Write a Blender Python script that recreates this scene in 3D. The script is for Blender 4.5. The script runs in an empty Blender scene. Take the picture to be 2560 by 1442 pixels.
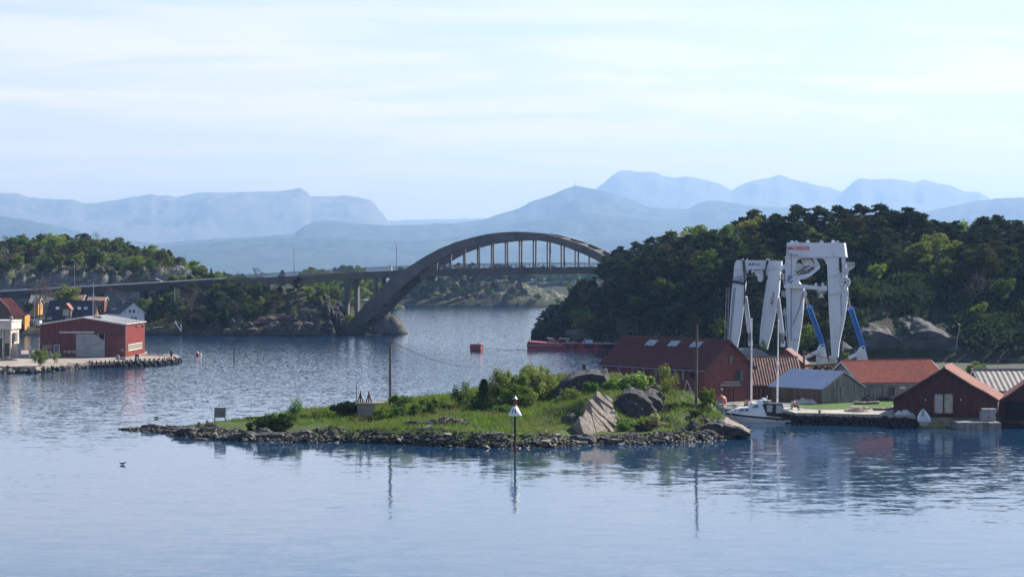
import bpy, math, random
import numpy as np
from mathutils import Vector, Matrix, noise as mnoise

SC = bpy.context.scene
COL = SC.collection
R = math.radians
FPX = 70.0 / 36.0 * 2560.0          # focal length in photograph pixels
CX, HY, HC = 1280.0, 690.0, 16.3    # centre column, horizon row, eye height above the water
cam = bpy.data.cameras.new("camera")
cam.lens = 70.0; cam.sensor_width = 36.0
cam.shift_y = -31.0 / 2560.0
cam.clip_start = 1.0; cam.clip_end = 60000.0
camo = bpy.data.objects.new("camera", cam)
COL.objects.link(camo)
camo.location = (0, 0, HC); camo.rotation_euler = (R(90), 0, 0)
SC.camera = camo
SUN_EL, SUN_AZ = 36.0, 38.0          # azimuth counted from +X towards +Y
sd = Vector((math.cos(R(SUN_EL)) * math.cos(R(SUN_AZ)), math.cos(R(SUN_EL)) * math.sin(R(SUN_AZ)), math.sin(R(SUN_EL))))
sun = bpy.data.lights.new("sun", 'SUN'); sun.energy = 5.0; sun.angle = R(0.5); sun.color = (1.0, 0.95, 0.88)
suno = bpy.data.objects.new("sun", sun); COL.objects.link(suno)
suno.rotation_euler = sd.to_track_quat('Z', 'Y').to_euler(); suno.location = (100, 50, 200)
W = bpy.data.worlds.new("World"); SC.world = W; W.use_nodes = True
nt = W.node_tree; nt.nodes.clear()
N = nt.nodes.new; L = nt.links.new
sky = N('ShaderNodeTexSky'); sky.sky_type = 'NISHITA'; sky.sun_disc = False
sky.sun_elevation = R(SUN_EL); sky.sun_rotation = R(90 - SUN_AZ)
sky.air_density = 1.0; sky.dust_density = 0.2; sky.ozone_density = 4.5
bg = N('ShaderNodeBackground'); bg.inputs[1].default_value = 0.07
L(sky.outputs[0], bg.inputs[0])
bgc = N('ShaderNodeBackground'); bgc.inputs[0].default_value = (1.0, 0.93, 0.96, 1); bgc.inputs[1].default_value = 0.62
tc = N('ShaderNodeTexCoord'); sep = N('ShaderNodeSeparateXYZ'); L(tc.outputs['Generated'], sep.inputs[0])
ab = N('ShaderNodeMath'); ab.operation = 'MAXIMUM'; ab.inputs[1].default_value = 0.0; L(sep.outputs[2], ab.inputs[0])
ad = N('ShaderNodeMath'); ad.operation = 'ADD'; ad.inputs[1].default_value = 0.07; L(ab.outputs[0], ad.inputs[0])
dv = N('ShaderNodeVectorMath'); dv.operation = 'DIVIDE'
cmb = N('ShaderNodeCombineXYZ')
for k in range(3): L(ad.outputs[0], cmb.inputs[k])
L(tc.outputs['Generated'], dv.inputs[0]); L(cmb.outputs[0], dv.inputs[1])
mp = N('ShaderNodeMapping'); mp.inputs['Scale'].default_value = (1.1, 1.9, 0.0); mp.inputs['Rotation'].default_value = (0, 0, R(14)); mp.inputs['Location'].default_value = (2.1, 0.4, 0)
L(dv.outputs[0], mp.inputs[0])
ns = N('ShaderNodeTexNoise'); ns.inputs['Scale'].default_value = 1.0; ns.inputs['Detail'].default_value = 8; ns.inputs['Roughness'].default_value = 0.55; ns.inputs['Distortion'].default_value = 0.5
L(mp.outputs[0], ns.inputs['Vector'])
rm = N('ShaderNodeMapRange'); rm.inputs[1].default_value = 0.40; rm.inputs[2].default_value = 0.62; rm.inputs[3].default_value = 0.56; rm.inputs[4].default_value = 0.92
rm.interpolation_type = 'SMOOTHSTEP'
L(ns.outputs[0], rm.inputs[0])
sl = N('ShaderNodeMath'); sl.operation = 'DIVIDE'; sl.inputs[0].default_value = 0.17; L(ad.outputs[0], sl.inputs[1])   # thin veil: denser along the slanting line of sight
sq = N('ShaderNodeMath'); sq.operation = 'POWER'; sq.inputs[1].default_value = 2.2; L(sl.outputs[0], sq.inputs[0])
sm = N('ShaderNodeMath'); sm.operation = 'MINIMUM'; sm.inputs[1].default_value = 1.0; L(sq.outputs[0], sm.inputs[0])
ml = N('ShaderNodeMath'); ml.operation = 'MULTIPLY'; L(sm.outputs[0], ml.inputs[0]); L(rm.outputs[0], ml.inputs[1])
mx = N('ShaderNodeMixShader'); L(ml.outputs[0], mx.inputs[0]); L(bg.outputs[0], mx.inputs[1]); L(bgc.outputs[0], mx.inputs[2])
wo = N('ShaderNodeOutputWorld'); L(mx.outputs[0], wo.inputs[0])
SC.render.engine = 'CYCLES'
SC.view_settings.view_transform = 'Standard'; SC.view_settings.look = 'None'
SC.view_settings.exposure = 1.15; SC.view_settings.gamma = 1.0; SC.view_settings.use_curve_mapping = False
SC.cycles.use_denoising = True
SC.cycles.max_bounces = 6; SC.cycles.diffuse_bounces = 2; SC.cycles.glossy_bounces = 3; SC.cycles.transparent_max_bounces = 8
SC.cycles.volume_bounces = 0; SC.cycles.caustics_reflective = False; SC.cycles.caustics_refractive = False
SC.cycles.sample_clamp_indirect = 4.0

rng = random.Random(7)
NP = np.random.RandomState(11)

def gy(py, z=0.0):                      # distance at which ground of height z shows in row py
    return FPX * (HC - z) / (py - HY)

def wp(px, py, Y):                      # photograph pixel at a given distance -> point
    return Vector(((px - CX) * Y / FPX, Y, HC - (py - HY) * Y / FPX))

def wx(px, Y): return (px - CX) * Y / FPX
def wz(py, Y): return HC - (py - HY) * Y / FPX

MATS = {}
def new_mat(name):
    m = bpy.data.materials.new(name); m.use_nodes = True
    MATS[name] = m
    return m, m.node_tree, m.node_tree.nodes['Principled BSDF']

def mat(name, col, rough=0.7, metal=0.0, var=0.25, scale=3.0, bump=0.0, bscale=8.0, rnd=0.0, wear=None, wear_amt=0.5, wear_scale=1.2, stretch=(1, 1, 1), spec=0.4):
    """a painted or natural surface: base colour with two sizes of noise, optional wear colour and relief"""
    m, t, b = new_mat(name)
    n = t.nodes.new; l = t.links.new
    b.inputs['Roughness'].default_value = rough; b.inputs['Metallic'].default_value = metal
    b.inputs['Specular IOR Level'].default_value = spec
    g = n('ShaderNodeNewGeometry'); mpn = n('ShaderNodeMapping'); mpn.inputs['Scale'].default_value = stretch
    l(g.outputs['Position'], mpn.inputs[0])
    a = n('ShaderNodeTexNoise'); a.inputs['Scale'].default_value = scale; a.inputs['Detail'].default_value = 6; l(mpn.outputs[0], a.inputs['Vector'])
    r = n('ShaderNodeMapRange'); r.inputs[1].default_value = 0.3; r.inputs[2].default_value = 0.7; r.inputs[3].default_value = 1 - var; r.inputs[4].default_value = 1 + var
    l(a.outputs[0], r.inputs[0])
    mul = n('ShaderNodeVectorMath'); mul.operation = 'SCALE'; mul.inputs[0].default_value = col[:3]
    l(r.outputs[0], mul.inputs['Scale'])
    out = mul.outputs[0]
    if wear is not None:
        w2 = n('ShaderNodeTexNoise'); w2.inputs['Scale'].default_value = wear_scale; w2.inputs['Detail'].default_value = 8; w2.inputs['Roughness'].default_value = 0.65
        l(mpn.outputs[0], w2.inputs['Vector'])
        r2 = n('ShaderNodeMapRange'); r2.inputs[1].default_value = 0.62 - 0.25 * wear_amt; r2.inputs[2].default_value = 0.75 - 0.2 * wear_amt; l(w2.outputs[0], r2.inputs[0])
        mixc = n('ShaderNodeMix'); mixc.data_type = 'RGBA'; l(r2.outputs[0], mixc.inputs[0]); l(out, mixc.inputs[6]); mixc.inputs[7].default_value = (*wear[:3], 1)
        out = mixc.outputs[2]
    if rnd > 0:
        oi = n('ShaderNodeObjectInfo'); r3 = n('ShaderNodeMapRange'); r3.inputs[3].default_value = 1 - rnd; r3.inputs[4].default_value = 1 + rnd
        l(oi.outputs['Random'], r3.inputs[0])
        m3 = n('ShaderNodeVectorMath'); m3.operation = 'SCALE'; l(out, m3.inputs[0]); l(r3.outputs[0], m3.inputs['Scale']); out = m3.outputs[0]
    l(out, b.inputs['Base Color'])
    if bump > 0:
        c = n('ShaderNodeTexNoise'); c.inputs['Scale'].default_value = bscale; c.inputs['Detail'].default_value = 6; l(mpn.outputs[0], c.inputs['Vector'])
        bp = n('ShaderNodeBump'); bp.inputs['Strength'].default_value = bump; bp.inputs['Distance'].default_value = 0.3; l(c.outputs[0], bp.inputs['Height']); l(bp.outputs[0], b.inputs['Normal'])
    return m

def leaf_mat(name, col, var=0.35, trans=0.35, rnd=0.18, hue=0.04):
    m, t, b = new_mat(name)
    n = t.nodes.new; l = t.links.new
    g = n('ShaderNodeNewGeometry'); oi = n('ShaderNodeObjectInfo')
    r = n('ShaderNodeMapRange'); r.inputs[3].default_value = 1 - var; r.inputs[4].default_value = 1 + var; l(g.outputs['Random Per Island'], r.inputs[0])
    r2 = n('ShaderNodeMapRange'); r2.inputs[3].default_value = 1 - rnd; r2.inputs[4].default_value = 1 + rnd; l(oi.outputs['Random'], r2.inputs[0])
    mu = n('ShaderNodeMath'); mu.operation = 'MULTIPLY'; l(r.outputs[0], mu.inputs[0]); l(r2.outputs[0], mu.inputs[1])
    r3 = n('ShaderNodeMapRange'); r3.inputs[3].default_value = 0.5 - hue; r3.inputs[4].default_value = 0.5 + hue
    wn = n('ShaderNodeTexWhiteNoise'); wn.noise_dimensions = '1D'; l(oi.outputs['Random'], wn.inputs['W']); l(wn.outputs[0], r3.inputs[0])
    h = n('ShaderNodeHueSaturation'); h.inputs['Color'].default_value = (*col, 1); l(r3.outputs[0], h.inputs['Hue']); l(mu.outputs[0], h.inputs['Value'])
    d = n('ShaderNodeBsdfDiffuse'); tr = n('ShaderNodeBsdfTranslucent'); mxs = n('ShaderNodeMixShader'); mxs.inputs[0].default_value = trans
    l(h.outputs[0], d.inputs[0]); l(h.outputs[0], tr.inputs[0]); l(d.outputs[0], mxs.inputs[1]); l(tr.outputs[0], mxs.inputs[2])
    l(mxs.outputs[0], t.nodes['Material Output'].inputs[0])
    t.nodes.remove(b)
    return m

ORG = {}
class MB:
    """collects polygons (world coordinates) for ONE mesh"""
    def __init__(s): s.v = []; s.f = []; s.mi = []; s.mats = []
    def _m(s, m):
        if m not in s.mats: s.mats.append(m)
        return s.mats.index(m)
    def poly(s, pts, m):
        b = len(s.v); s.v += [tuple(p) for p in pts]; s.f.append(tuple(range(b, b + len(pts)))); s.mi.append(s._m(m)); return s
    def mesh(s, vs, fs, m):
        b = len(s.v); s.v += [tuple(p) for p in vs]; k = s._m(m)
        for f in fs: s.f.append(tuple(i + b for i in f)); s.mi.append(k)
        return s
    def para(s, o, ax, ay, az, m):       # box from a corner and three edge vectors
        o = Vector(o); ax = Vector(ax); ay = Vector(ay); az = Vector(az)
        p = [o, o + ax, o + ax + ay, o + ay]; q = [a + az for a in p]
        return s.mesh(p + q, [(3, 2, 1, 0), (4, 5, 6, 7), (0, 1, 5, 4), (1, 2, 6, 5), (2, 3, 7, 6), (3, 0, 4, 7)], m)
    def box(s, c, d, m, rz=0.0):
        ca, sa = math.cos(rz), math.sin(rz)
        ax = Vector((ca, sa, 0)) * d[0]; ay = Vector((-sa, ca, 0)) * d[1]; az = Vector((0, 0, d[2]))
        return s.para(Vector(c) - ax / 2 - ay / 2 - az / 2, ax, ay, az, m)
    def prism(s, pts, vec, m):
        pts = [Vector(p) for p in pts]; vec = Vector(vec); n = len(pts)
        return s.mesh(pts + [p + vec for p in pts], [tuple(range(n - 1, -1, -1)), tuple(range(n, 2 * n))] + [(i, (i + 1) % n, n + (i + 1) % n, n + i) for i in range(n)], m)
    def tube(s, pts, r, m, n=6, caps=True):
        pts = [Vector(p) for p in pts]; rs = r if isinstance(r, (list, tuple)) else [r] * len(pts)
        vs = []; fs = []
        up = None
        for i, p in enumerate(pts):
            d = (pts[min(i + 1, len(pts) - 1)] - pts[max(i - 1, 0)]).normalized()
            if up is None:
                up = Vector((0, 0, 1)) if abs(d.z) < 0.9 else Vector((1, 0, 0))
            x = d.cross(up).normalized(); y = x.cross(d).normalized(); up = y
            for k in range(n):
                a = 2 * math.pi * k / n
                vs.append(p + (x * math.cos(a) + y * math.sin(a)) * rs[i])
        for i in range(len(pts) - 1):
            for k in range(n):
                fs.append((i * n + k, i * n + (k + 1) % n, (i + 1) * n + (k + 1) % n, (i + 1) * n + k))
        if caps:
            fs.append(tuple(range(n - 1, -1, -1))); fs.append(tuple(range((len(pts) - 1) * n, len(pts) * n)))
        return s.mesh(vs, fs, m)
    def lathe(s, c, prof, m, n=12):
        c = Vector(c); vs = []; fs = []
        for (r, z) in prof:
            for k in range(n):
                a = 2 * math.pi * k / n; vs.append(c + Vector((r * math.cos(a), r * math.sin(a), z)))
        for i in range(len(prof) - 1):
            for k in range(n): fs.append((i * n + k, i * n + (k + 1) % n, (i + 1) * n + (k + 1) % n, (i + 1) * n + k))
        fs.append(tuple(range(n - 1, -1, -1))); fs.append(tuple(range((len(prof) - 1) * n, len(prof) * n)))
        return s.mesh(vs, fs, m)
    def torus(s, c, ax, R1, r1, m, n=12, k=6):
        c = Vector(c); ax = Vector(ax).normalized(); u = ax.orthogonal().normalized(); v = ax.cross(u)
        vs = []; fs = []
        for i in range(n):
            a = 2 * math.pi * i / n; d = u * math.cos(a) + v * math.sin(a)
            for j in range(k):
                b = 2 * math.pi * j / k; vs.append(c + d * (R1 + r1 * math.cos(b)) + ax * (r1 * math.sin(b)))
        for i in range(n):
            for j in range(k): fs.append((i * k + j, ((i + 1) % n) * k + j, ((i + 1) % n) * k + (j + 1) % k, i * k + (j + 1) % k))
        return s.mesh(vs, fs, m)
    def build(s, name, parent=None, smooth=False, label=None, cat=None, group=None, kind=None, origin=None):
        if origin is None: origin = ORG.get(parent.name) if parent else None
        if origin is None: origin = Vector((0, 0, 0))
        me = bpy.data.meshes.new(name)
        me.from_pydata([(a[0] - origin[0], a[1] - origin[1], a[2] - origin[2]) for a in s.v], [], s.f)
        for m in s.mats: me.materials.append(m)
        me.polygons.foreach_set('material_index', s.mi)
        if smooth: me.polygons.foreach_set('use_smooth', [True] * len(s.f))
        me.update()
        o = bpy.data.objects.new(name, me); COL.objects.link(o)
        if parent: o.parent = parent
        else: o.location = origin
        ORG[o.name] = Vector(origin)
        return tag(o, label, cat, group, kind)

def tag(o, label=None, cat=None, group=None, kind=None):
    if label: o['label'] = label
    if cat: o['category'] = cat
    if group: o['group'] = group
    if kind: o['kind'] = kind
    return o

def thing(name, label, cat, loc, group=None):
    o = bpy.data.objects.new(name, None); COL.objects.link(o); o.location = loc; o.empty_display_size = 0.5
    ORG[o.name] = Vector(loc)
    return tag(o, label, cat, group)

def kids(o): return [c for c in o.children]
def copy_tree(o, loc=None, rz=None, sc=None, label=None, group=None, parent=None):
    c = o.copy(); COL.objects.link(c)
    if parent is not None: c.parent = parent
    if loc is not None: c.location = loc
    if rz is not None: c.rotation_euler = (0, 0, rz)
    if sc is not None: c.scale = (sc, sc, sc) if not hasattr(sc, '__len__') else sc
    if label: c['label'] = label
    if group: c['group'] = group
    for k in kids(o): copy_tree(k, parent=c)
    return c

def np_obj(name, verts, faces, mats, parent=None, smooth=False, mi=None, **kw):
    """mesh from numpy arrays (all faces of one size)"""
    me = bpy.data.meshes.new(name)
    verts = np.asarray(verts, dtype=np.float32).reshape(-1, 3); faces = np.asarray(faces, dtype=np.int32)
    nf, k = faces.shape
    me.vertices.add(len(verts)); me.vertices.foreach_set('co', verts.ravel())
    me.loops.add(nf * k); me.loops.foreach_set('vertex_index', faces.ravel())
    me.polygons.add(nf); me.polygons.foreach_set('loop_start', np.arange(0, nf * k, k, dtype=np.int32))
    for m in mats: me.materials.append(m)
    if mi is not None: me.polygons.foreach_set('material_index', np.asarray(mi, dtype=np.int32))
    if smooth: me.polygons.foreach_set('use_smooth', np.ones(nf, dtype=bool))
    me.update(calc_edges=True); me.validate()
    o = bpy.data.objects.new(name, me); COL.objects.link(o)
    if parent: o.parent = parent
    ORG[o.name] = Vector((0, 0, 0))
    return tag(o, kw.get('label'), kw.get('cat'), kw.get('group'), kw.get('kind'))

def grid_faces(nu, nv):
    i = np.arange(nu - 1)[:, None]; j = np.arange(nv - 1)[None, :]
    a = i * nv + j
    return np.stack([a, a + nv, a + nv + 1, a + 1], -1).reshape(-1, 4)

def vnoise(x, y, seed=0):
    """smooth value noise on numpy arrays"""
    x = np.asarray(x, float) + seed * 17.31; y = np.asarray(y, float) - seed * 9.77
    xi = np.floor(x).astype(np.int64); yi = np.floor(y).astype(np.int64); fx = x - xi; fy = y - yi
    fx = fx * fx * (3 - 2 * fx); fy = fy * fy * (3 - 2 * fy)
    def h(a, b):
        n = (a * 374761393 + b * 668265263 + seed * 1442695041) & 0x7fffffff
        n = ((n ^ (n >> 13)) * 1274126177) & 0x7fffffff
        return ((n ^ (n >> 16)) & 0xffff) / 65535.0
    return (h(xi, yi) * (1 - fx) + h(xi + 1, yi) * fx) * (1 - fy) + (h(xi, yi + 1) * (1 - fx) + h(xi + 1, yi + 1) * fx) * fy

def fbm(x, y, oct=5, seed=0, gain=0.5):
    s = 0; a = 1; t = 0
    for k in range(oct):
        s = s + a * (vnoise(x * 2 ** k, y * 2 ** k, seed + k) - 0.5); t += a; a *= gain
    return s / t * 2
def water_mat():
    m, t, b = new_mat('sea_water')
    n = t.nodes.new; l = t.links.new
    b.inputs['Base Color'].default_value = (0.010, 0.042, 0.092, 1); b.inputs['Roughness'].default_value = 0.06; b.inputs['IOR'].default_value = 1.6
    g = n('ShaderNodeNewGeometry')
    def nz(scale, sx, sy, detail=3, rough=0.5, dist=0.0):
        mpn = n('ShaderNodeMapping'); mpn.inputs['Scale'].default_value = (sx, sy, 1); l(g.outputs['Position'], mpn.inputs[0])
        a = n('ShaderNodeTexNoise'); a.inputs['Scale'].default_value = scale; a.inputs['Detail'].default_value = detail; a.inputs['Roughness'].default_value = rough; a.inputs['Distortion'].default_value = dist
        l(mpn.outputs[0], a.inputs['Vector']); return a
    def rng_(src, a0, a1, b0, b1):
        r = n('ShaderNodeMapRange'); r.interpolation_type = 'SMOOTHSTEP'
        for k, v in enumerate((a0, a1, b0, b1)): r.inputs[k + 1].default_value = v
        l(src, r.inputs[0]); return r.outputs[0]
    w1 = nz(0.9, 0.5, 1.0, 4, 0.55)         # ripples about two metres long
    w2 = nz(3.4, 0.6, 1.0, 3, 0.5)
    sub1 = n('ShaderNodeVectorMath'); sub1.operation = 'SUBTRACT'; l(w1.outputs['Color'], sub1.inputs[0]); sub1.inputs[1].default_value = (0.5, 0.5, 0.5)
    sub2 = n('ShaderNodeVectorMath'); sub2.operation = 'SUBTRACT'; l(w2.outputs['Color'], sub2.inputs[0]); sub2.inputs[1].default_value = (0.5, 0.5, 0.5)
    pa = nz(1.0, 0.010, 0.045, 4, 0.55, 0.3)
    patch = rng_(pa.outputs[0], 0.42, 0.62, 0.0, 1.0)
    sp = n('ShaderNodeSeparateXYZ'); l(g.outputs['Position'], sp.inputs[0])
    far = rng_(sp.outputs[1], 150.0, 330.0, 0.0, 1.0)
    def mth(op, a, bb):
        q = n('ShaderNodeMath'); q.operation = op
        for k, v in enumerate((a, bb)):
            if isinstance(v, (int, float)): q.inputs[k].default_value = v
            else: l(v, q.inputs[k])
        return q.outputs[0]
    rough_amt = mth('ADD', mth('MULTIPLY', patch, WAVE_PATCH), mth('ADD', WAVE_BASE, mth('MULTIPLY', far, WAVE_FAR)))
    s1 = n('ShaderNodeVectorMath'); s1.operation = 'SCALE'; l(sub1.outputs[0], s1.inputs[0]); l(mth('MULTIPLY', rough_amt, mth('SUBTRACT', 1.0, mth('MULTIPLY', far, 0.72))), s1.inputs['Scale'])
    s2 = n('ShaderNodeVectorMath'); s2.operation = 'SCALE'; l(sub2.outputs[0], s2.inputs[0]); l(mth('MULTIPLY', rough_amt, mth('ADD', 0.7, mth('MULTIPLY', far, 0.5))), s2.inputs['Scale'])
    a1 = n('ShaderNodeVectorMath'); a1.operation = 'ADD'; l(s1.outputs[0], a1.inputs[0]); l(s2.outputs[0], a1.inputs[1])
    m1 = n('ShaderNodeVectorMath'); m1.operation = 'MULTIPLY'; l(a1.outputs[0], m1.inputs[0]); m1.inputs[1].default_value = (1, 1, 0)
    a2 = n('ShaderNodeVectorMath'); a2.operation = 'ADD'; l(m1.outputs[0], a2.inputs[0]); a2.inputs[1].default_value = (0, 0, 1)
    nn = n('ShaderNodeVectorMath'); nn.operation = 'NORMALIZE'; l(a2.outputs[0], nn.inputs[0]); l(nn.outputs[0], b.inputs['Normal'])
    return m
WAVE_BASE, WAVE_PATCH, WAVE_FAR = 0.038, 0.05, 0.26
wm = water_mat()
xs = np.array([-28000, -2500, -600, -200, 0, 200, 600, 2500, 28000.]); ys = np.array([-300, 20, 120, 200, 300, 500, 900, 2000, 6000, 36000.])
gx, gyy = np.meshgrid(xs, ys, indexing='ij')
np_obj('water', np.stack([gx, gyy, gx * 0], -1), grid_faces(len(xs), len(ys)), [wm], kind='structure')
seab = mat('seabed_mud', (0.05, 0.06, 0.05))
np_obj('seabed', np.stack([gx, gyy, gx * 0 - 1.5], -1), grid_faces(len(xs), len(ys)), [seab], kind='structure')

def hill_mat(name, low, high, field, rock, s, fieldamt=0.5):
    m, t, b = new_mat(name)
    n = t.nodes.new; l = t.links.new
    b.inputs['Roughness'].default_value = 0.95; b.inputs['Specular IOR Level'].default_value = 0.1
    g = n('ShaderNodeNewGeometry')
    def nz(scale, det=6, ro=0.6):
        a = n('ShaderNodeTexNoise'); a.inputs['Scale'].default_value = scale; a.inputs['Detail'].default_value = det; a.inputs['Roughness'].default_value = ro; l(g.outputs['Position'], a.inputs['Vector']); return a.outputs[0]
    def mix(f, a, c):
        x = n('ShaderNodeMix'); x.data_type = 'RGBA'; l(f, x.inputs[0])
        for k, v in ((6, a), (7, c)):
            if isinstance(v, tuple): x.inputs[k].default_value = (*v, 1)
            else: l(v, x.inputs[k])
        return x.outputs[2]
    def ramp(f, a, c):
        r = n('ShaderNodeMapRange'); r.interpolation_type = 'SMOOTHSTEP'; r.inputs[1].default_value = a; r.inputs[2].default_value = c; l(f, r.inputs[0]); return r.outputs[0]
    c = mix(ramp(nz(s * 6), 0.35, 0.65), low, high)
    c = mix(ramp(nz(s, 3), 0.56, 0.62 + (1 - fieldamt) * 0.2), c, field)
    c = mix(ramp(nz(s * 3, 8, 0.7), 0.55, 0.7), c, rock)
    l(c, b.inputs['Base Color'])
    return m
forest_far = hill_mat('far_forest', (0.018, 0.032, 0.02), (0.035, 0.055, 0.028), (0.10, 0.125, 0.05), (0.07, 0.075, 0.065), 0.0006)
mountain_m = hill_mat('bare_mountain', (0.085, 0.085, 0.075), (0.11, 0.108, 0.10), (0.08, 0.09, 0.065), (0.14, 0.135, 0.128), 0.0004, 0.3)

def ridge(name, prof, Y, depth, material, amp=0.04, nu=420, nv=44, x0=-700, x1=3300, seed=3, rough=1.0, ynear=0.35):
    px = np.linspace(x0, x1, nu)
    pp = np.array(prof, float)
    py = np.interp(px, pp[:, 0], pp[:, 1])
    jag = fbm(px / 16, px * 0, 4, seed + 40, .6) * 3.2 * Y / FPX
    ztop = HC - (py - HY) * Y / FPX
    ztop = np.maximum(ztop, 6)
    t = np.linspace(0, 1.6, nv)
    YY = Y - depth * (1 - t[None, :]) + np.zeros((nu, 1))
    X = (px[:, None] - CX) * YY / FPX
    prof_t = np.where(t <= 1, np.sin(np.clip(t, 0, 1) * math.pi / 2) ** 0.85, 1 - (t - 1) * 0.9)
    sc_ = depth * 0.28
    nz = fbm(X / sc_, YY / sc_, 6, seed, 0.55)
    nz2 = fbm(X / (sc_ * 0.12), YY / (sc_ * 0.12), 4, seed + 9, 0.55)
    env = np.clip(t * 3, 0, 1)[None, :] * np.where(np.abs(t - 1) < 0.03, 0.25, 1.0)[None, :]
    Z = ztop[:, None] * prof_t[None, :] + env * ztop[:, None] * (nz * 0.30 * np.clip(np.abs(1 - t[None, :]) * 2.2, 0.0, 1) + nz2 * amp * rough)
    Z = np.where(t[None, :] > 1, np.minimum(Z, ztop[:, None] * (1 - (t[None, :] - 1) * 0.4)), np.minimum(Z, ztop[:, None] * 1.02))
    Z = np.minimum(Z, HC + (ztop[:, None] - HC) * YY / Y - 3.0 * Y / FPX) + jag[:, None] * np.exp(-((t - 1) / .05) ** 2)[None, :]
    Z[:, 0] = -1
    return np_obj(name, np.stack([X, YY, Z], -1), grid_faces(nu, nv), [material], smooth=True, kind='structure')

DA, DB, DC, DD, DE = 25000., 21500., 16500., 14000., 12000.
profA = [(-700, 560), (900, 545), (975, 549), (1050, 546), (1215, 543), (1400, 530), (1488, 470), (1505, 458), (1530, 436), (1550, 424), (1575, 423), (1590, 427), (1640, 428), (1655, 436), (1690, 442), (1712, 438), (1760, 446), (1800, 456), (1829, 474), (1850, 460), (1880, 449), (1920, 443), (1948, 434), (1975, 444), (2030, 458), (2080, 468), (2106, 476), (2125, 460), (2135, 450), (2150, 443), (2180, 446), (2230, 444), (2270, 449), (2285, 453), (2310, 447), (2340, 455), (2375, 460), (2412, 476), (2448, 477), (2470, 490), (2490, 510), (2700, 520), (3300, 540)]
ridge('mountain', profA, DA, 7000, mountain_m, 0.07, 800, 80, seed=5)
profB = [(-700, 520), (-200, 500), (0, 480), (45, 480), (70, 489), (110, 494), (185, 497), (214, 507), (250, 503), (300, 496), (325, 490), (380, 483), (395, 487), (415, 485), (440, 491), (490, 479), (560, 479), (620, 477), (690, 475), (730, 471), (752, 467), (768, 476), (776, 489), (830, 488), (865, 485), (900, 491), (925, 497), (940, 508), (946, 521), (958, 530), (966, 545), (978, 556), (1000, 575), (1100, 640), (3300, 690)]
ridge('mountain', profB, DB, 6000, mountain_m, 0.07, 800, 80, seed=8)
profC = [(-700, 690), (700, 600), (860, 590), (1000, 572), (1150, 553), (1210, 546), (1235, 536), (1265, 527), (1290, 520), (1310, 512), (1325, 502), (1380, 484), (1410, 470), (1440, 461), (1470, 467), (1500, 472), (1540, 483), (1580, 498), (1620, 514), (1680, 520), (1720, 519), (1745, 505), (1770, 500), (1800, 500), (1880, 512), (2000, 517), (2150, 525), (2225, 521), (2260, 523), (2320, 525), (2370, 515), (2440, 500), (2500, 493), (2560, 491), (2700, 500), (3300, 560)]
ridge('hill', profC, DC, 4000, forest_far, 0.09, 800, 80, seed=12)
profD = [(-700, 560), (0, 538), (60, 545), (130, 560), (260, 590), (390, 606), (500, 596), (620, 590), (735, 582), (760, 562), (790, 550), (830, 549), (880, 555), (950, 560), (1010, 560), (1100, 556), (1180, 560), (1260, 556), (1330, 548), (1420, 536), (1500, 532), (1600, 545), (1700, 552), (1850, 560), (2100, 555), (2560, 560), (3300, 570)]
ridge('hill', profD, DD, 3500, forest_far, 0.09, 800, 80, seed=21)
profE = [(-700, 590), (0, 600), (300, 618), (420, 612), (520, 602), (640, 594), (760, 590), (900, 596), (1040, 600), (1150, 588), (1300, 578), (1500, 590), (1650, 596), (1800, 590), (2560, 590), (3300, 590)]
ridge('hill', profE, DE, 3200, forest_far, 0.10, 800, 80, seed=33)
steel_m = mat('galvanised_steel', (0.34, 0.35, 0.37), 0.5, 0.3)
p = wp(1438, 461, DC); mb = MB(); mb.tube([p - Vector((0, 0, 20)), wp(1438, 450, DC)], [6.5, 2.5], steel_m, 5)
mb.build('transmitter_mast', label='thin transmitter mast on the rounded far hill above the bridge', cat='mast', origin=p)

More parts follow.
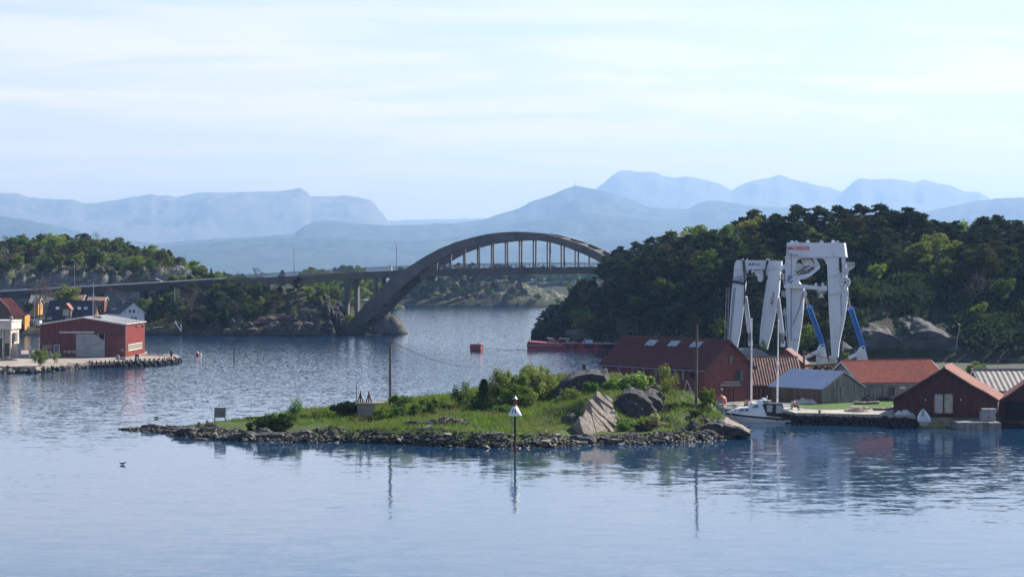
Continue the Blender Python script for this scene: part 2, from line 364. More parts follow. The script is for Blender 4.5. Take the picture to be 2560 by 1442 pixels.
HAZE_D = 0.92e-4
def build_haze():
    m = bpy.data.materials.new('pale_haze'); m.use_nodes = True
    t = m.node_tree; t.nodes.clear()
    o = t.nodes.new('ShaderNodeOutputMaterial'); v = t.nodes.new('ShaderNodeVolumePrincipled')
    v.inputs['Color'].default_value = HAZE_COL; v.inputs['Density'].default_value = HAZE_D; v.inputs['Anisotropy'].default_value = 0.25
    v.inputs['Absorption Color'].default_value = (0.3, 0.3, 0.3, 1)
    t.links.new(v.outputs[0], o.inputs['Volume'])
    mb = MB(); mb.para((-30000, -600, -2.5), (60000, 0, 0), (0, 38000, 0), (0, 0, 2.5 + 1420), m)
    mb.build('haze', kind='stuff')
HAZE_COL = (0.265, 0.455, 0.84, 1)
def land_mat(name, veg, veg2, rock, rock2, slope0=0.55, slope1=0.8, s=0.25, wet=True, bump=0.8, earth=(0.05, 0.04, 0.03)):
    """vegetation on the flatter parts, bare rock where it is steep, broken up by noise; a dark tide line at the water"""
    m, t, b = new_mat(name)
    n = t.nodes.new; l = t.links.new
    b.inputs['Roughness'].default_value = 0.9; b.inputs['Specular IOR Level'].default_value = 0.2
    g = n('ShaderNodeNewGeometry')
    def nz(scale, det=6, ro=0.6, st=(1, 1, 1)):
        mpn = n('ShaderNodeMapping'); mpn.inputs['Scale'].default_value = st; l(g.outputs['Position'], mpn.inputs[0])
        a = n('ShaderNodeTexNoise'); a.inputs['Scale'].default_value = scale; a.inputs['Detail'].default_value = det; a.inputs['Roughness'].default_value = ro; l(mpn.outputs[0], a.inputs['Vector']); return a.outputs[0]
    def mix(f, a, c):
        x = n('ShaderNodeMix'); x.data_type = 'RGBA'; l(f, x.inputs[0])
        for k, v in ((6, a), (7, c)):
            if isinstance(v, tuple): x.inputs[k].default_value = (*v, 1)
            else: l(v, x.inputs[k])
        return x.outputs[2]
    def ramp(f, a, c, lo=0.0, hi=1.0):
        r = n('ShaderNodeMapRange'); r.interpolation_type = 'SMOOTHSTEP'; r.inputs[1].default_value = a; r.inputs[2].default_value = c; r.inputs[3].default_value = lo; r.inputs[4].default_value = hi; l(f, r.inputs[0]); return r.outputs[0]
    v = mix(ramp(nz(s), 0.4, 0.62), veg, veg2)
    v = mix(ramp(nz(s * 5, 8, 0.7), 0.5, 0.72), v, earth)
    rk = mix(ramp(nz(s * 2.5, 8, 0.65, (1, 1, 2.2)), 0.38, 0.66), rock, rock2)
    rk = mix(ramp(nz(s * 7, 8, 0.7, (1.6, 1.6, 0.7)), 0.58, 0.7), rk, tuple(c * 0.45 for c in rock))
    sp = n('ShaderNodeSeparateXYZ'); l(g.outputs['True Normal'], sp.inputs[0])
    nn = nz(s * 3, 6, 0.6)
    ma = n('ShaderNodeMath'); ma.operation = 'MULTIPLY_ADD'; l(nn, ma.inputs[0]); ma.inputs[1].default_value = 0.7; l(sp.outputs[2], ma.inputs[2])
    c = mix(ramp(ma.outputs[0], slope0 + 0.35, slope1 + 0.35), rk, v)
    if wet:
        pz = n('ShaderNodeSeparateXYZ'); l(g.outputs['Position'], pz.inputs[0])
        mz = n('ShaderNodeMath'); mz.operation = 'MULTIPLY_ADD'; l(nz(0.6, 5, 0.6), mz.inputs[0]); mz.inputs[1].default_value = -1.0; l(pz.outputs[2], mz.inputs[2])
        c = mix(ramp(mz.outputs[0], -0.35, 0.15), (0.022, 0.02, 0.017), c)
    l(c, b.inputs['Base Color'])
    bp = n('ShaderNodeBump'); bp.inputs['Strength'].default_value = bump; bp.inputs['Distance'].default_value = 0.5; l(nz(s * 8, 8, 0.65), bp.inputs['Height']); l(bp.outputs[0], b.inputs['Normal'])
    return m

ground_m = land_mat('undergrowth_and_rock', (0.024, 0.032, 0.014), (0.04, 0.052, 0.018), (0.055, 0.047, 0.042), (0.115, 0.10, 0.09), 0.45, 0.75, 0.22)
heath_m = land_mat('heath_and_rock', (0.055, 0.05, 0.03), (0.045, 0.065, 0.022), (0.105, 0.10, 0.10), (0.22, 0.205, 0.20), 0.5, 0.8, 0.22)
pink_m = land_mat('pale_pink_rock', (0.035, 0.04, 0.022), (0.045, 0.06, 0.022), (0.12, 0.10, 0.092), (0.32, 0.26, 0.235), 0.5, 0.85, 0.12)
cliff_m = land_mat('dark_cliff', (0.03, 0.04, 0.018), (0.04, 0.055, 0.02), (0.085, 0.08, 0.078), (0.15, 0.14, 0.135), 0.6, 0.9, 0.25)

hillrock_m = land_mat('shaded_hill_rock', (0.020, 0.026, 0.013), (0.030, 0.038, 0.016), (0.055, 0.055, 0.06), (0.105, 0.105, 0.11), 0.5, 0.8, 0.25)
class Hill:
    """terrain between a shore line and a ridge line, given column by column: (px, Ybase, zbase, Yridge, zridge)"""
    def __init__(s, cols, shape=1.0, amp=0.12, seed=1, back=1.7, nscale=14.0, terr=0.0):
        s.c = np.array(cols, float); s.shape = shape; s.amp = amp; s.seed = seed; s.back = back; s.ns = nscale; s.terr = terr
    def pt(s, px, t):
        px = np.asarray(px, float); t = np.asarray(t, float)
        c = s.c; f = lambda k: np.interp(px, c[:, 0], c[:, k])
        Yb, zb, Yr, zr = f(1), f(2), f(3), f(4)
        Y = Yb + (Yr - Yb) * t
        X = (px - CX) * Y / FPX
        tt = np.clip(t, 0, 1)
        k = np.sin(tt * math.pi / 2) ** s.shape
        Z = zb + (zr - zb) * k
        h = zr - zb
        n1 = fbm(X / s.ns, Y / s.ns, 5, s.seed, 0.55); n2 = fbm(X / (s.ns * 0.25), Y / (s.ns * 0.25), 4, s.seed + 7, 0.55)
        env = np.clip(t * 5, 0, 1)
        Z = Z + env * (h * s.amp * n1 * 2 + 0.9 * n2 * min(1.0, s.ns / 14))
        Z = np.where(t > 1, Z - (t - 1) * h * 0.9, Z)
        return X, Y, Z
    def build(s, name, m, nu, nv, extra=None, **kw):
        px = np.linspace(s.c[0, 0], s.c[-1, 0], nu)
        t = np.concatenate([[-0.03], np.linspace(0, s.back, nv - 1)])
        P, T = np.meshgrid(px, t, indexing='ij')
        X, Y, Z = s.pt(P, T)
        Z[:, 0] = np.minimum(Z[:, 1] - 2.0, -1.2)
        if extra is not None: Z = extra(P, T, X, Y, Z)
        return np_obj(name, np.stack([X, Y, Z], -1), grid_faces(nu, nv), [m], kind='structure', **kw)

pine_hill = Hill([(1325, 507, -0.6, 520, -0.2), (1345, 505, 0.0, 528, 1.0), (1370, 500, 0.0, 535, 2.5), (1400, 494, 0.0, 540, 4.5), (1450, 480, 0, 545, 8.5), (1500, 464, 0, 538, 12.5), (1560, 445, 0, 525, 16.5),
                  (1650, 415, 0.3, 500, 19.0), (1800, 372, 1.6, 470, 21.0), (1900, 358, 1.8, 455, 23.2), (2250, 350, 1.9, 445, 22.6), (2400, 350, 1.9, 445, 21.0), (2560, 348, 1.9, 445, 20.5), (2800, 345, 1.9, 445, 19)], 0.8, 0.07, 4, 1.6)
def pine_extra(P, T, X, Y, Z):          # rock face behind the sheds on the right
    w = np.clip((P - 2080) / 90, 0, 1) * np.clip((2430 - P) / 60, 0, 1)
    step = 0.6 * np.clip((T - 0.0) / 0.07, 0, 1) * np.clip((0.4 - T) / 0.3, 0, 1)
    return Z + w * step * (0.7 + 1.1 * fbm(X / 6, Y / 6, 5, 31, .6))
pine_hill.build('wooded_hill', hillrock_m, 230, 70, pine_extra)

left_hill = Hill([(-260, 628, 9, 720, 26), (0, 628, 9.5, 720, 27.5), (130, 628, 10.5, 722, 28), (210, 628, 11, 722, 29.3), (300, 628, 12, 718, 27), (400, 626, 13, 706, 23.4), (450, 624, 13, 695, 20.4), (490, 622, 12.5, 680, 17), (560, 618, 12, 668, 14.5), (640, 615, 11, 660, 12.6), (720, 612, 9, 655, 11), (800, 610, 6, 650, 9)], 0.75, 0.06, 9, 1.7)
def left_extra(P, T, X, Y, Z):          # the blasted rock face beside the road
    w = np.clip((P + 10) / 30, 0, 1) * np.clip((500 - P) / 60, 0, 1)
    face = 3.6 * np.clip(T / 0.05, 0, 1) * np.clip((0.5 - T) / 0.42, 0, 1)
    return Z + w * face * (0.35 + 1.1 * vnoise(X / 9, Y * 0, 3)) + w * np.clip(T / 0.04, 0, 1) * np.clip((0.4 - T) / .3, 0, 1) * fbm(X / 2.2, Y / 5, 4, 77, .6) * 2.2 
left_hill.build('heath_hill', heath_m, 330, 80, left_extra)

town_flat = Hill([(-300, 549, 1.2, 612, 4.0), (0, 549, 1.2, 612, 4.2), (200, 550, 1.3, 612, 4.8), (330, 549, 1.3, 612, 5.5), (400, 548, 1.4, 612, 7.0), (470, 546, 0.5, 608, 9.5), (530, 544, 0.0, 604, 11), (620, 540, 0, 600, 11.0), (700, 540, 0, 596, 10.5), (760, 541, 0, 588, 10.4),
                  (800, 542, 0, 580, 10.6), (830, 545, 0, 577, 8.2), (850, 548, 0, 577, 5.0), (870, 552, 0, 580, 3.5), (900, 556, 0, 585, 3.0), (935, 557, 0.0, 590, 2.2), (950, 556, -0.2, 590, 1.5), (990, 560, -0.6, 590, -0.8)], 0.6, 0.09, 14, 1.25, 9.0)
def town_extra(P, T, X, Y, Z):
    w = np.clip((740 - np.abs(P - 640) * 1.0 - 560) / 60, 0, 1)
    cr = fbm(X / 3.2, (Y + Z) / 3.2, 5, 41, 0.6)
    Z = Z + w * np.clip(T * 8, 0, 1) * cr * 1.6
    k = np.clip((P - 690) / 60, 0, 1) * np.clip((846 - P) / 14, 0, 1) * np.clip(T / 0.10, 0, 1) * np.clip((0.95 - T) / 0.5, 0, 1)
    Z = Z + k * 3.6
    return Z
point_m = land_mat('dark_point_rock', (0.026, 0.034, 0.014), (0.05, 0.055, 0.02), (0.032, 0.028, 0.026), (0.11, 0.088, 0.075), 0.55, 0.85, 0.3)  # brown rock, lowered further to put the cliff's shadow into its colour
town_flat.build('shore_land', point_m, 330, 70, town_extra)
def dome(name, px, py, hpx, wpx, Y, m, seed=3, depth=1.0, n=34):
    c = wp(px, py, Y); c.z = 0; rx = wpx * Y / FPX / 2; h = hpx * Y / FPX
    a = np.linspace(0, 2 * math.pi, n + 1)[:, None]; r = np.linspace(0.0, 1.06, 16)[None, :]
    pr = np.clip(1 - r ** 2.6, -0.3, 1) ** 1.0
    X = c.x + rx * r * np.cos(a); Y_ = Y + rx * depth * r * np.sin(a)
    wob = 1 + 0.22 * fbm(X / (rx * .5), Y_ / (rx * .5), 4, seed)
    Z = np.where(pr > 0, pr, pr) * h * np.where(r < 0.95, wob, 1)
    X = c.x + (X - c.x) * (1 + 0.12 * fbm(np.cos(a) * 2 + r * 0, np.sin(a) * 2 + r * 0, 3, seed + 2))
    return np_obj(name, np.stack([X, Y_, Z], -1), grid_faces(n + 1, 16), [m], kind='structure')
dome('rock_islet', 972, 836, 49, 98, 563, cliff_m, 5, 0.8, 60)
dome('skerry', 992, 768, 10, 40, 1020, pink_m, 6, 0.8)
far_isle = Hill([(700, 1075, 0, 1150, 11), (960, 1070, 0, 1145, 13), (1040, 1066, 0, 1140, 14), (1130, 1060, 0, 1135, 14.5), (1180, 1058, 0, 1130, 15), (1240, 1056, 0, 1125, 15.0), (1290, 1054, 0, 1120, 14.2), (1330, 1052, 0, 1115, 10.5), (1400, 1052, 0, 1112, 6.5), (1480, 1056, 0, 1112, 3), (1560, 1060, -0.5, 1112, 0.5)], 0.7, 0.1, 22, 1.6, 16.0)
def isle_extra(P, T, X, Y, Z):
    w = np.clip((P - 1040) / 80, 0, 1)
    return Z + w * np.clip(T * 6, 0, 1) * (fbm(X / 7, Y / 7, 5, 51, 0.6) * 3.2) * np.clip((1.1 - T) * 3, 0, 1)
far_isle.build('rocky_island', pink_m, 260, 60, isle_extra)
far_wood = Hill([(1150, 1480, 0, 1620, 6), (1260, 1480, 0, 1620, 11), (1330, 1480, 0, 1620, 13), (1420, 1480, 0, 1620, 14), (1520, 1480, 0, 1620, 13), (1700, 1480, 0, 1620, 10)], 0.6, 0.1, 25, 1.5, 30)
far_wood.build('wooded_ridge', ground_m, 80, 30)
bank = Hill([(560, 760, 0, 960, 13), (760, 740, 0, 960, 14), (880, 720, 0.3, 960, 14.5), (930, 720, 0, 960, 14), (955, 730, -0.4, 960, 9), (975, 760, -0.6, 960, 2)], 0.9, 0.07, 28, 1.5, 20)
bank.build('built_up_bank', ground_m, 90, 40)

yard_m = mat('quay_concrete', (0.34, 0.31, 0.275), 0.9, var=0.18, scale=0.6, bump=0.3, bscale=4, wear=(0.20, 0.185, 0.16), wear_amt=0.5, wear_scale=0.5)
def qz(px, py, z):
    Y = gy(py, z); return Vector((wx(px, Y), Y, z))
QZ = 1.1
front = [qz(1792, 1024, QZ), qz(1978, 1025, QZ), qz(1986, 1034.5, QZ), qz(2100, 1037, QZ), qz(2289, 1041, QZ)]
qpoly = [Vector((20, 266, QZ)), Vector((12.4, 251, QZ)), Vector((21.8, 236.6, QZ))] + front + [front[-1] + Vector((0.9, 4.5, 0)), Vector((53.5, 224, QZ)), Vector((53.0, 221.4, QZ)), Vector((60, 221.4, QZ)), Vector((95, 232, QZ)), Vector((120, 350, QZ)), Vector((115, 372, QZ)), Vector((38, 380, QZ)), Vector((30, 372, QZ))]
mb = MB(); mb.prism([p - Vector((0, 0, 3)) for p in qpoly], (0, 0, 3), yard_m); mb.build('quay', kind='structure')
lawn_m = mat('lawn_grass', (0.075, 0.15, 0.022), 0.95, var=0.35, scale=2.5, bump=0.8, bscale=14)
lawn = [qz(1985, 1018, QZ), qz(2040, 1023.5, QZ), qz(2225, 1021, QZ), qz(2240, 1003, QZ), qz(2160, 1000, QZ), qz(1980, 1009, QZ)]
mb = MB(); mb.prism([p + Vector((0, 0, -0.2)) for p in lawn], (0, 0, 0.24), lawn_m); mb.build('lawn', kind='structure')
yard2 = mat('crushed_stone', (0.055, 0.058, 0.04), 0.95, var=0.3, scale=0.8, bump=0.6)
mb = MB(); mb.prism([Vector(p) for p in ((40, 262, QZ - .2), (72, 262, QZ - .2), (112, 352, QZ - .2), (60, 371, QZ - .2), (30, 371, QZ - .2), (34, 300, QZ - .2))], (0, 0, 0.23), yard2); mb.build('yard_ground', kind='structure')

PZ = 1.0
pierm = mat('worn_pier_deck', (0.30, 0.255, 0.215), 0.95, var=0.22, scale=0.35, bump=0.3, wear=(0.17, 0.14, 0.11), wear_amt=0.6, wear_scale=0.25)
pts = [qz(-60, 918, PZ), qz(0, 916, PZ), qz(90, 917, PZ), qz(170, 908, PZ), qz(222, 905.5, PZ), qz(300, 903, PZ), qz(400, 899, PZ), qz(440, 894, PZ), qz(449, 890, PZ), qz(440, 886.5, PZ), qz(368, 884, PZ)]
pts = pts + [Vector((wx(368, 405), 405, PZ)), Vector((wx(-60, 412), 412, PZ))]
mb = MB(); mb.prism([p - Vector((0, 0, 0.55)) for p in pts], (0, 0, 0.55), pierm); mb.build('pier', kind='structure')
inner = [(p + (Vector((-93, 398, PZ)) - p) * 0.035) for p in pts]
mb = MB(); mb.prism([Vector((p.x, p.y, -1.5)) for p in inner], (0, 0, 1.5 + PZ - 0.555), cliff_m); mb.build('pier_footing', kind='structure')
seaw = mat('sea_wall_stone', (0.20, 0.195, 0.19), 0.9, var=0.25, scale=0.8, bump=0.6, wear=(0.06, 0.055, 0.05), wear_amt=0.4, wear_scale=0.7)
mb = MB()
for (a, b_, y0, zt) in ((-40, 120, 836, 1.7), (120, 365, 837, 1.5), (365, 424, 836.5, 1.7), (424, 470, 838, 1.9)):
    p = qz(a, y0, 0); q = qz(b_, y0, 0); mb.para(p - Vector((0, 0, 1)), q - p, (0, 5.0, 0), (0, 0, 1 + zt), seaw)
mb.build('sea_wall', kind='structure')
bark_m = mat('bark', (0.075, 0.058, 0.045), 0.95, var=0.4, scale=4)
pinebark_m = mat('pine_bark', (0.13, 0.075, 0.05), 0.95, var=0.4, scale=3)
twig_m = mat('bare_twigs', (0.15, 0.115, 0.10), 0.95, var=0.3, scale=2)
LEAF = dict(
    pine=leaf_mat('pine_needles', (0.036, 0.056, 0.024), 0.5, 0.28, 0.45, 0.02),
    pine_warm=leaf_mat('pine_needles_warm', (0.072, 0.084, 0.03), 0.5, 0.25, 0.4, 0.02),
    spruce=leaf_mat('spruce_needles', (0.014, 0.028, 0.018), 0.4, 0.1, 0.15, 0.02),
    spring=leaf_mat('spring_leaves', (0.19, 0.25, 0.040), 0.3, 0.45, 0.18, 0.02),
    birch=leaf_mat('birch_leaves', (0.145, 0.19, 0.045), 0.35, 0.45, 0.2, 0.03),
    green=leaf_mat('broad_leaves', (0.075, 0.115, 0.028), 0.4, 0.4, 0.25, 0.03),
    olive=leaf_mat('olive_scrub', (0.085, 0.09, 0.034), 0.4, 0.3, 0.25, 0.03),
    bush=leaf_mat('bush_leaves', (0.115, 0.195, 0.035), 0.4, 0.45, 0.15, 0.02),
    willow=leaf_mat('willow_leaves', (0.19, 0.245, 0.065), 0.35, 0.5, 0.12, 0.02),
    dark=leaf_mat('dark_bush_leaves', (0.028, 0.048, 0.016), 0.4, 0.25, 0.15, 0.02),
    blossom=leaf_mat('pale_blossom', (0.42, 0.43, 0.22), 0.2, 0.3, 0.1, 0.02),
    heather=leaf_mat('brown_heather', (0.070, 0.055, 0.035), 0.4, 0.2, 0.2, 0.02),
)
def leaf_cards(cent, rad, per, size, aspect, rs, shell=0.55, flat=0.0):
    """many small leaf-sized diamonds filling the clumps: cent (n,3), rad (n,3)"""
    cent = np.asarray(cent); rad = np.asarray(rad)
    n = len(cent) * per
    c = np.repeat(cent, per, 0); r = np.repeat(rad, per, 0)
    d = rs.normal(size=(n, 3)); d /= np.linalg.norm(d, axis=1)[:, None]
    k = shell + (1 - shell) * rs.rand(n) ** 0.6
    k = np.where(rs.rand(n) < 0.12, k * 1.25, k)
    p = c + d * r * k[:, None]
    u = rs.normal(size=(n, 3)); u[:, 2] *= (1 - flat); u /= np.linalg.norm(u, axis=1)[:, None]
    w = rs.normal(size=(n, 3)) + d * 0.0; w[:, 2] *= (1 - flat)
    v = np.cross(u, w); v /= np.linalg.norm(v, axis=1)[:, None] + 1e-9
    s = size * (0.6 + 0.8 * rs.rand(n))[:, None]
    a = p + u * s; b = p + v * s * aspect; cc = p - u * s; dd = p - v * s * aspect
    V = np.stack([a, b, cc, dd], 1).reshape(-1, 3)
    return V, np.arange(n * 4).reshape(-1, 4)

def limb(mb, p0, p1, r0, r1, m, rs, n=5, wob=0.08, seg=4):
    p0 = np.array(p0, float); p1 = np.array(p1, float); Ln = np.linalg.norm(p1 - p0)
    pts = []; rr = []
    for i in range(seg + 1):
        t = i / seg
        off = rs.normal(size=3) * wob * Ln * math.sin(math.pi * t)
        pts.append(Vector(p0 + (p1 - p0) * t + off)); rr.append(r0 + (r1 - r0) * t)
    mb.tube(pts, rr, m, n)
    return pts

def mesh_only(mb):
    o = mb.build('tree'); me = o.data; bpy.data.objects.remove(o); return me
def mesh_np(V, Fc, m, name='crown'):
    o = np_obj(name, V, Fc, [m]); me = o.data; bpy.data.objects.remove(o); return me

def proto_pine(seed, H=10.0, spread=3.4, n=34, bare=0.42, per=105, size=0.26):
    rs = np.random.RandomState(seed); mb = MB()
    top = np.array([rs.normal() * 0.6, rs.normal() * 0.6, H * 0.93])
    tr = limb(mb, (0, 0, -1.2), top, 0.24, 0.06, pinebark_m, rs, 6, 0.03, 6)
    C = []; Rd = []
    n += 14; per = int(per * .82)
    for i in range(n):
        f = rs.rand() ** 0.75
        z = H * (bare + (1 - bare) * f)
        prof = math.sin(min(1, (1.08 - f) * 1.5) * math.pi / 2) * (0.55 + 0.45 * rs.rand())
        a = rs.rand() * 2 * math.pi; r = spread * prof * (0.35 + 0.65 * math.sqrt(rs.rand()))
        p = np.array([top[0] * f + r * math.cos(a), top[1] * f + r * math.sin(a), z + rs.normal() * 0.2])
        s = 0.5 + 0.5 * rs.rand()
        C.append(p); Rd.append([1.25 * s, 1.25 * s, 0.42 * s])
        if i < 16: limb(mb, (top[0] * f * 0.9, top[1] * f * 0.9, max(z - 0.25 * r - 0.3, H * 0.2)), p, 0.08, 0.025, pinebark_m, rs, 4, 0.07, 3)
    C.append(top + np.array([0, 0, 0.2])); Rd.append([1.1, 1.1, 0.6])
    V, Fc = leaf_cards(C, Rd, per, size, 0.42, rs, 0.35, 0.35)
    return mesh_only(mb), mesh_np(V, Fc, LEAF['pine']), H + 0.4

def proto_broad(seed, H=8.0, spread=2.9, n=30, per=110, size=0.22, base=0.25, squash=1.0, clump=1.05):
    rs = np.random.RandomState(seed); mb = MB()
    limb(mb, (0, 0, -1.0), (rs.normal() * 0.3, rs.normal() * 0.3, H * 0.62), 0.2, 0.08, bark_m, rs, 6, 0.03, 4)
    C = []; Rd = []
    zc = H * (base + 1) / 2; hz = H * (1 - base) / 2
    for i in range(n):
        d = rs.normal(size=3); d /= np.linalg.norm(d); k = 0.45 + 0.5 * rs.rand() ** 0.5
        w = 1.0 + 0.25 * rs.normal()
        p = np.array([d[0] * spread * k * w, d[1] * spread * k * w, zc + d[2] * hz * k * squash])
        s = clump * (0.6 + 0.6 * rs.rand()); C.append(p); Rd.append([s, s, s * 0.8])
        if i < 12: limb(mb, (0, 0, H * (0.2 + 0.3 * rs.rand())), p, 0.07, 0.02, bark_m, rs, 4, 0.06, 3)
    V, Fc = leaf_cards(C, Rd, per, size, 0.6, rs, 0.3)
    return mesh_only(mb), mesh_np(V, Fc, LEAF['green']), zc + hz * 1.12

def proto_spruce(seed, H=10.0, spread=2.2):
    rs = np.random.RandomState(seed); mb = MB(); mb.tube([(0, 0, -1), (0, 0, H)], [0.2, 0.03], bark_m, 6)
    C = []; Rd = []
    for i in range(46):
        f = i / 46; z = H * (0.08 + 0.92 * f); r = spread * (1 - f) ** 0.8 * (0.6 + 0.5 * rs.rand()); a = i * 2.4
        C.append([r * 0.6 * math.cos(a), r * 0.6 * math.sin(a), z - r * 0.12]); Rd.append([0.35 + r * 0.45, 0.35 + r * 0.45, 0.34])
    V, Fc = leaf_cards(C, Rd, 80, 0.22, 0.4, rs, 0.2, 0.2)
    return mesh_only(mb), mesh_np(V, Fc, LEAF['spruce']), H + 0.2

def proto_bare(seed, H=7.0, spread=2.6):
    rs = np.random.RandomState(seed); mb = MB(); tw = MB()
    limb(mb, (0, 0, -1), (rs.normal() * 0.2, rs.normal() * 0.2, H * 0.55), 0.13, 0.07, bark_m, rs, 6, 0.02, 4)
    def grow(p, d, ln, r, lev):
        q = p + d * ln
        (mb if lev < 1 else tw).tube([Vector(p), Vector((p + q) / 2 + rs.normal(size=3) * ln * 0.06), Vector(q)], [r, r * 0.8, r * 0.55], bark_m if lev < 1 else twig_m, 3, False)
        if lev < 4:
            for k in range(3):
                nd = d + rs.normal(size=3) * 0.5 + np.array([0, 0, 0.25]); nd /= np.linalg.norm(nd)
                grow(p + (q - p) * (0.55 + 0.45 * rs.rand()), nd, ln * (0.62 + 0.2 * rs.rand()), max(r * 0.6, 0.014), lev + 1)
    for k in range(6):
        a = k * 1.05 + rs.rand(); d = np.array([math.cos(a) * 0.55, math.sin(a) * 0.55, 0.85]); d /= np.linalg.norm(d)
        grow(np.array([0, 0, H * (0.22 + 0.06 * k)]), d, H * 0.24, 0.055, 0)
    return mesh_only(mb), mesh_only(tw), H

def proto_bush(seed, H=2.4, spread=1.5, n=22, per=95, size=0.11, col='bush', upright=0.0):
    rs = np.random.RandomState(seed); mb = MB(); C = []; Rd = []
    for i in range(n):
        a = rs.rand() * 2 * math.pi; f = rs.rand(); r = spread * math.sqrt(rs.rand()) * (0.9 if upright < 0.5 else 0.4 + 0.6 * math.sin(f * math.pi))
        hz = H * (0.2 + 0.75 * f) * (1 - 0.4 * (r / spread) ** 2 * (1 - upright))
        p = np.array([r * math.cos(a), r * math.sin(a), hz]); s = 0.34 * (0.7 + 0.7 * rs.rand()) * (H / 2.4) ** 0.5
        C.append(p); Rd.append([s, s, s * (1 + upright)])
        if i < 12: limb(mb, (rs.normal() * 0.15, rs.normal() * 0.15, -0.5), p, 0.03, 0.01, bark_m, rs, 4, 0.08, 3)
    V, Fc = leaf_cards(C, Rd, per, size, 0.55, rs, 0.15)
    V[:, 2] = np.maximum(V[:, 2], -0.1)
    return mesh_only(mb), mesh_np(V, Fc, LEAF[col]), H

PROTO = dict(
    pine=[proto_pine(1), proto_pine(2, 9.5, 3.8, 36, 0.5), proto_pine(3, 10, 3.0, 32, 0.3), proto_pine(4, 9, 4.1, 38, 0.45), proto_pine(5, 10.5, 3.3, 36, 0.36)],
    umbrella=[proto_pine(8, 9.5, 2.6, 22, 0.68, 110), proto_pine(9, 9.5, 3.6, 26, 0.62, 110)],
    broad=[proto_broad(11), proto_broad(12, 7.5, 3.3, 34), proto_broad(13, 8.5, 2.5, 30), proto_broad(14, 7, 3.0, 28, 100, 0.22, 0.15)],
    birch=[proto_broad(15, 9, 2.0, 26, 80, 0.2, 0.2, 1.0, 0.85), proto_broad(16, 8.5, 2.3, 26, 75, 0.2, 0.2, 1.0, 0.8)],
    spruce=[proto_spruce(21), proto_spruce(22, 9, 2.6)],
    bare=[proto_bare(31), proto_bare(32, 6.5), proto_bare(33, 7.5)],
    shrub=[proto_bush(41, 2.6, 1.8, 20, 70, 0.2, 'olive'), proto_bush(42, 2.2, 2.1, 22, 70, 0.2, 'olive'), proto_bush(43, 3.2, 1.6, 22, 70, 0.2, 'olive')],
    bush=[proto_bush(51, 2.4, 1.5, 26, 110), proto_bush(52, 2.2, 1.7, 28, 110), proto_bush(53, 2.8, 1.3, 26, 110)],
    sprig=[proto_bush(54, 3.0, 0.9, 18, 60, 0.09, 'bush', 1.0), proto_bush(55, 2.6, 1.0, 18, 60, 0.09, 'bush', 1.0)],
    willow=[proto_bush(56, 4.2, 1.8, 36, 110, 0.12, 'willow', 0.8), proto_bush(57, 4.6, 1.9, 40, 110, 0.12, 'willow', 0.8)],
)
TREE_N = 0
def plant(kind, loc, h, rz=None, leaf=None, name='tree', label='', cat='tree', group=None, var=None, wide=1.0):
    pr = PROTO[kind]; tm, cm, H0 = pr[rng.randrange(len(pr)) if var is None else var % len(pr)]
    s = h / H0
    e = thing(name, label, cat, loc, group); e.rotation_euler = (0, 0, rng.random() * 6.28 if rz is None else rz); e.scale = (s * wide, s * wide, s)
    for nm, me in (('trunk', tm), ('crown', cm)):
        if not len(me.polygons): continue
        o = bpy.data.objects.new(nm, me); COL.objects.link(o); o.parent = e
        if nm == 'crown' and leaf and kind != 'bare':
            o.material_slots[0].link = 'OBJECT'; o.material_slots[0].material = LEAF[leaf]
    return e

def on_hill(hill, px, t, extra=None):
    X, Y, Z = hill.pt(np.array([[px]]), np.array([[t]]))
    if extra is not None: Z = extra(np.array([[px]]), np.array([[t]]), X, Y, Z)
    return Vector((float(X[0, 0]), float(Y[0, 0]), float(Z[0, 0])))

def hill_at_top(hill, px, pyt, h, extra=None, t0=0.02, t1=1.0):
    """ground point in this column where a tree of height h shows its top in row pyt"""
    t = np.linspace(t0, t1, 60)[None, :]; P = np.full_like(t, px)
    X, Y, Z = hill.pt(P, t)
    if extra is not None: Z = extra(P, t, X, Y, Z)
    k = int(np.argmin(np.abs(HY + (HC - (Z + h)) * FPX / Y - pyt)))
    return Vector((float(X[0, k]), float(Y[0, k]), float(Z[0, k])))

def scatter(hill, x0, x1, t0, t1, dmin, n, extra=None, ok=None, seed=5):
    rs = np.random.RandomState(seed); pts = []
    m = n * 30
    P = (x0 + (x1 - x0) * rs.rand(m))[:, None]; T = (t0 + (t1 - t0) * rs.rand(m))[:, None]
    X, Y, Z = hill.pt(P, T)
    if extra is not None: Z = extra(P, T, X, Y, Z)
    gx_ = np.empty(n); gy_ = np.empty(n)
    for i in range(m):
        k = len(pts)
        if k >= n: break
        px, t, x, y = float(P[i, 0]), float(T[i, 0]), X[i, 0], Y[i, 0]
        if ok and not ok(px, t): continue
        if k and ((gx_[:k] - x) ** 2 + (gy_[:k] - y) ** 2).min() < dmin * dmin: continue
        gx_[k] = x; gy_[k] = y
        pts.append((px, t, Vector((float(x), float(y), float(Z[i, 0])))))
    return pts

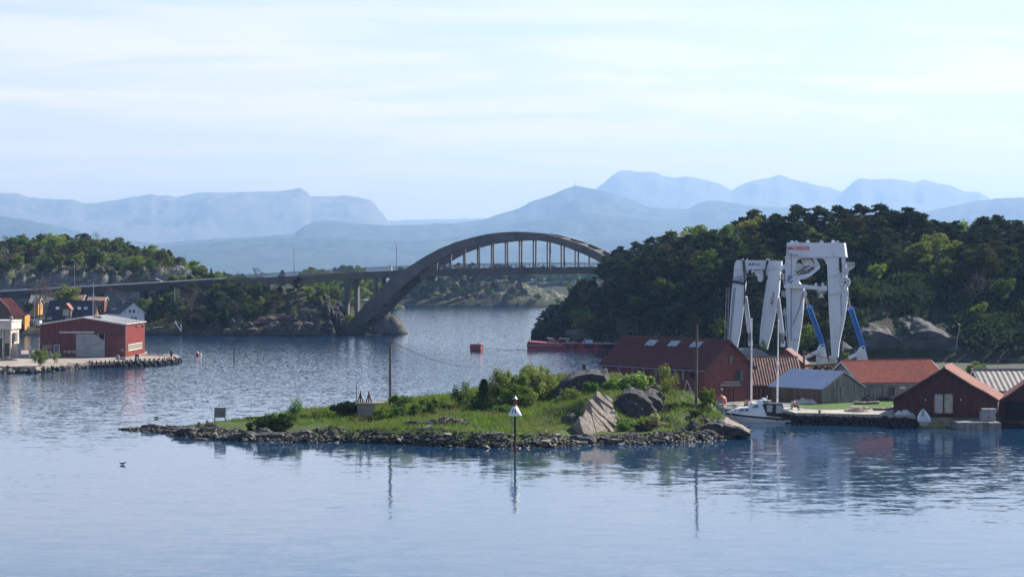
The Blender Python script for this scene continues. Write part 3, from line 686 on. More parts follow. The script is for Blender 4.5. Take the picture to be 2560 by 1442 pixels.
def blanket(name, hill, x0, x1, t0, t1, n, hmax, size, leaf, extra=None, ok=None, seed=1, lump=4.0, aspect=0.55, thr=0.0, **kw):
    """uncountable scrub: leaf-sized faces over the ground, piled into lumps by noise"""
    rs = np.random.RandomState(seed)
    P = (x0 + (x1 - x0) * rs.rand(n))[:, None]; T = (t0 + (t1 - t0) * rs.rand(n))[:, None]
    X, Y, Z = hill.pt(P, T)
    if extra is not None: Z = extra(P, T, X, Y, Z)
    lum = vnoise(X / lump, Y / lump, seed) * 0.7 + vnoise(X / lump * 2.3, Y / lump * 2.3, seed + 3) * 0.3
    keep = (lum > thr)[:, 0]
    if ok is not None: keep &= ok(P[:, 0], T[:, 0])
    X, Y, Z, lum = [a[keep, 0] for a in (X, Y, Z, lum)]
    k = len(X)
    h = hmax * np.clip((lum - thr) / (1 - thr), 0, 1) ** 1.2 * rs.rand(k) ** 0.5
    c = np.stack([X, Y, Z + h], 1)
    V, Fc = leaf_cards(c, np.full((k, 3), 0.15), 1, size, aspect, rs)
    return np_obj(name, V, Fc, [LEAF[leaf]], kind='stuff', **kw)

def region(px, t):
    if px < 1480: return ('at the foot' if t < .3 else 'halfway up' if t < .65 else 'on top') + ' of the point by the bridge'
    w = 'low' if t < .3 else 'halfway up' if t < .6 else 'high'
    if px < 1640: return w + ' on the shoulder beside the arch bridge'
    if px < 1830: return w + ' on the slope above the long red warehouse'
    if px < 1960: return w + ' on the slope behind the lower gantry'
    if px < 2130: return w + ' on the slope behind the taller gantry'
    if px < 2420: return w + ' on the slope above the red tiled barn'
    return w + ' on the slope above the dark boathouses'
sky_trees = [(1512, 632, 'pine', 'pine', 6, 'small ragged pine at the end of the hill where the bridge arch vanishes'), (1548, 612, 'pine', 'pine', 6.5, 'leaning dark pine on the skyline just beyond the bridge arch'),
    (1592, 596, 'pine', 'pine', 8, 'dark pine on the skyline with flat layered top beside a yellow green tree'), (1628, 584, 'pine', 'pine', 8.5, 'broad dark pine on the skyline below the transmitter hill'),
    (1690, 572, 'broad', 'birch', 8, 'grey green broadleaf tree on the skyline next to the bright dome tree'), (1748, 556, 'broad', 'spring', 10.5, 'large bright green dome shaped tree on the skyline above the red warehouse'),
    (1716, 566, 'broad', 'spring', 9, 'bright green tree joined to the large dome shaped one'), (1822, 556, 'pine', 'pine', 8.5, 'dark pine beside the bright dome shaped tree on the skyline'),
    (1856, 538, 'pine', 'pine', 9.5, 'tall dark pine on the skyline above the lower gantry'), (1898, 530, 'pine', 'pine', 10.5, 'dense dark pine on the skyline above the gap between the gantries'),
    (1942, 526, 'pine', 'pine', 10.5, 'highest dark pine on the skyline above the taller gantry'), (1975, 548, 'pine', 'pine_warm', 9, 'brownish pine in the dip of the skyline above the taller gantry'),
    (2030, 526, 'pine', 'pine', 10.5, 'round topped dark pine on the skyline right above the taller gantry'), (2075, 548, 'pine', 'pine', 8.5, 'lower dark pine filling the dip between two tall skyline pines'),
    (2112, 529, 'umbrella', 'pine', 10.5, 'open pine with forked bare trunk showing sky on the skyline'), (2166, 534, 'broad', 'spring', 9.5, 'yellow green tree between two dark skyline pines'),
    (2206, 531, 'pine', 'pine', 10, 'broad dark pine on the skyline beside the yellow green tree'), (2248, 551, 'pine', 'pine', 8.5, 'dark pine in front of the pale green skyline tree'),
    (2281, 522, 'broad', 'spring', 11, 'pale green tree standing up above the dark skyline pines'), (2318, 562, 'pine', 'pine', 7.5, 'short dark pine in the notch of the skyline'),
    (2362, 544, 'broad', 'olive', 9, 'dull green rounded tree on the skyline beside the notch'), (2410, 546, 'broad', 'spring', 9, 'yellow green rounded tree on the skyline above the boathouse'),
    (2452, 543, 'broad', 'birch', 9, 'sunlit broad tree on the skyline next to the lone umbrella pine'), (2495, 531, 'umbrella', 'pine', 9.5, 'lone umbrella shaped pine with clear trunk against the far mountains'),
    (2541, 544, 'umbrella', 'pine', 9, 'second umbrella shaped pine at the edge of the hill crest'), (2590, 556, 'pine', 'pine', 9, 'pine on the crest past the umbrella shaped pines')]
placed = []
for (px, py, k, lf, h, lab) in sky_trees:
    p = on_hill(pine_hill, px, 1.0, pine_extra)
    h2 = wz(py, p.y) - p.z
    h2 = max(h2 * .95, 3.5)
    plant(k, p - Vector((0, 0, 0.2)), h2, leaf=lf, name='pine_tree' if k in ('pine', 'umbrella') else 'broadleaf_tree', label=lab, group='trees along the crest of the wooded hill', wide=1.0 if h2 > 8 else 1.15)
    placed.append(p)
slope_trees = [(1862, 600, 'birch', 'spring', 7.0, 'pale green birch on the dark slope above the lower gantry'), (2345, 582, 'broad', 'birch', 7.5, 'wide yellow green tree on the upper slope above the tiled barn'), (2300, 590, 'broad', 'birch', 7, 'yellow green tree beside the widest light tree of the upper slope'),
    (2400, 590, 'broad', 'birch', 7, 'light green tree on the upper slope below the rounded skyline trees'), (2192, 656, 'broad', 'spring', 4.5, 'small bright green tree alone on the dark slope beside the taller gantry'), (2220, 640, 'birch', 'birch', 5, 'thin light birch on the dark slope near the small bright green tree'),
    (1792, 782, 'birch', 'spring', 5.5, 'yellow green birch low on the slope beside the lower gantry'), (1745, 800, 'pine', 'pine_warm', 5.5, 'lighter pine low on the slope behind the warehouse roof'), (1700, 640, 'broad', 'green', 6, 'mid green tree tucked among pines under the bright dome tree'),
    (2250, 612, 'broad', 'olive', 6, 'olive green tree under the row of skyline pines'), (2450, 738, 'birch', 'birch', 5.5, 'pale birch halfway up the slope above the boathouses'), (2505, 690, 'broad', 'green', 6, 'mid green tree on the slope at the far end of the hill'),
    (1640, 618, 'birch', 'birch', 5, 'thin light green birch among the pines by the bridge'), (1960, 640, 'broad', 'green', 6, 'green tree half hidden by the top of the taller gantry'), (2150, 700, 'broad', 'green', 5.5, 'green tree beside the sheave wheel of the taller gantry')]
for (px, py, k, lf, h, lab) in slope_trees:
    p = hill_at_top(pine_hill, px, py, h, pine_extra, 0.03, 0.97)
    plant(k, p - Vector((0, 0, 0.2)), h, leaf=lf, name='broadleaf_tree' if k != 'pine' else 'pine_tree', label=lab, group='light trees scattered on the wooded hill', wide=1.1)
    placed.append(p)
def pine_ok(px, t):
    if 2110 < px < 2425 and t < 0.30: return False
    if 2080 < px < 2500 and t < 0.10: return False
    return True
for (px, t, p) in scatter(pine_hill, 1350, 2600, 0.0, 0.97, 5.0, 262, pine_extra, pine_ok, 5):
    if any(abs(p.x - q.x) < 4.2 and -13 < p.y - q.y < 3 for q in placed): continue
    r = rng.random()
    h = (7.0 + 3.6 * rng.random()) * (0.62 + 0.38 * min(1, (px - 1330) / 150.0))
    if t < 0.12: h *= 0.85
    if t > 0.78: h = min(h, 6.0)
    if r < 0.76:
        lf = 'pine' if rng.random() < 0.75 else 'pine_warm'; lb = ('tall ' if h > 9 else 'small ' if h < 7 else '') + ('dark green' if lf == 'pine' else 'brownish green') + ' pine ' + region(px, t)
        plant('pine', p - Vector((0, 0, 0.3)), h, leaf=lf, name='pine_tree', label=lb, group=lb.replace('pine ', 'pines '), wide=1.12)
    elif r < 0.93: plant('broad', p - Vector((0, 0, 0.3)), h * 0.85, leaf=rng.choice(['green', 'birch', 'olive']), name='broadleaf_tree', label='dull green broadleaf tree ' + region(px, t), group='broadleaf trees ' + region(px, t))
    else: plant('bare', p - Vector((0, 0, 0.3)), h * 0.8, name='bare_tree', label='leafless grey tree ' + region(px, t), group='leafless grey trees ' + region(px, t))

blanket('undergrowth', pine_hill, 1330, 2620, 0.01, 1.02, 70000, 3.6, 0.42, 'pine', pine_extra, lambda P, T: ~((P > 2110) & (P < 2425) & (T < 0.12 + .1 * np.sin(P / 23))), 3, 5.0)
blanket('heather_scrub', left_hill, -60, 640, 0.10, 1.05, 26000, 1.0, 0.26, 'heather', left_extra, None, 4, 5.0, 0.5, 0.35)
blanket('green_scrub', left_hill, -60, 640, 0.10, 1.05, 26000, 1.6, 0.28, 'green', left_extra, None, 9, 6.0, 0.5, 0.45)
blanket('point_scrub', town_flat, 352, 860, 0.03, 1.05, 46000, 1.7, 0.26, 'olive', town_extra, lambda P, T: ~((P > 690) & (P < 850) & (T > 0.1) & (T < 0.78)) & ~((P > 560) & (T < 0.14)), 5, 4.0, 0.5, 0.3)
lh = [(135, 579, 'broad', 'spring', 7.5, 1.25, 'large round green tree topping the heath hill'), (28, 588, 'broad', 'birch', 5, 1.2, 'green tree on the heath hill crest at the edge of the view'), (60, 585, 'broad', 'birch', 5.5, 1.0, 'rounded green tree on the heath hill crest near the edge of the view'), (88, 592, 'birch', 'birch', 4.5, 1.0, 'small green tree on the crest next to the large round one'),
      (290, 593, 'broad', 'birch', 6, 1.1, 'green tree on the crest past the lookout'), (318, 597, 'birch', 'birch', 5.5, 1.0, 'thinner green tree on the crest past the lookout'), (182, 598, 'broad', 'green', 4, 1.0, 'low green tree on the crest just before the lookout'), (345, 612, 'birch', 'birch', 3.2, 1.0, 'small thin tree where the crest begins to fall'),
      (362, 612, 'birch', 'olive', 2.8, 1.0, 'small sapling alone on the falling crest'), (112, 636, 'broad', 'green', 5.5, 1.1, 'green tree on the heath slope below the large round tree'), (150, 640, 'broad', 'birch', 5, 1.1, 'sunlit green tree on the heath slope above the lamp post'), (198, 645, 'birch', 'spring', 6, 1.1, 'yellow green birch on the slope beside the lamp post'),
      (245, 625, 'broad', 'green', 5.5, 1.1, 'dark green tree in the middle of the heath slope'), (290, 632, 'broad', 'birch', 6, 1.1, 'tall green tree in the middle of the heath slope'), (345, 640, 'broad', 'spring', 5.5, 1.25, 'wide yellow green tree above the road near the car'), (375, 655, 'broad', 'green', 4.5, 1.1, 'dark green tree above the road just past the car'),
      (230, 660, 'broad', 'olive', 4.5, 1.1, 'olive tree low on the heath slope above the road cut'), (418, 640, 'broad', 'birch', 3.6, 1.0, 'small sunlit tree beside the bare rock outcrop'), (485, 650, 'broad', 'spring', 5.2, 1.0, 'yellow green tree at the end of the heath hill past the outcrop'), (505, 662, 'broad', 'birch', 4.5, 1.0, 'light green tree sloping off the end of the heath hill'), (528, 668, 'spruce', 'spruce', 4.2, 0.9, 'small dark conifer at the end of the heath hill'),
      (560, 676, 'spruce', 'spruce', 3.6, 1.0, 'dark conifer tip rising behind the viaduct scrub'), (545, 690, 'broad', 'birch', 4, 1.1, 'sunlit tree below the small dark conifer'), (30, 640, 'broad', 'olive', 4.5, 1.1, 'olive tree on the heath slope near the edge of the view'), (20, 672, 'broad', 'green', 4.2, 1.1, 'green tree above the rock cut near the edge of the view')]
plh = []
for (px, py, k, lf, h, wd, lab) in lh:
    p = hill_at_top(left_hill, px, py, h, left_extra, 0.10, 1.0)
    plant(k, p - Vector((0, 0, 0.2)), h, leaf=lf, name='conifer_tree' if k == 'spruce' else 'broadleaf_tree', label=lab, group='trees on the heath hill', wide=wd); plh.append(p)
def lregion(px, t):
    a = 'near the edge of the view' if px < 110 else 'above the houses' if px < 300 else 'above the road' if px < 430 else 'at its lower end'
    return ('high' if t > 0.75 else 'midway' if t > 0.4 else 'low') + ' on the heath hill ' + a
for (px, t, p) in scatter(left_hill, -40, 620, 0.16, 0.99, 5.0, 135, left_extra, None, 15):
    if any((p - q).length < 2.5 for q in plh): continue
    r = rng.random()
    if t > 0.9: hh = 1.6
    else: hh = 2.4 + 2.2 * rng.random()
    if r < 0.42: plant('shrub', p - Vector((0, 0, 0.1)), hh * 0.75, leaf=rng.choice(['olive', 'heather', 'green']), name='shrub', label='low shrub ' + lregion(px, t), cat='shrub', group='shrubs ' + lregion(px, t), wide=1.5)
    elif r < 0.86: plant('broad', p - Vector((0, 0, 0.2)), hh, leaf=rng.choice(['green', 'spring', 'birch', 'olive']), name='broadleaf_tree', label=('small ' if hh > 3.2 else 'tiny ') + 'green tree ' + lregion(px, t), group=('small' if hh > 3.2 else 'tiny') + ' trees ' + lregion(px, t), wide=1.15)
    else: plant('bare', p - Vector((0, 0, 0.2)), hh * 0.9, name='bare_tree', label='leafless grey tree ' + lregion(px, t), group='leafless trees ' + lregion(px, t))

tp = [(703, 675, 'pine', 'pine', 7.2, 0.75, 'tall pine standing above the bridge deck at its landward end'), (742, 689, 'pine', 'pine', 6.6, 0.8, 'second pine rising above the bridge deck beside the tallest'), (530, 722, 'spruce', 'spruce', 8.5, 1.0, 'dark pointed spruce on the wooded point'), (592, 706, 'pine', 'pine', 7.5, 1.1, 'wide dark pine below the viaduct on the wooded point'),
      (560, 770, 'spruce', 'spruce', 6.0, 1.3, 'dark spruce low on the wooded point near the water'), (655, 735, 'birch', 'spring', 6.0, 0.9, 'bright green narrow tree on the wooded point'), (735, 762, 'birch', 'spring', 3.5, 1.0, 'small bright green tree above the cliff of the point'), (772, 712, 'broad', 'spring', 4.6, 0.9, 'yellow green tree under the bridge deck'), (805, 706, 'broad', 'birch', 4.6, 1.0, 'spreading light tree under the bridge deck'), (835, 712, 'broad', 'birch', 4.6, 1.2, 'domed light green tree just before the first bridge pier'),
      (428, 714, 'broad', 'spring', 6.0, 0.8, 'yellow green tree next to the yard pole on the wooded point'), (392, 745, 'pine', 'pine_warm', 6.5, 1.1, 'broad dull pine behind the white house'), (455, 722, 'bare', None, 7, 1.0, 'tall leafless brown tree in the middle of the wooded point'), (500, 712, 'bare', None, 7.5, 1.1, 'leafless grey tree beside the pointed spruce'), (478, 745, 'bare', None, 6, 1.1, 'pale leafless tree in front of the brown ones on the point'),
      (645, 663, 'bare', None, 7.0, 0.8, 'leafless tree with wide fan of branches against the far hills'), (598, 678, 'bare', None, 5.5, 0.6, 'thin leafless tree against the far hills beside the viaduct'), (470, 800, 'broad', 'olive', 4.5, 1.2, 'olive tree near the shore wall by the slanted boom'), (620, 742, 'pine', 'pine', 5.5, 1.2, 'dark pine spreading below the larger one on the point'), (690, 735, 'pine', 'pine_warm', 5.0, 1.2, 'brownish pine under the tall deck side pine'), (515, 700, 'broad', 'spring', 4.0, 1.1, 'bright green tree along the road on the point'), (820, 745, 'shrub', 'spring', 2.0, 1.4, 'bright shrub on top of the dark cliff'), (795, 735, 'shrub', 'birch', 1.8, 1.6, 'light shrub at the cliff top before the first pier')]
pl3 = []
for (px, py, k, lf, h, wd, lab) in tp:
    p = hill_at_top(town_flat, px, py, h, town_extra, 0.04, 1.0)
    h = max(wz(py, p.y) - p.z, 1.5)
    plant(k, p - Vector((0, 0, 0.2)), h, leaf=lf, name={'pine': 'pine_tree', 'spruce': 'spruce_tree', 'bare': 'bare_tree', 'shrub': 'shrub'}.get(k, 'broadleaf_tree'), label=lab, cat='shrub' if k == 'shrub' else 'tree', group='trees on the wooded point', wide=wd); pl3.append(p)
for i in range(30):
    px = 412 + i * 8.2 + rng.uniform(-3, 3); k = rng.choice(['broad', 'broad', 'birch', 'bare', 'pine'])
    py = np.interp(px, [415, 470, 560, 650], [690, 684, 690, 698]) + rng.uniform(-9, 8); p = hill_at_top(town_flat, px, py, 5.5, town_extra, .55, 1.0); h = max(wz(py, p.y) - p.z, 3.0)
    plant(k, p - Vector((0, 0, 0.2)), h, leaf=rng.choice(['spring', 'birch', 'green']) if k != 'pine' else 'pine', name={'pine': 'pine_tree', 'bare': 'bare_tree'}.get(k, 'broadleaf_tree'), label={'pine': 'dark pine', 'bare': 'leafless tree'}.get(k, 'light green tree') + ' screening the approach road ' + ('near the street lamp' if px < 500 else 'above the pointed spruce' if px < 570 else 'where the viaduct begins'), group={'pine': 'pines', 'bare': 'leafless trees'}.get(k, 'light trees') + ' screening the approach road', wide=1.2); pl3.append(p)
def tok(px, t):
    if px < 352: return False
    if 690 < px < 850 and 0.12 < t < 0.75: return False
    if px > 850: return t > 0.55
    if px > 560: return t > 0.16
    if px < 440: return t > 0.16
    return t > 0.03
def tregion(px, t):
    a = 'beside the white house' if px < 420 else 'near the slanted boom' if px < 500 else 'around the pointed spruce' if px < 570 else 'above the rocky shore' if px < 680 else 'near the bridge cliff' if px < 850 else 'behind the bridge piers'
    return ('low ' if t < 0.35 else 'midway ' if t < 0.75 else 'high ') + 'on the wooded point ' + a
for (px, t, p) in scatter(town_flat, 352, 945, 0.03, 1.0, 3.3, 215, town_extra, tok, 25):
    if any((p - q).length < 2.0 for q in pl3): continue
    r = rng.random(); h = 3.2 + 3.0 * rng.random()
    if px > 640: h *= 0.7
    if px > 850: h *= 0.8
    if t > 0.75: h *= 0.75
    if r < 0.25: plant('pine', p - Vector((0, 0, 0.3)), h * 1.15, leaf='pine', name='pine_tree', label='dark pine ' + tregion(px, t), group='dark pines ' + tregion(px, t), wide=1.25)
    elif r < 0.60: plant('broad', p - Vector((0, 0, 0.3)), h, leaf=rng.choice(['green', 'olive', 'birch', 'spring', 'green']), name='broadleaf_tree', label='green broadleaf tree ' + tregion(px, t), group='broadleaf trees ' + tregion(px, t), wide=1.15)
    elif r < 0.78: plant('bare', p - Vector((0, 0, 0.3)), h * 1.1, name='bare_tree', label='leafless brown tree ' + tregion(px, t), group='leafless trees ' + tregion(px, t))
    else: plant('shrub', p - Vector((0, 0, 0.1)), h * 0.6, leaf=rng.choice(['olive', 'heather', 'heather']), name='shrub', label='low brownish shrub ' + tregion(px, t), cat='shrub', group='shrubs ' + tregion(px, t), wide=1.5)

def joined(kind, var):
    tm, cm, H0 = PROTO[kind][var]
    import bmesh
    bm = bmesh.new(); bm.from_mesh(tm); k = len(bm.faces); bm.from_mesh(cm)
    me = bpy.data.meshes.new('small_tree'); 
    for i, f in enumerate(bm.faces): f.material_index = 0 if i < k else 1
    bm.to_mesh(me); bm.free(); me.materials.append(tm.materials[0]); me.materials.append(cm.materials[0]); return me, H0
SMALL = {k: [joined(k, v) for v in range(2)] for k in ('pine', 'broad')}
def small_tree(kind, p, h, leaf, label, group, wide=1.0, name=None):
    me, H0 = SMALL[kind][rng.randrange(2)]; s = h / H0
    o = bpy.data.objects.new(name or ('pine_tree' if kind == 'pine' else 'broadleaf_tree'), me); COL.objects.link(o); o.location = p; o.scale = (s * wide, s * wide, s); o.rotation_euler = (0, 0, rng.random() * 6.28)
    if leaf: o.material_slots[1].link = 'OBJECT'; o.material_slots[1].material = LEAF[leaf]
    tag(o, label, 'tree', group)
for (px, t, p) in scatter(far_isle, 985, 1320, 0.05, 1.0, 5.5, 120, isle_extra, lambda px, t: (px < 1130 - 60 * (1 - t)) or t > 0.72 or rng.random() < 0.05, 35):
    w = 'in the dark wood on the island under the bridge' if px < 1130 else 'on top of the rocky island under the bridge deck'
    small_tree('pine' if rng.random() < 0.7 else 'broad', p - Vector((0, 0, 0.3)), (5.5 + 2.5 * rng.random()) * (1.15 if px > 1130 and t > 0.8 else 1), rng.choice(['pine', 'pine', 'green']), 'small dark tree ' + w, 'dark trees ' + w, 1.2)
for (px, py, lab) in ((1163, 728, 'small yellow green tree low on the rocky island'), (1277, 738, 'pale green tree under the rock face of the island'), (1305, 722, 'yellow green tree at the end of the island crest'), (1345, 735, 'light green tree on the low end of the rocky island'), (1395, 745, 'light tree at the island end beside the pine hill')):
    p = hill_at_top(far_isle, px, py, 3.5, isle_extra); small_tree('broad', p, 4, 'birch', lab, None, 1.2)
for (px, t, p) in scatter(far_wood, 1210, 1520, 0.3, 1.0, 9, 60, None, None, 45):
    small_tree('broad' if rng.random() < 0.6 else 'pine', p - Vector((0, 0, 0.3)), 8 + 4 * rng.random(), 'green', 'hazy tree in the wood beyond the island under the bridge', 'hazy trees beyond the island', 1.3)
for (px, t, p) in scatter(bank, 760, 985, 0.1, 1.0, 9, 70, None, None, 55):
    small_tree('broad', p - Vector((0, 0, 0.3)), 4 + 3.5 * rng.random(), rng.choice(['birch', 'green', 'spring', 'green']), 'green garden tree among the houses seen between the bridge piers', 'garden trees seen between the bridge piers', 1.2)
conc_m = mat('bridge_concrete', (0.115, 0.11, 0.104), 0.9, var=0.18, scale=0.35, bump=0.15, bscale=3, wear=(0.085, 0.08, 0.078), wear_amt=0.45, wear_scale=0.25, stretch=(1, 1, 0.5))
dconc_m = mat('dark_bridge_concrete', (0.05, 0.049, 0.048), 0.9, var=0.2, scale=0.35, wear=(0.035, 0.034, 0.033), wear_amt=0.4, wear_scale=0.3)
rail_m = mat('railing_steel', (0.22, 0.23, 0.25), 0.5, 0.4)
asph_m = mat('road_asphalt', (0.05, 0.05, 0.052), 0.9)
lampwhite_m = mat('lamp_head_white', (0.75, 0.76, 0.78), 0.4)
TH = R(20); TT = math.tan(TH); BX0, BY0 = wx(1300, 550), 550.0
def bplane(px, off=0.0):                 # point of the near rib plane in this column; off = distance towards the far rib
    y0 = BY0 + off / math.cos(TH)
    return (y0 + TT * BX0) / (1 + TT * (px - CX) / FPX)
PERP = Vector((math.sin(TH), math.cos(TH), 0)); AXB = Vector((math.cos(TH), -math.sin(TH), 0))
BW = 11.0
topc = [(860, 818), (871, 806), (893, 782), (937, 735), (982, 693), (1026, 664), (1062, 641), (1100, 621), (1137, 606), (1175, 595), (1212, 586), (1250, 581), (1287, 579), (1325, 580.5), (1362, 584.5), (1400, 594), (1437, 605), (1475, 620), (1507, 637), (1545, 660), (1580, 684), (1615, 712), (1650, 745), (1690, 790)]
botc = [(872, 848), (884, 834), (915, 804), (959, 757), (1004, 715), (1048, 681), (1092, 653), (1128, 632), (1160, 620), (1195, 610), (1230, 604.5), (1265, 601), (1301, 599.5), (1337, 600.5), (1372, 605), (1407, 615), (1444, 629), (1480, 645), (1515, 665), (1550, 690), (1585, 719), (1620, 752), (1650, 785)]
def bpt(px, py, off=0.0):
    Y = bplane(px); p = wp(px, py, Y); return p + PERP * off
def resample(cur, n):
    a = np.array(cur, float); d = np.concatenate([[0], np.cumsum(np.hypot(np.diff(a[:, 0]), np.diff(a[:, 1])))])
    s_ = np.linspace(0, d[-1], n); return np.stack([np.interp(s_, d, a[:, 0]), np.interp(s_, d, a[:, 1])], 1)
bridge = thing('arch_bridge', 'grey concrete arch bridge with hangers carrying the road over the sound', 'bridge', bpt(1300, 690))
RIBT = 1.25
def rib(off):
    tp_, bt = resample(topc, 48), resample(botc, 48)
    mb = MB(); vs = []; fs = []
    for i in range(48):
        a = bpt(*tp_[i], 0); b = bpt(*bt[i], 0)
        vs += [a + PERP * off, a + PERP * (off + RIBT), b + PERP * (off + RIBT), b + PERP * off]
    for i in range(47):
        for k in range(4): fs.append((i * 4 + k, i * 4 + (k + 1) % 4, i * 4 + 4 + (k + 1) % 4, i * 4 + 4 + k))
    fs += [(0, 3, 2, 1), (188, 189, 190, 191)]
    mb.mesh(vs, fs, conc_m); return mb
rib(0).build('arch_rib', bridge); rib(BW - RIBT).build('arch_rib', bridge)
def deck_top(px): return float(np.interp(px, [-60, 0, 200, 390, 480, 585, 650, 750, 850, 950, 1050, 1150, 1300, 1480, 1700], [735, 731, 720, 709.5, 704, 698, 694.5, 689, 683, 678, 674, 671.5, 669, 667.5, 666.5]))
def deck_bot(px): return float(np.interp(px, [-60, 0, 200, 390, 480, 585, 650, 750, 800, 870, 950, 1000, 1050, 1150, 1300, 1480, 1700], [752, 748, 736, 724, 719, 714, 711, 706, 702, 698.5, 694.5, 692.5, 691, 689, 686, 683.5, 682.5]))
def deck_part(x0, x1, n, name, m):
    mb = MB(); vs = []; fs = []; xs_ = np.linspace(x0, x1, n)
    for x in xs_:
        a = bpt(x, deck_top(x), 0.4 + RIBT); b = bpt(x, deck_bot(x), 0.4 + RIBT)
        w = PERP * (BW - 2 * RIBT - 0.8)
        vs += [a, a + w, b + w, b]
    for i in range(n - 1):
        for k in range(4): fs.append((i * 4 + k, i * 4 + (k + 1) % 4, i * 4 + 4 + (k + 1) % 4, i * 4 + 4 + k))
    fs += [(0, 3, 2, 1), tuple(range(4 * n - 4, 4 * n))]
    mb.mesh(vs, fs, m)
    for off, s_ in ((0.4 + RIBT - 0.25, 1), (BW - RIBT - 0.4, 1)):
        vs = []; fs = []
        for x in xs_:
            a = bpt(x, deck_top(x), off); vs += [a + Vector((0, 0, 0.12)), a + Vector((0, 0, 0.12)) + PERP * 0.25, a + PERP * 0.25 - Vector((0, 0, 0.75)), a - Vector((0, 0, 0.75))]
        for i in range(n - 1):
            for k in range(4): fs.append((i * 4 + k, i * 4 + (k + 1) % 4, i * 4 + 4 + (k + 1) % 4, i * 4 + 4 + k))
        fs += [(0, 3, 2, 1), tuple(range(4 * n - 4, 4 * n))]
        mb.mesh(vs, fs, m)
    mb.build(name, bridge)
deck_part(576, 1700, 40, 'deck', conc_m)
deck_part(-60, 575, 22, 'viaduct_deck', dconc_m)
mb = MB(); xs_ = np.linspace(-60, 1700, 60)
for a, b in zip(xs_[:-1], xs_[1:]):
    u = Vector((0, 0, 0.03)); w = PERP * (BW - 2 * RIBT - 1.6)
    p, q = bpt(a, deck_top(a), RIBT + 0.8) + u, bpt(b, deck_top(b), RIBT + 0.8) + u
    mb.poly([p, q, q + w, p + w], asph_m)
mb.build('carriageway', bridge)
for k in range(-1, 12):
    x = 1054.5 + 35.45 * k + (35.45 if k < 0 else 0) * 0
    for row, off in enumerate((0.35, BW - RIBT + 0.35)):
        pc = bpt(x, 690, 0)
        yb = float(np.interp(x, [c[0] for c in botc], [c[1] for c in botc])); z1 = bpt(x, yb).z + 0.2; z0 = bpt(x, deck_top(x)).z - 0.6
        if z1 - z0 < 0.9: continue
        mb = MB(); c = pc + PERP * (off + 0.25); c.z = (z0 + z1) / 2
        mb.box(c, (0.34, 0.5, z1 - z0), conc_m, -TH); mb.build('hanger', bridge)
for px in (966, 1030, 1395, 1440, 1478, 925):
    yb = float(np.interp(px, [c[0] for c in botc], [c[1] for c in botc])); yt = float(np.interp(px, [c[0] for c in topc], [c[1] for c in topc]))
    f = 0.5 if px < 1200 else 0.25
    p = bpt(px, yt + (yb - yt) * f, RIBT); mb = MB()
    mb.para(p - AXB * 0.5 - Vector((0, 0, 0.45)), AXB * 1.0, PERP * (BW - 2 * RIBT), (0, 0, 0.9), conc_m); mb.build('cross_beam', bridge)
p = bpt(1052, 689.5, RIBT); mb = MB(); mb.para(p - AXB * 0.9 - Vector((0, 0, 1.3)), AXB * 1.9, PERP * (BW - 2 * RIBT), (0, 0, 1.25), conc_m); mb.build('cross_beam', bridge)
for (a, b) in ((905, 940), (940, 975)):
    ya = float(np.interp(a, [c[0] for c in botc], [c[1] for c in botc])) - 12; yb = float(np.interp(b, [c[0] for c in botc], [c[1] for c in botc])) - 12
    mb = MB(); mb.tube([bpt(a, ya, RIBT), bpt(b, yb, BW - RIBT)], 0.4, conc_m, 4); mb.build('brace', bridge)
    mb = MB(); mb.tube([bpt(a, ya, BW - RIBT), bpt(b, yb, RIBT)], 0.4, conc_m, 4); mb.build('brace', bridge)
mb = MB(); c = bpt(873, 838, -0.4); mb.para(Vector((c.x - 5.0, c.y, -1)), AXB * 7.4, PERP * (BW + 0.8), (0, 0, 3.6), dconc_m)
mb.build('springing_block', bridge)
c2 = bpt(893, 836, 1.0); mb = MB(); mb.prism([Vector((c2.x - 1, c2.y, -1)), Vector((c2.x + 3.3, c2.y - .8, -1)), Vector((c2.x + 3.0, c2.y - .7, 1.3)), Vector((c2.x - 1, c2.y, 0.9))], PERP * (BW - 3), mat('pale_footing_concrete', (0.50, 0.45, 0.38), 0.9)); mb.build('footing', bridge)
mb = MB(); c = bpt(845, 812, 2.0); mb.para(Vector((c.x - 1.2, c.y - 1.0, -0.5)), AXB * 5.0, PERP * 8, (0, 0, c.z + 0.5), dconc_m); mb.build('abutment', bridge)
for (px, pb, w, off) in ((868, 806, 1.05, 1.2), (893, 790, 1.05, BW - 3.2), (938.5, 741, 0.72, 1.0), (960, 728, 0.72, BW - 3.2), (979.5, 702, 0.7, 1.0), (668, 740, 1.3, 1.5), (600, 750, 1.3, 1.5)):
    x = px - off * math.sin(TH) * FPX / bplane(px) * 0.0
    Yp = bplane(px) + off * math.cos(TH)
    zt = wz(deck_bot(px) - 1, bplane(px)); zb = wz(pb, Yp) - 1.5
    mb = MB(); c = Vector((wx(px, Yp), Yp, (zt + zb) / 2)); mb.box(c, (w, 1.5, zt - zb), conc_m, -TH); mb.build('pier', bridge)
for px in (20, 130, 250, 360, 470):
    Yp = bplane(px) + 4; zt = wz(deck_bot(px), bplane(px)); mb = MB(); mb.box((wx(px, Yp), Yp, (zt + 3) / 2), (1.2, 3.0, zt - 3.0), dconc_m, -TH); mb.build('pier', bridge)
def railing(off, x0, x1):
    mb = MB(); xs_ = np.arange(x0, x1, 11.5)
    for h in (0.45, 0.8, 1.15):
        mb.tube([bpt(x, deck_top(x), off) + Vector((0, 0, h + .12)) for x in xs_], 0.05, rail_m, 4)
    for x in xs_:
        p = bpt(x, deck_top(x), off); mb.tube([p, p + Vector((0, 0, 1.3))], 0.05, rail_m, 4)
    mb.build('railing', bridge)
railing(RIBT + 0.25, 560, 1640); railing(BW - RIBT - 0.25, 560, 1640)
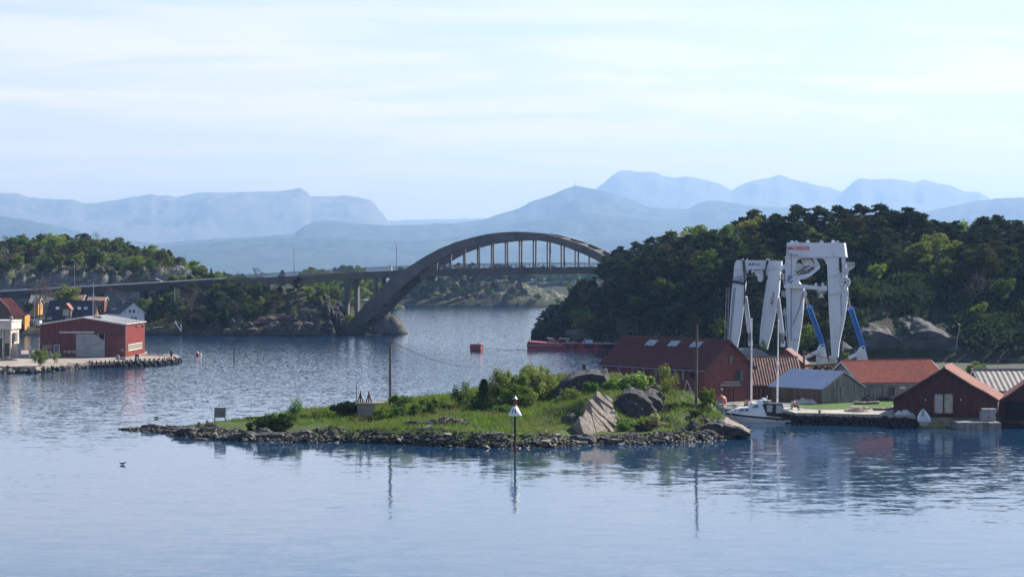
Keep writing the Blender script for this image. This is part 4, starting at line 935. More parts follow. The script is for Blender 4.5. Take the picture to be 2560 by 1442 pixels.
gr_m = mat('guard_rail_steel', (0.50, 0.52, 0.54), 0.45, 0.3)
mb = MB(); xs_ = np.linspace(-60, 560, 60)
for a, b in zip(xs_[:-1], xs_[1:]):
    p, q = bpt(a, deck_top(a), RIBT + 0.25), bpt(b, deck_top(b), RIBT + 0.25)
    mb.para(p + Vector((0, 0, 0.35)), q - p, PERP * 0.06, (0, 0, 0.34), gr_m)
for x in xs_[::2]:
    p = bpt(x, deck_top(x), RIBT + 0.3); mb.tube([p, p + Vector((0, 0, 0.6))], 0.05, rail_m, 4)
mb.build('guard_rail', bridge)
p = bpt(971, deck_top(971), RIBT + 0.2); mb = MB(); mb.box(p + Vector((0, 0, 0.75)), (0.9, 0.5, 1.5), mat('grey_cabinet', (0.55, 0.55, 0.54), 0.5), -TH); mb.box(p + Vector((0, 0, 1.53)), (1.0, 0.6, 0.07), rail_m, -TH); mb.build('cabinet', bridge)
mb = MB(); p = bpt(1142, deck_top(1142), RIBT - 0.02); mb.box(p + Vector((0, 0, 0.5)), (1.4, 0.1, 0.75), mat('yellow_panel', (0.42, 0.27, 0.05), 0.6), -TH); mb.build('panel', bridge)
def street_lamp(px, ptop, off, lab, base=None):
    b = bpt(px, deck_top(px), off); zt = wz(ptop, b.y) if base is None else wz(ptop, b.y)
    b.x = wx(px, b.y)
    t = thing('street_lamp', lab, 'street lamp', b, 'street lamps along the bridge road')
    mb = MB(); mb.tube([b, b + Vector((0, 0, (zt - b.z) * .5)), Vector((b.x, b.y, zt))], [0.13, 0.10, 0.07], rail_m, 6); mb.build('pole', t)
    mb = MB(); mb.tube([Vector((b.x, b.y, zt)), Vector((b.x - 0.3, b.y, zt + 0.12)), Vector((b.x - 0.75, b.y, zt + 0.1))], [0.06, 0.06, 0.05], rail_m, 5); mb.build('arm', t)
    mb = MB(); mb.prism([(b.x - 0.35, b.y - .14, zt + .02), (b.x - 1.0, b.y - .10, zt + .02), (b.x - 1.05, b.y - .08, zt + .16), (b.x - 0.5, b.y - .14, zt + .24)], (0, 0.28, 0), lampwhite_m); mb.build('lamp_head', t)
street_lamp(186, 651, BW - 1, 'street lamp in front of the rock cut on the heath hill')
street_lamp(464, 638, BW - 1, 'tall street lamp beside the bare rock outcrop')
street_lamp(735, 623, BW - 1.5, 'street lamp on the bridge deck beside the two tall pines')
street_lamp(991, 609, BW - 1.5, 'street lamp on the bridge deck where the arch crosses it')
street_lamp(1547, 619, BW - 1.5, 'street lamp whose head shows over the pines past the arch')
def car(px, off, lab):
    carm = mat('dark_car_paint', (0.015, 0.017, 0.02), 0.3, 0.2); glassd = mat('car_glass', (0.03, 0.035, 0.04), 0.08); tyre = mat('tyre_rubber', (0.02, 0.02, 0.02), 0.85); chrome = mat('head_lamp', (0.75, 0.75, 0.75), 0.2)
    MATS['tyre'] = tyre
    o = bpt(px, deck_top(px), off); o.z += 0.05
    t = thing('parked_car', lab, 'car', o)
    def P(x, y, z): return o + AXB * x + PERP * y + Vector((0, 0, z))
    side = [(-2.3, .35), (-2.35, .95), (-2.2, 1.55), (-1.9, 1.72), (0.3, 1.72), (1.25, 1.1), (2.2, .95), (2.4, .7), (2.38, .35)]
    mb = MB(); mb.prism([P(x, -.9, z) for x, z in side], PERP * 1.8, carm); mb.build('body', t)
    mb = MB(); mb.prism([P(x, -.915, z) for x, z in ((-2.0, 1.08), (-1.9, 1.6), (0.25, 1.6), (0.95, 1.12))], PERP * 1.83, glassd); mb.build('side_window', t)
    mb = MB(); mb.prism([P(0.42, -.75, 1.70), P(1.24, -.8, 1.16), P(1.24, .8, 1.16), P(0.42, .75, 1.70)], (AXB * .5 + Vector((0, 0, .7))) * 0.03, mat('windscreen', (0.10, 0.11, 0.12), 0.1)); mb.build('windscreen', t)
    for x in (-1.5, 1.5):
        for y in (-.92, .72):
            mb = MB(); mb.tube([P(x, y, .36), P(x, y + .2, .36)], 0.36, tyre, 12); mb.build('wheel', t)
    for y in (-.8, .5):
        mb = MB(); mb.para(P(2.28, y, .7), AXB * .1, PERP * .3, (0, 0, .16), chrome); mb.build('headlight', t)
car(375, 3.0, 'dark estate car driving on the approach road under the heath hill')
redwood_m = mat('red_painted_boards', (0.125, 0.040, 0.036), 0.85, var=0.2, scale=1.5, wear=(0.16, 0.075, 0.065), wear_amt=0.35, wear_scale=1.0)
darkred_m = mat('dark_red_boards', (0.075, 0.027, 0.024), 0.85, var=0.25, scale=1.5, wear=(0.08, 0.04, 0.035), wear_amt=0.3, wear_scale=1.5, stretch=(3, 3, 0.5))
greywood_m = mat('weathered_boards', (0.20, 0.19, 0.18), 0.9, var=0.3, scale=1.2, wear=(0.10, 0.095, 0.09), wear_amt=0.5, wear_scale=1.5, stretch=(3, 3, 0.35), rnd=0.15)
brownwood_m = mat('brown_weathered_boards', (0.15, 0.095, 0.075), 0.9, var=0.3, scale=1.2, wear=(0.09, 0.06, 0.05), wear_amt=0.5, wear_scale=1.5, stretch=(3, 3, 0.35))
redtile_m = mat('red_pantiles', (0.36, 0.095, 0.055), 0.8, var=0.28, scale=2.2, wear=(0.20, 0.07, 0.05), wear_amt=0.4, wear_scale=1.6)
oldtile_m = mat('old_brown_pantiles', (0.21, 0.115, 0.085), 0.85, var=0.4, scale=2.5, wear=(0.09, 0.065, 0.055), wear_amt=0.6, wear_scale=1.8)
pinktile_m = mat('faded_red_tiles', (0.25, 0.10, 0.075), 0.85, var=0.3, scale=3.0, wear=(0.22, 0.10, 0.075), wear_amt=0.45, wear_scale=2.0)
darkredroof_m = mat('dark_red_roof_tiles', (0.105, 0.030, 0.024), 0.75, var=0.2, scale=1.5, wear=(0.06, 0.025, 0.022), wear_amt=0.35, wear_scale=0.6)
blueroof_m = mat('blue_grey_sheet_roof', (0.145, 0.185, 0.30), 0.5, 0.1, var=0.08, scale=0.6)
greysheet_m = mat('grey_corrugated_sheet', (0.20, 0.187, 0.175), 0.6, 0.2, var=0.25, scale=1.0, wear=(0.2, 0.17, 0.15), wear_amt=0.5, wear_scale=0.8)
trim_m = mat('dark_trim', (0.06, 0.035, 0.032), 0.7)
trimgrey_m = mat('grey_gutter', (0.20, 0.21, 0.24), 0.5, 0.3)
trimwhite_m = mat('pale_bargeboard', (0.52, 0.50, 0.47), 0.7, var=0.15)
glass_m = mat('window_glass', (0.035, 0.042, 0.05), 0.06, var=0.1, spec=0.8)
paleglass_m = mat('reflecting_glass', (0.16, 0.19, 0.23), 0.05, var=0.15, spec=0.8)
whiteframe_m = mat('white_window_frame', (0.62, 0.62, 0.62), 0.6)
black_m = mat('dark_opening', (0.012, 0.012, 0.013), 0.9)
rope_m = mat('rope', (0.35, 0.32, 0.26), 0.9)

def wave_slab(mb, a, b, down, nrm, m, period, amp, thick, rows=1):
    """roof plane from ridge line a-b running along vector down; corrugated or pantiled when period is set"""
    a, b, down, nrm = Vector(a), Vector(b), Vector(down), Vector(nrm).normalized()
    if not period:
        mb.para(a, b - a, down, nrm * thick, m); return
    Ln = (b - a).length; n = max(2, int(Ln / period)) * 4
    ph = [0.0, 0.75, 1.0, 0.35]
    vs = []; fs = []
    R_ = rows
    for r in range(R_):                       # every course of tiles lies a little over the next
        d0 = down * (r / R_); d1 = down * min(1.0, (r + 1.06) / R_)
        base = len(vs)
        for i in range(n + 1):
            h = amp * ph[i % 4]
            p = a + (b - a) * (i / n)
            vs += [p + d0 + nrm * (thick + h), p + d1 + nrm * (thick + h + (0.03 if R_ > 1 else 0))]
        for i in range(n): fs.append((base + 2 * i, base + 2 * i + 1, base + 2 * i + 3, base + 2 * i + 2))
    mb.mesh(vs, fs, m)
    mb.para(a, b - a, down, nrm * thick * 0.8, m)

def house(name, label, cat, C, Ld, Ll, Gd, Gl, zb, ze, za, wall, roofm, over=0.35, period=None, amp=0.06, rows=1, ridge_m=None, barge=None, clad=None, cladw=0.25, gutter=None, group=None, off=0.5, roof_th=0.12):
    """gabled building: C front corner, Ld ridge direction, Gd gable direction"""
    C = Vector((C[0], C[1], zb)); Ld = Vector((Ld[0], Ld[1], 0)).normalized(); Gd = Vector((Gd[0], Gd[1], 0)).normalized(); U = Vector((0, 0, 1))
    t = thing(name, label, cat, C, group)
    mb = MB(); g0, g1, ap = C, C + Gd * Gl, C + Gd * Gl * off
    pent = [g0 - U * 0.3, g1 - U * 0.3, g1 + U * (ze - zb), ap + U * (za - zb), g0 + U * (ze - zb)]
    mb.prism(pent, Ld * Ll, wall); mb.build('wall', t)
    mr = MB(); parts = []
    for s, g in ((-1, g0), (1, g1)):
        e = g + U * (ze - zb); r = ap + U * (za - zb)
        dn = (e - r); Ln = dn.length; dn = dn / Ln; nr = dn.cross(Ld); nr = nr if nr.z > 0 else -nr
        wave_slab(mr, r - Ld * over, r + Ld * (Ll + over), dn * (Ln + over), nr, roofm, period, amp, roof_th, rows)
    ro = mr.build('roof', t)
    r = ap + U * (za - zb)
    if ridge_m:
        m2 = MB(); m2.tube([r - Ld * over + U * (roof_th + .05), r + Ld * (Ll + over) + U * (roof_th + .05)], 0.13, ridge_m, 6); m2.build('ridge_cap', t)
    if barge:
        for k in (-over - 0.03, Ll + over):
            for g in (g0, g1):
                e = g + U * (ze - zb); dn = e - r; Ln = dn.length; dn = dn / Ln
                m2 = MB(); m2.para(r + Ld * k - U * 0.08, dn * (Ln + over), Ld * 0.05, U * 0.24, barge); m2.build('bargeboard', t)
    if gutter:
        for g, s in ((g0, -1), (g1, 1)):
            e = g + U * (ze - zb); dn = (e - r).normalized(); q = e + dn * (over + .08)
            m2 = MB(); m2.tube([q - Ld * over, q + Ld * (Ll + over)], 0.08, gutter, 6); m2.build('gutter', t)
    if clad == 'h':
        mc = MB()
        z = zb + 0.1
        while z < za - 0.2:
            for (P0, D, Wd, N_) in ((C, Gd, Gl, -Ld), (C, Ld, Ll, -Gd)):
                lo, hi = 0.0, Wd
                if z + cladw > ze:
                    if D is Ld: continue
                    f = (z + cladw - ze) / (za - ze); lo = Gl * off * f; hi = Gl - Gl * (1 - off) * f
                if hi - lo < 0.3: continue
                p = Vector((P0.x, P0.y, z)) + D * lo + N_ * 0.004
                mc.mesh([p, p + D * (hi - lo), p + D * (hi - lo) + U * cladw, p + U * cladw, p + N_ * 0.04, p + D * (hi - lo) + N_ * 0.04], [(4, 5, 2, 3), (0, 1, 5, 4), (0, 4, 3), (1, 2, 5)], wall)
            z += cladw
        mc.build('cladding', t, kind='stuff')
    elif clad == 'v':
        mc = MB(); rr = random.Random(int(C.x * 10))
        for (P0, D, Wd, N_, gab) in ((C, Gd, Gl, -Ld, True), (C, Ld, Ll, -Gd, False), (C + Gd * Gl, Ld, Ll, Gd, False), (C + Ld * Ll, Gd, Gl, Ld, True)):
            x = 0.0; k = 0
            while x < Wd - 0.05:
                w = min(cladw * (0.8 + 0.4 * rr.random()), Wd - x); xm = x + w / 2
                if gab:
                    f = xm / (Gl * off) if xm < Gl * off else (Gl - xm) / (Gl * (1 - off)); top = ze + (za - ze) * f - 0.06
                else: top = ze - 0.04
                d = 0.02 + (0.03 if k % 2 else 0.0) + 0.008 * rr.random()
                p = Vector((P0.x, P0.y, zb - 0.05 * rr.random())) + D * (x + 0.008) + N_ * 0.003
                mc.para(p, D * (w - 0.016), N_ * d, U * (top - p.z), wall)
                x += w; k += 1
        mc.build('cladding', t, kind='stuff')
    return t

def window(par, c, ud, w, h, nx=2, ny=3, frame=None, gl=None, nrm=None, d=0.08, name='window', fw=0.06):
    """frame with bars standing proud of the wall and its panes as sub-parts; c = centre on the wall, ud = direction along the wall, nrm = outwards"""
    c = Vector(c); ud = Vector(ud).normalized(); U = Vector((0, 0, 1)); nrm = Vector(nrm).normalized()
    frame = frame or trim_m; gl = gl or glass_m
    o = c - ud * w / 2 - U * h / 2 + nrm * 0.045
    mb = MB()
    mb.para(o - ud * fw - U * fw, ud * (w + 2 * fw), nrm * d, U * fw, frame); mb.para(o - ud * fw + U * h, ud * (w + 2 * fw), nrm * d, U * fw, frame)
    mb.para(o - ud * fw, ud * fw, nrm * d, U * h, frame); mb.para(o + ud * w, ud * fw, nrm * d, U * h, frame)
    bw = 0.035
    for i in range(1, nx): mb.para(o + ud * (w * i / nx - bw / 2), ud * bw, nrm * d * 0.8, U * h, frame)
    for j in range(1, ny): mb.para(o + U * (h * j / ny - bw / 2), ud * w, nrm * d * 0.7, U * bw, frame)
    f = mb.build(name, par)
    mb = MB(); mb.para(o, ud * w, nrm * 0.02, U * h, gl); mb.build('pane', f)
    return f

def door(par, c, ud, w, h, nrm, m, planks=0, name='door', frame=None):
    c = Vector(c); ud = Vector(ud).normalized(); nrm = Vector(nrm).normalized(); U = Vector((0, 0, 1))
    o = c - ud * w / 2 - U * h / 2 + nrm * 0.05
    mb = MB(); mb.para(o, ud * w, nrm * 0.05, U * h, m)
    for i in range(1, planks): mb.para(o + ud * (w * i / planks - .02) + nrm * .05, ud * .04, nrm * 0.02, U * h, frame or m)
    dd = mb.build(name, par)
    if frame:
        mb = MB(); mb.para(o - ud * .1, ud * .1, nrm * .08, U * (h + .1), frame); mb.para(o + ud * w, ud * .1, nrm * .08, U * (h + .1), frame); mb.para(o - ud * 0 + U * h, ud * w, nrm * .08, U * .1, frame); mb.build('door_frame', dd)
    return dd

WL = Vector((-0.605, 0.796, 0)).normalized(); WG = Vector((0.796, 0.605, 0)).normalized(); WC = Vector((23.0, 238.0, 0))
wh = house('warehouse', 'long red boarded warehouse with three skylights beside the white gantries', 'warehouse', WC, WL, 19.0, WG, 7.9, 1.0, 5.25, 8.35, redwood_m, darkredroof_m, 0.4, 0.30, 0.05, 14, darkredroof_m, trim_m, 'h', 0.24, trimgrey_m)
def wallpt_side(px, py):        # point on the long wall facing the view
    u = (px - CX) / FPX; t_ = (WC.x - u * WC.y) / (u * WL.y - WL.x); P = WC + WL * t_; return Vector((P.x, P.y, wz(py, P.y)))
def wallpt_gable(px, py):
    u = (px - CX) / FPX; t_ = (WC.x - u * WC.y) / (u * WG.y - WG.x); P = WC + WG * t_; return Vector((P.x, P.y, wz(py, P.y)))
for (px, py, hh) in ((1549, 927, 1.15), (1583, 929, 1.15), (1611, 931, 1.0), (1640, 934, 1.15), (1668, 935, 1.1), (1688.5, 937, 1.15), (1709, 938, 1.15)):
    window(wh, wallpt_side(px, py), WL, 0.5, hh, 2, 4, trim_m, paleglass_m, -WG)
p = wallpt_side(1735, 938); mb = MB(); mb.para(p - WL * .4 - Vector((0, 0, .3)), WL * .8, -WG * .25, (0, 0, .6), black_m); mb.build('vent', wh)
window(wh, wallpt_gable(1827, 899), WG, 0.55, 1.05, 2, 4, trim_m, glass_m, -WL)
window(wh, wallpt_gable(1843.5, 938), WG, 0.5, 1.1, 2, 3, trim_m, glass_m, -WL); window(wh, wallpt_gable(1853.5, 938), WG, 0.5, 1.1, 2, 3, trim_m, paleglass_m, -WL)
for (px0, px1, py) in ((1807, 1848, 957.5), (1800, 1852, 964.5)):
    a, b = wallpt_gable(px0, py), wallpt_gable(px1, py); mb = MB(); mb.para(a - WL * .05, b - a, -WL * .06, (0, 0, .22), mat('grey_sign_board', (0.20, 0.21, 0.21), 0.8)); mb.build('board', wh)
door(wh, wallpt_gable(1818, 990), WG, 0.75, 1.9, -WL, darkred_m, 3, frame=trim_m); door(wh, wallpt_gable(1850, 990), WG, 2.1, 1.9, -WL, redwood_m, 2, 'double_door', trim_m)
p = wallpt_gable(1802, 972); mb = MB(); mb.tube([p, p - WL * .25], 0.12, trimwhite_m, 8); mb.build('wall_lamp', wh)
apx = WC + WG * 3.95; rdir = (WC + Vector((0, 0, 5.25)) - (apx + Vector((0, 0, 8.35)))).normalized(); rn = rdir.cross(WL); rn = rn if rn.z > 0 else -rn
for px in (1631.5, 1687, 1743):
    u = (px - CX) / FPX; base = apx + Vector((0, 0, 8.35)) + rdir * 0.95
    t_ = (base.x - u * base.y) / (u * WL.y - WL.x); c = base + WL * t_ + rn * 0.19
    mb = MB(); o = c - WL * 0.85 - rdir * 0.5
    mb.para(o - WL * .08 - rdir * .08, WL * 1.86, rdir * 1.16, rn * 0.06, trimgrey_m)
    for i in range(0, 5): mb.para(o + WL * (1.7 * i / 4 - .03) + rn * 0.06, WL * 0.06, rdir * 1.0, rn * 0.05, trimgrey_m)
    sk = mb.build('skylight', wh)
    for i in range(4):
        mb = MB(); mb.para(o + WL * (1.7 * i / 4 + .05) + rn * 0.062, WL * 0.325, rdir * 1.0, rn * 0.015, mat('skylight_glass', (0.42, 0.46, 0.52), 0.12) if 'skylight_glass' not in MATS else MATS['skylight_glass']); mb.build('pane', sk)

b2 = house('tiled_shed', 'low shed with old brown pantile roof between warehouse and blue roofed shed', 'shed', (29.2, 246.0), (1, 0.02), 6.6, (-0.02, 1), 9.6, QZ, 2.85, 5.95, brownwood_m, oldtile_m, 0.3, 0.34, 0.09, 16, oldtile_m, trim_m, 'v', 0.3, trim_m)
window(b2, (wx(1927, 246.1), 246.1, wz(985, 246)), (1, .02, 0), 0.5, 1.2, 1, 3, trim_m, glass_m, (0.02, -1, 0))
p0 = wp(1903, 985, 246.1); door(b2, p0, (1, .02, 0), 1.6, 2.0, (0.02, -1, 0), darkred_m, 5)
BL = Vector((-0.65, 0.76, 0)).normalized(); BG = Vector((0.76, 0.65, 0)).normalized(); BC = Vector((36.7, 236.0, 0))
b3 = house('blue_roofed_shed', 'weathered board shed with plain blue grey sheet roof behind the lawn', 'shed', BC, BL, 7.9, BG, 7.56, QZ, 2.95, 4.85, brownwood_m, blueroof_m, 0.3, None, 0, 1, None, trimgrey_m, 'v', 0.28, None)
mc = MB(); rr = random.Random(4); x = 0
while x < 7.5:
    w = 0.24 * (0.8 + .4 * rr.random()); xm = x + w / 2; f = xm / 3.78 if xm < 3.78 else (7.56 - xm) / 3.78
    top = 2.95 + 1.9 * f - 0.1; p = BC + BG * x - BL * 0.06 + Vector((0, 0, QZ - 0.03)); mc.para(p, BG * (w - .015), -BL * (0.03 + .02 * rr.random()), (0, 0, max(.2, top - QZ)), greywood_m); x += w
mc.build('gable_boards', b3, kind='stuff')
for x in (2.6, 3.9):
    door(b3, BC + BG * x - BL * 0.10 + Vector((0, 0, 2.1)), BG, 1.2, 2.0, -BL, greywood_m, 4, 'door')
RL = Vector((0.97, 0.243, 0)); RG = Vector((-0.243, 0.97, 0)).normalized(); RC = Vector((wx(2152, 242), 242.0, 0))
b4 = house('red_tiled_barn', 'long grey boarded barn with bright red pantile roof behind the lawn', 'barn', RC, RL, 11.6, RG, 10.6, QZ, 3.3, 5.6, greywood_m, redtile_m, 0.3, 0.30, 0.085, 18, redtile_m, trimwhite_m, 'v', 0.26, trimgrey_m)
def onwall(C, D, px, py):
    u = (px - CX) / FPX; t_ = (C.x - u * C.y) / (u * D.y - D.x); P = C + D * t_; return Vector((P.x, P.y, wz(py, P.y)))
window(b4, onwall(RC, RL, 2228, 978), RL, 0.7, 0.95, 4, 4, greywood_m, glass_m, -RG)
door(b4, onwall(RC, RL, 2190, 982), RL, 1.6, 1.9, -RG, greywood_m, 5)
p = onwall(RC, RL, 2256, 968.5); mb = MB(); mb.para(p - RL * .38 - Vector((0, 0, .13)) - RG * .06, RL * .76, -RG * .04, (0, 0, .26), trimwhite_m); mb.build('sign_board', b4)

def boathouse(name, label, C, Gd, Ld, W_, D_, zb, prof, wall, roofm, tiles):
    C = Vector((C[0], C[1], zb)); Gd = Vector(Gd).normalized(); Ld = Vector(Ld).normalized(); U = Vector((0, 0, 1))
    t = thing(name, label, 'boathouse', C)
    P = [C + Gd * x + U * (z - zb) for x, z in prof]
    mb = MB(); mb.prism([C - U * .4, C + Gd * W_ - U * .4] + P[::-1], Ld * D_, wall); mb.build('wall', t)
    mc = MB(); x = 0.0; k = 0; rr = random.Random(9)
    px_ = [a for a, _ in prof]; pz_ = [b for _, b in prof]
    while x < W_ - .05:
        w = min(0.2, W_ - x); top = min(np.interp(x, px_, pz_), np.interp(x + w, px_, pz_)) - .05
        mc.para(C + Gd * (x + .008) - Ld * 0.003 - U * .1, Gd * (w - .016), -Ld * (0.02 + .025 * (k % 2)), U * (top - zb + .1), wall); x += w; k += 1
    mc.build('cladding', t, kind='stuff')
    mr = MB(); ap = max(range(len(prof)), key=lambda i: prof[i][1])
    for i in range(len(P) - 1):
        a, b = (P[i], P[i + 1]) if i >= ap else (P[i + 1], P[i])
        dn = b - a; nr = dn.cross(Ld); nr = nr if nr.z > 0 else -nr
        last = (i == len(P) - 2) or i == 0
        wave_slab(mr, a - Ld * .35 + dn * 0.0, a + Ld * (D_ + .35), dn * (1.08 if last else 1.0), nr, roofm, tiles, 0.05, 0.12, max(1, int(dn.length / .34)))
    mr.build('roof', t)
    mt = MB()
    for i in range(len(P) - 1):
        mt.para(P[i] - Ld * .40 - U * .10, (P[i + 1] - P[i]) * (1.05 if i == len(P) - 2 else 1), Ld * .05, U * .2, trim_m)
    mt.build('bargeboard', t)
    mt = MB(); q = P[ap]; mt.tube([q - Ld * .4 + U * .2, q + Ld * (D_ + .35) + U * .2], .12, roofm, 6); mt.build('ridge_cap', t)
    return t, C, Gd, Ld
HG = Vector((0.95, -0.31, 0)).normalized(); HL = Vector((0.31, 0.95, 0)).normalized()
hc = Vector((wx(2233, 219.2), 219.2, 0.95))
prof5 = [(0, 2.75), (1.3, 3.5), (5.55, 6.2), (8.6, 4.3), (9.9, 3.65), (11.2, 2.85)]
b5, C5, G5, L5 = boathouse('boathouse', 'dark red boathouse with glazed doors and flared red tile roof at the slipway', hc, HG, HL, 11.2, 8.0, 0.95, prof5, darkred_m, pinktile_m, 0.32)
def on5(px, py): return onwall(C5, G5, px, py)
for t_, C_, G_, L_, w_ in ((b5, C5, G5, L5, 11.2),):
    mb = MB(); mb.para(C_ - G_ * .1 - L_ * .15 - Vector((0, 0, 2.5)), G_ * (w_ + .2), L_ * 7, (0, 0, 2.48), mat('boathouse_footing', (.09, .088, .085), .9, var=.35, scale=1.5, bump=.5)); mb.build('footing', t_)
fr_m = mat('reddish_door_frame', (0.10, 0.045, 0.035), 0.6)
for (px, gl) in ((2347, MATS['reflecting_glass']), (2371.5, mat('clear_door_glass', (0.10, 0.13, 0.10), 0.04, var=0.5, scale=1.0, spec=0.9))):
    c = on5(px, 1008.5); f = window(b5, c, G5, 0.88, 2.05, 1, 1, fr_m, gl, -L5, 0.1, 'glass_door', 0.11)
for px in (2314, 2403):
    c = on5(px, 998.5); mb = MB(); mb.tube([c - L5 * .05, c - L5 * .22], 0.09, trimwhite_m, 8); mb.build('wall_lamp', b5)
stone_m = mat('grey_stone_slab', (0.27, 0.265, 0.26), 0.9, var=0.3, scale=1.5, bump=0.5)
prof7 = [(0, 2.6), (1.0, 3.2), (4.6, 5.9), (8.2, 3.2), (9.2, 2.6)]
b7, C7, G7, L7 = boathouse('boathouse', 'dark red boathouse with open dark doorway at the right end of the quay', (wx(2500, 218.5), 218.5, 0.95), (0.97, -0.25, 0), (0.25, 0.97, 0), 9.2, 9.0, 0.95, prof7, darkred_m, pinktile_m, 0.32)
mb = MB(); c = onwall(C7, G7, 2542, 1025); mb.para(c - G7 * 1.25 - Vector((0, 0, 1.1)) - L7 * .07, G7 * 3.4, -L7 * .02, (0, 0, 2.1), black_m); mb.build('doorway', b7)
b6 = house('grey_shed', 'pale grey gabled shed with ribbed sheet roof behind the dark boathouses', 'shed', (wx(2462, 231), 231.0), (0.99, 0.12, 0), 9.0, (-0.12, 0.99, 0), 6.2, QZ, 3.05, 5.15, greywood_m, greysheet_m, 0.3, 0.62, 0.035, 1, greysheet_m, trimwhite_m, 'v', 0.3)

p = wp(1873, 880, 300)
tarp_m = mat('grey_tarpaulin', (0.16, 0.19, 0.22), 0.7, var=0.25, scale=0.6, bump=0.4, bscale=1.5)
mb = MB(); n = 12; vs = []; fs = []
for j, (dy, s_) in enumerate(((0, 1.0), (8, 0.92), (11, 0.55))):
    for i in range(n + 1):
        a = math.pi * i / n; vs.append((p.x + 4.2 * s_ * math.cos(a), p.y + dy, QZ + (4.4 * s_) * math.sin(a) ** 0.8))
for j in range(2):
    for i in range(n): fs.append((j * 13 + i, j * 13 + i + 1, j * 13 + 14 + i, j * 13 + 13 + i))
fs += [tuple(range(n + 1)), tuple(range(38, 25, -1))]
mb.mesh(vs, fs, tarp_m); mb.build('boat_shelter', label='rounded grey tarpaulin shelter under the lower gantry', cat='shelter', origin=Vector((p.x, p.y, QZ)))
b8 = house('red_shed', 'small dark red gabled shed at the foot of the taller gantry', 'shed', (wx(1918, 296), 296, 0), (0.25, 0.97), 6, (0.97, -0.25), 5.5, QZ, 3.2, 5.4, redwood_m, darkredroof_m, 0.2, None)
rust_m = mat('rusty_steel', (0.13, 0.055, 0.035), 0.85, 0.2, var=0.4, scale=1.5)
fr = thing('rusty_frame', 'rusty steel frame standing behind the blue roofed shed', 'frame', (wx(2030, 262), 262, QZ))
for (a, b, r) in (((2011, 930), (2009, 876), .14), ((2011, 915), (2098, 909), .13), ((2009, 879), (2076, 898), .06), ((2045, 930), (2060, 912), .1)):
    mb = MB(); mb.tube([wp(*a, 262), wp(*b, 262)], r, rust_m, 4); mb.build('beam', fr)
for i, px in enumerate((2043, 2058, 2073)):
    c = wp(px, 925, 263); mb = MB(); mb.torus(c, (0.2, 1, 0), 0.42, 0.18, MATS['tyre'], 12, 6); mb.build('tyre', label=('tyre nearest the rusty post behind the blue roofed shed', 'middle tyre under the rusty frame', 'tyre nearest the red tiled barn under the rusty frame')[i], cat='tyre', group='tyres under the rusty frame', origin=c)
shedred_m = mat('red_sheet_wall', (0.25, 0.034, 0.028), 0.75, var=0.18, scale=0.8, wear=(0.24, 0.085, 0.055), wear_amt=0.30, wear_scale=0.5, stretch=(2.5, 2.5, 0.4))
shedfront_m = mat('shaded_red_sheet_wall', (0.115, 0.036, 0.036), 0.75, var=0.15, scale=0.8, wear=(0.17, 0.075, 0.065), wear_amt=0.35, wear_scale=0.5, stretch=(2.5, 2.5, 0.4))  # darker than the side: the front's shade is put into this red
paleroof_m = mat('pale_sheet_roof', (0.50, 0.49, 0.48), 0.55, 0.1, var=0.12, scale=0.4, wear=(0.36, 0.34, 0.32), wear_amt=0.35, wear_scale=0.3)
greydoor_m = mat('grey_sliding_door', (0.26, 0.27, 0.29), 0.7, var=0.15, scale=0.8, wear=(0.34, 0.33, 0.32), wear_amt=0.4, wear_scale=0.6)
SY = 376.0; SX0, SX1 = wx(100, SY), wx(312.5, SY); SD = 20.0
zc, ze_, za_ = PZ, wz(811, SY), wz(794, SY)
sh = thing('red_shed', 'large red corrugated shed with broken grey sliding doors on the pier', 'shed', (SX0, SY, zc))
xa = wx(208, SY)
def wavy_wall(mb, P, D, Wd, zb, topf, N_, m, period=0.36, amp=0.06):
    n = int(Wd / period) * 4; pat = [0, 1, 1, 0]; vs = []; fs = []
    for i in range(n + 1):
        x = Wd * i / n; p = Vector(P) + Vector(D) * x + Vector(N_) * (amp * pat[i % 4] + .01)
        vs += [(p.x, p.y, zb), (p.x, p.y, topf(x))]
    for i in range(n): fs.append((2 * i, 2 * i + 2, 2 * i + 3, 2 * i + 1))
    mb.mesh(vs, fs, m)
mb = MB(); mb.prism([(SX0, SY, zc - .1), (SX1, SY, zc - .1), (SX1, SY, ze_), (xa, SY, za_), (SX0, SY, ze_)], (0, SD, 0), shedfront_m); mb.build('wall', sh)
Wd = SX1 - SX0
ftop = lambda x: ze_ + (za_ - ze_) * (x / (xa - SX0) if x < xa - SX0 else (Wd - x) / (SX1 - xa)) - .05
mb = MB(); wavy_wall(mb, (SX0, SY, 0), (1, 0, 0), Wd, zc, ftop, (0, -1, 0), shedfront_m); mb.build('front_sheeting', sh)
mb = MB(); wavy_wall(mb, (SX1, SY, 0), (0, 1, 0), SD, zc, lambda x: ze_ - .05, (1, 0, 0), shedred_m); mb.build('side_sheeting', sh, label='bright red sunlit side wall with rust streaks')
mb = MB()
for (xa0, xb0) in ((SX0, xa), (SX1, xa)):
    s = 1 if xb0 > xa0 else -1
    mb.prism([(xa0 - s * .35, SY - .3, ze_ - .02), (xb0, SY - .3, za_ + .02), (xb0, SY - .3, za_ + .17), (xa0 - s * .35, SY - .3, ze_ + .13)], (0, SD + .6, 0), paleroof_m)
    for k in range(1, 20):
        mb.para((xa0 - s * .3, SY - .2 + k * 1.02, ze_ + .13), (xb0 - xa0 + s * .3, 0, za_ - ze_ + .02), (0, .06, 0), (0, 0, .05), paleroof_m)
mb.build('roof', sh)
mb = MB()
for (xa0, xb0) in ((SX0, xa), (SX1, xa)): mb.para((xa0, SY - .36, ze_ - .10), (xb0 - xa0, 0, za_ - ze_), (0, .05, 0), (0, 0, .28), trimwhite_m)
mb.build('bargeboard', sh)
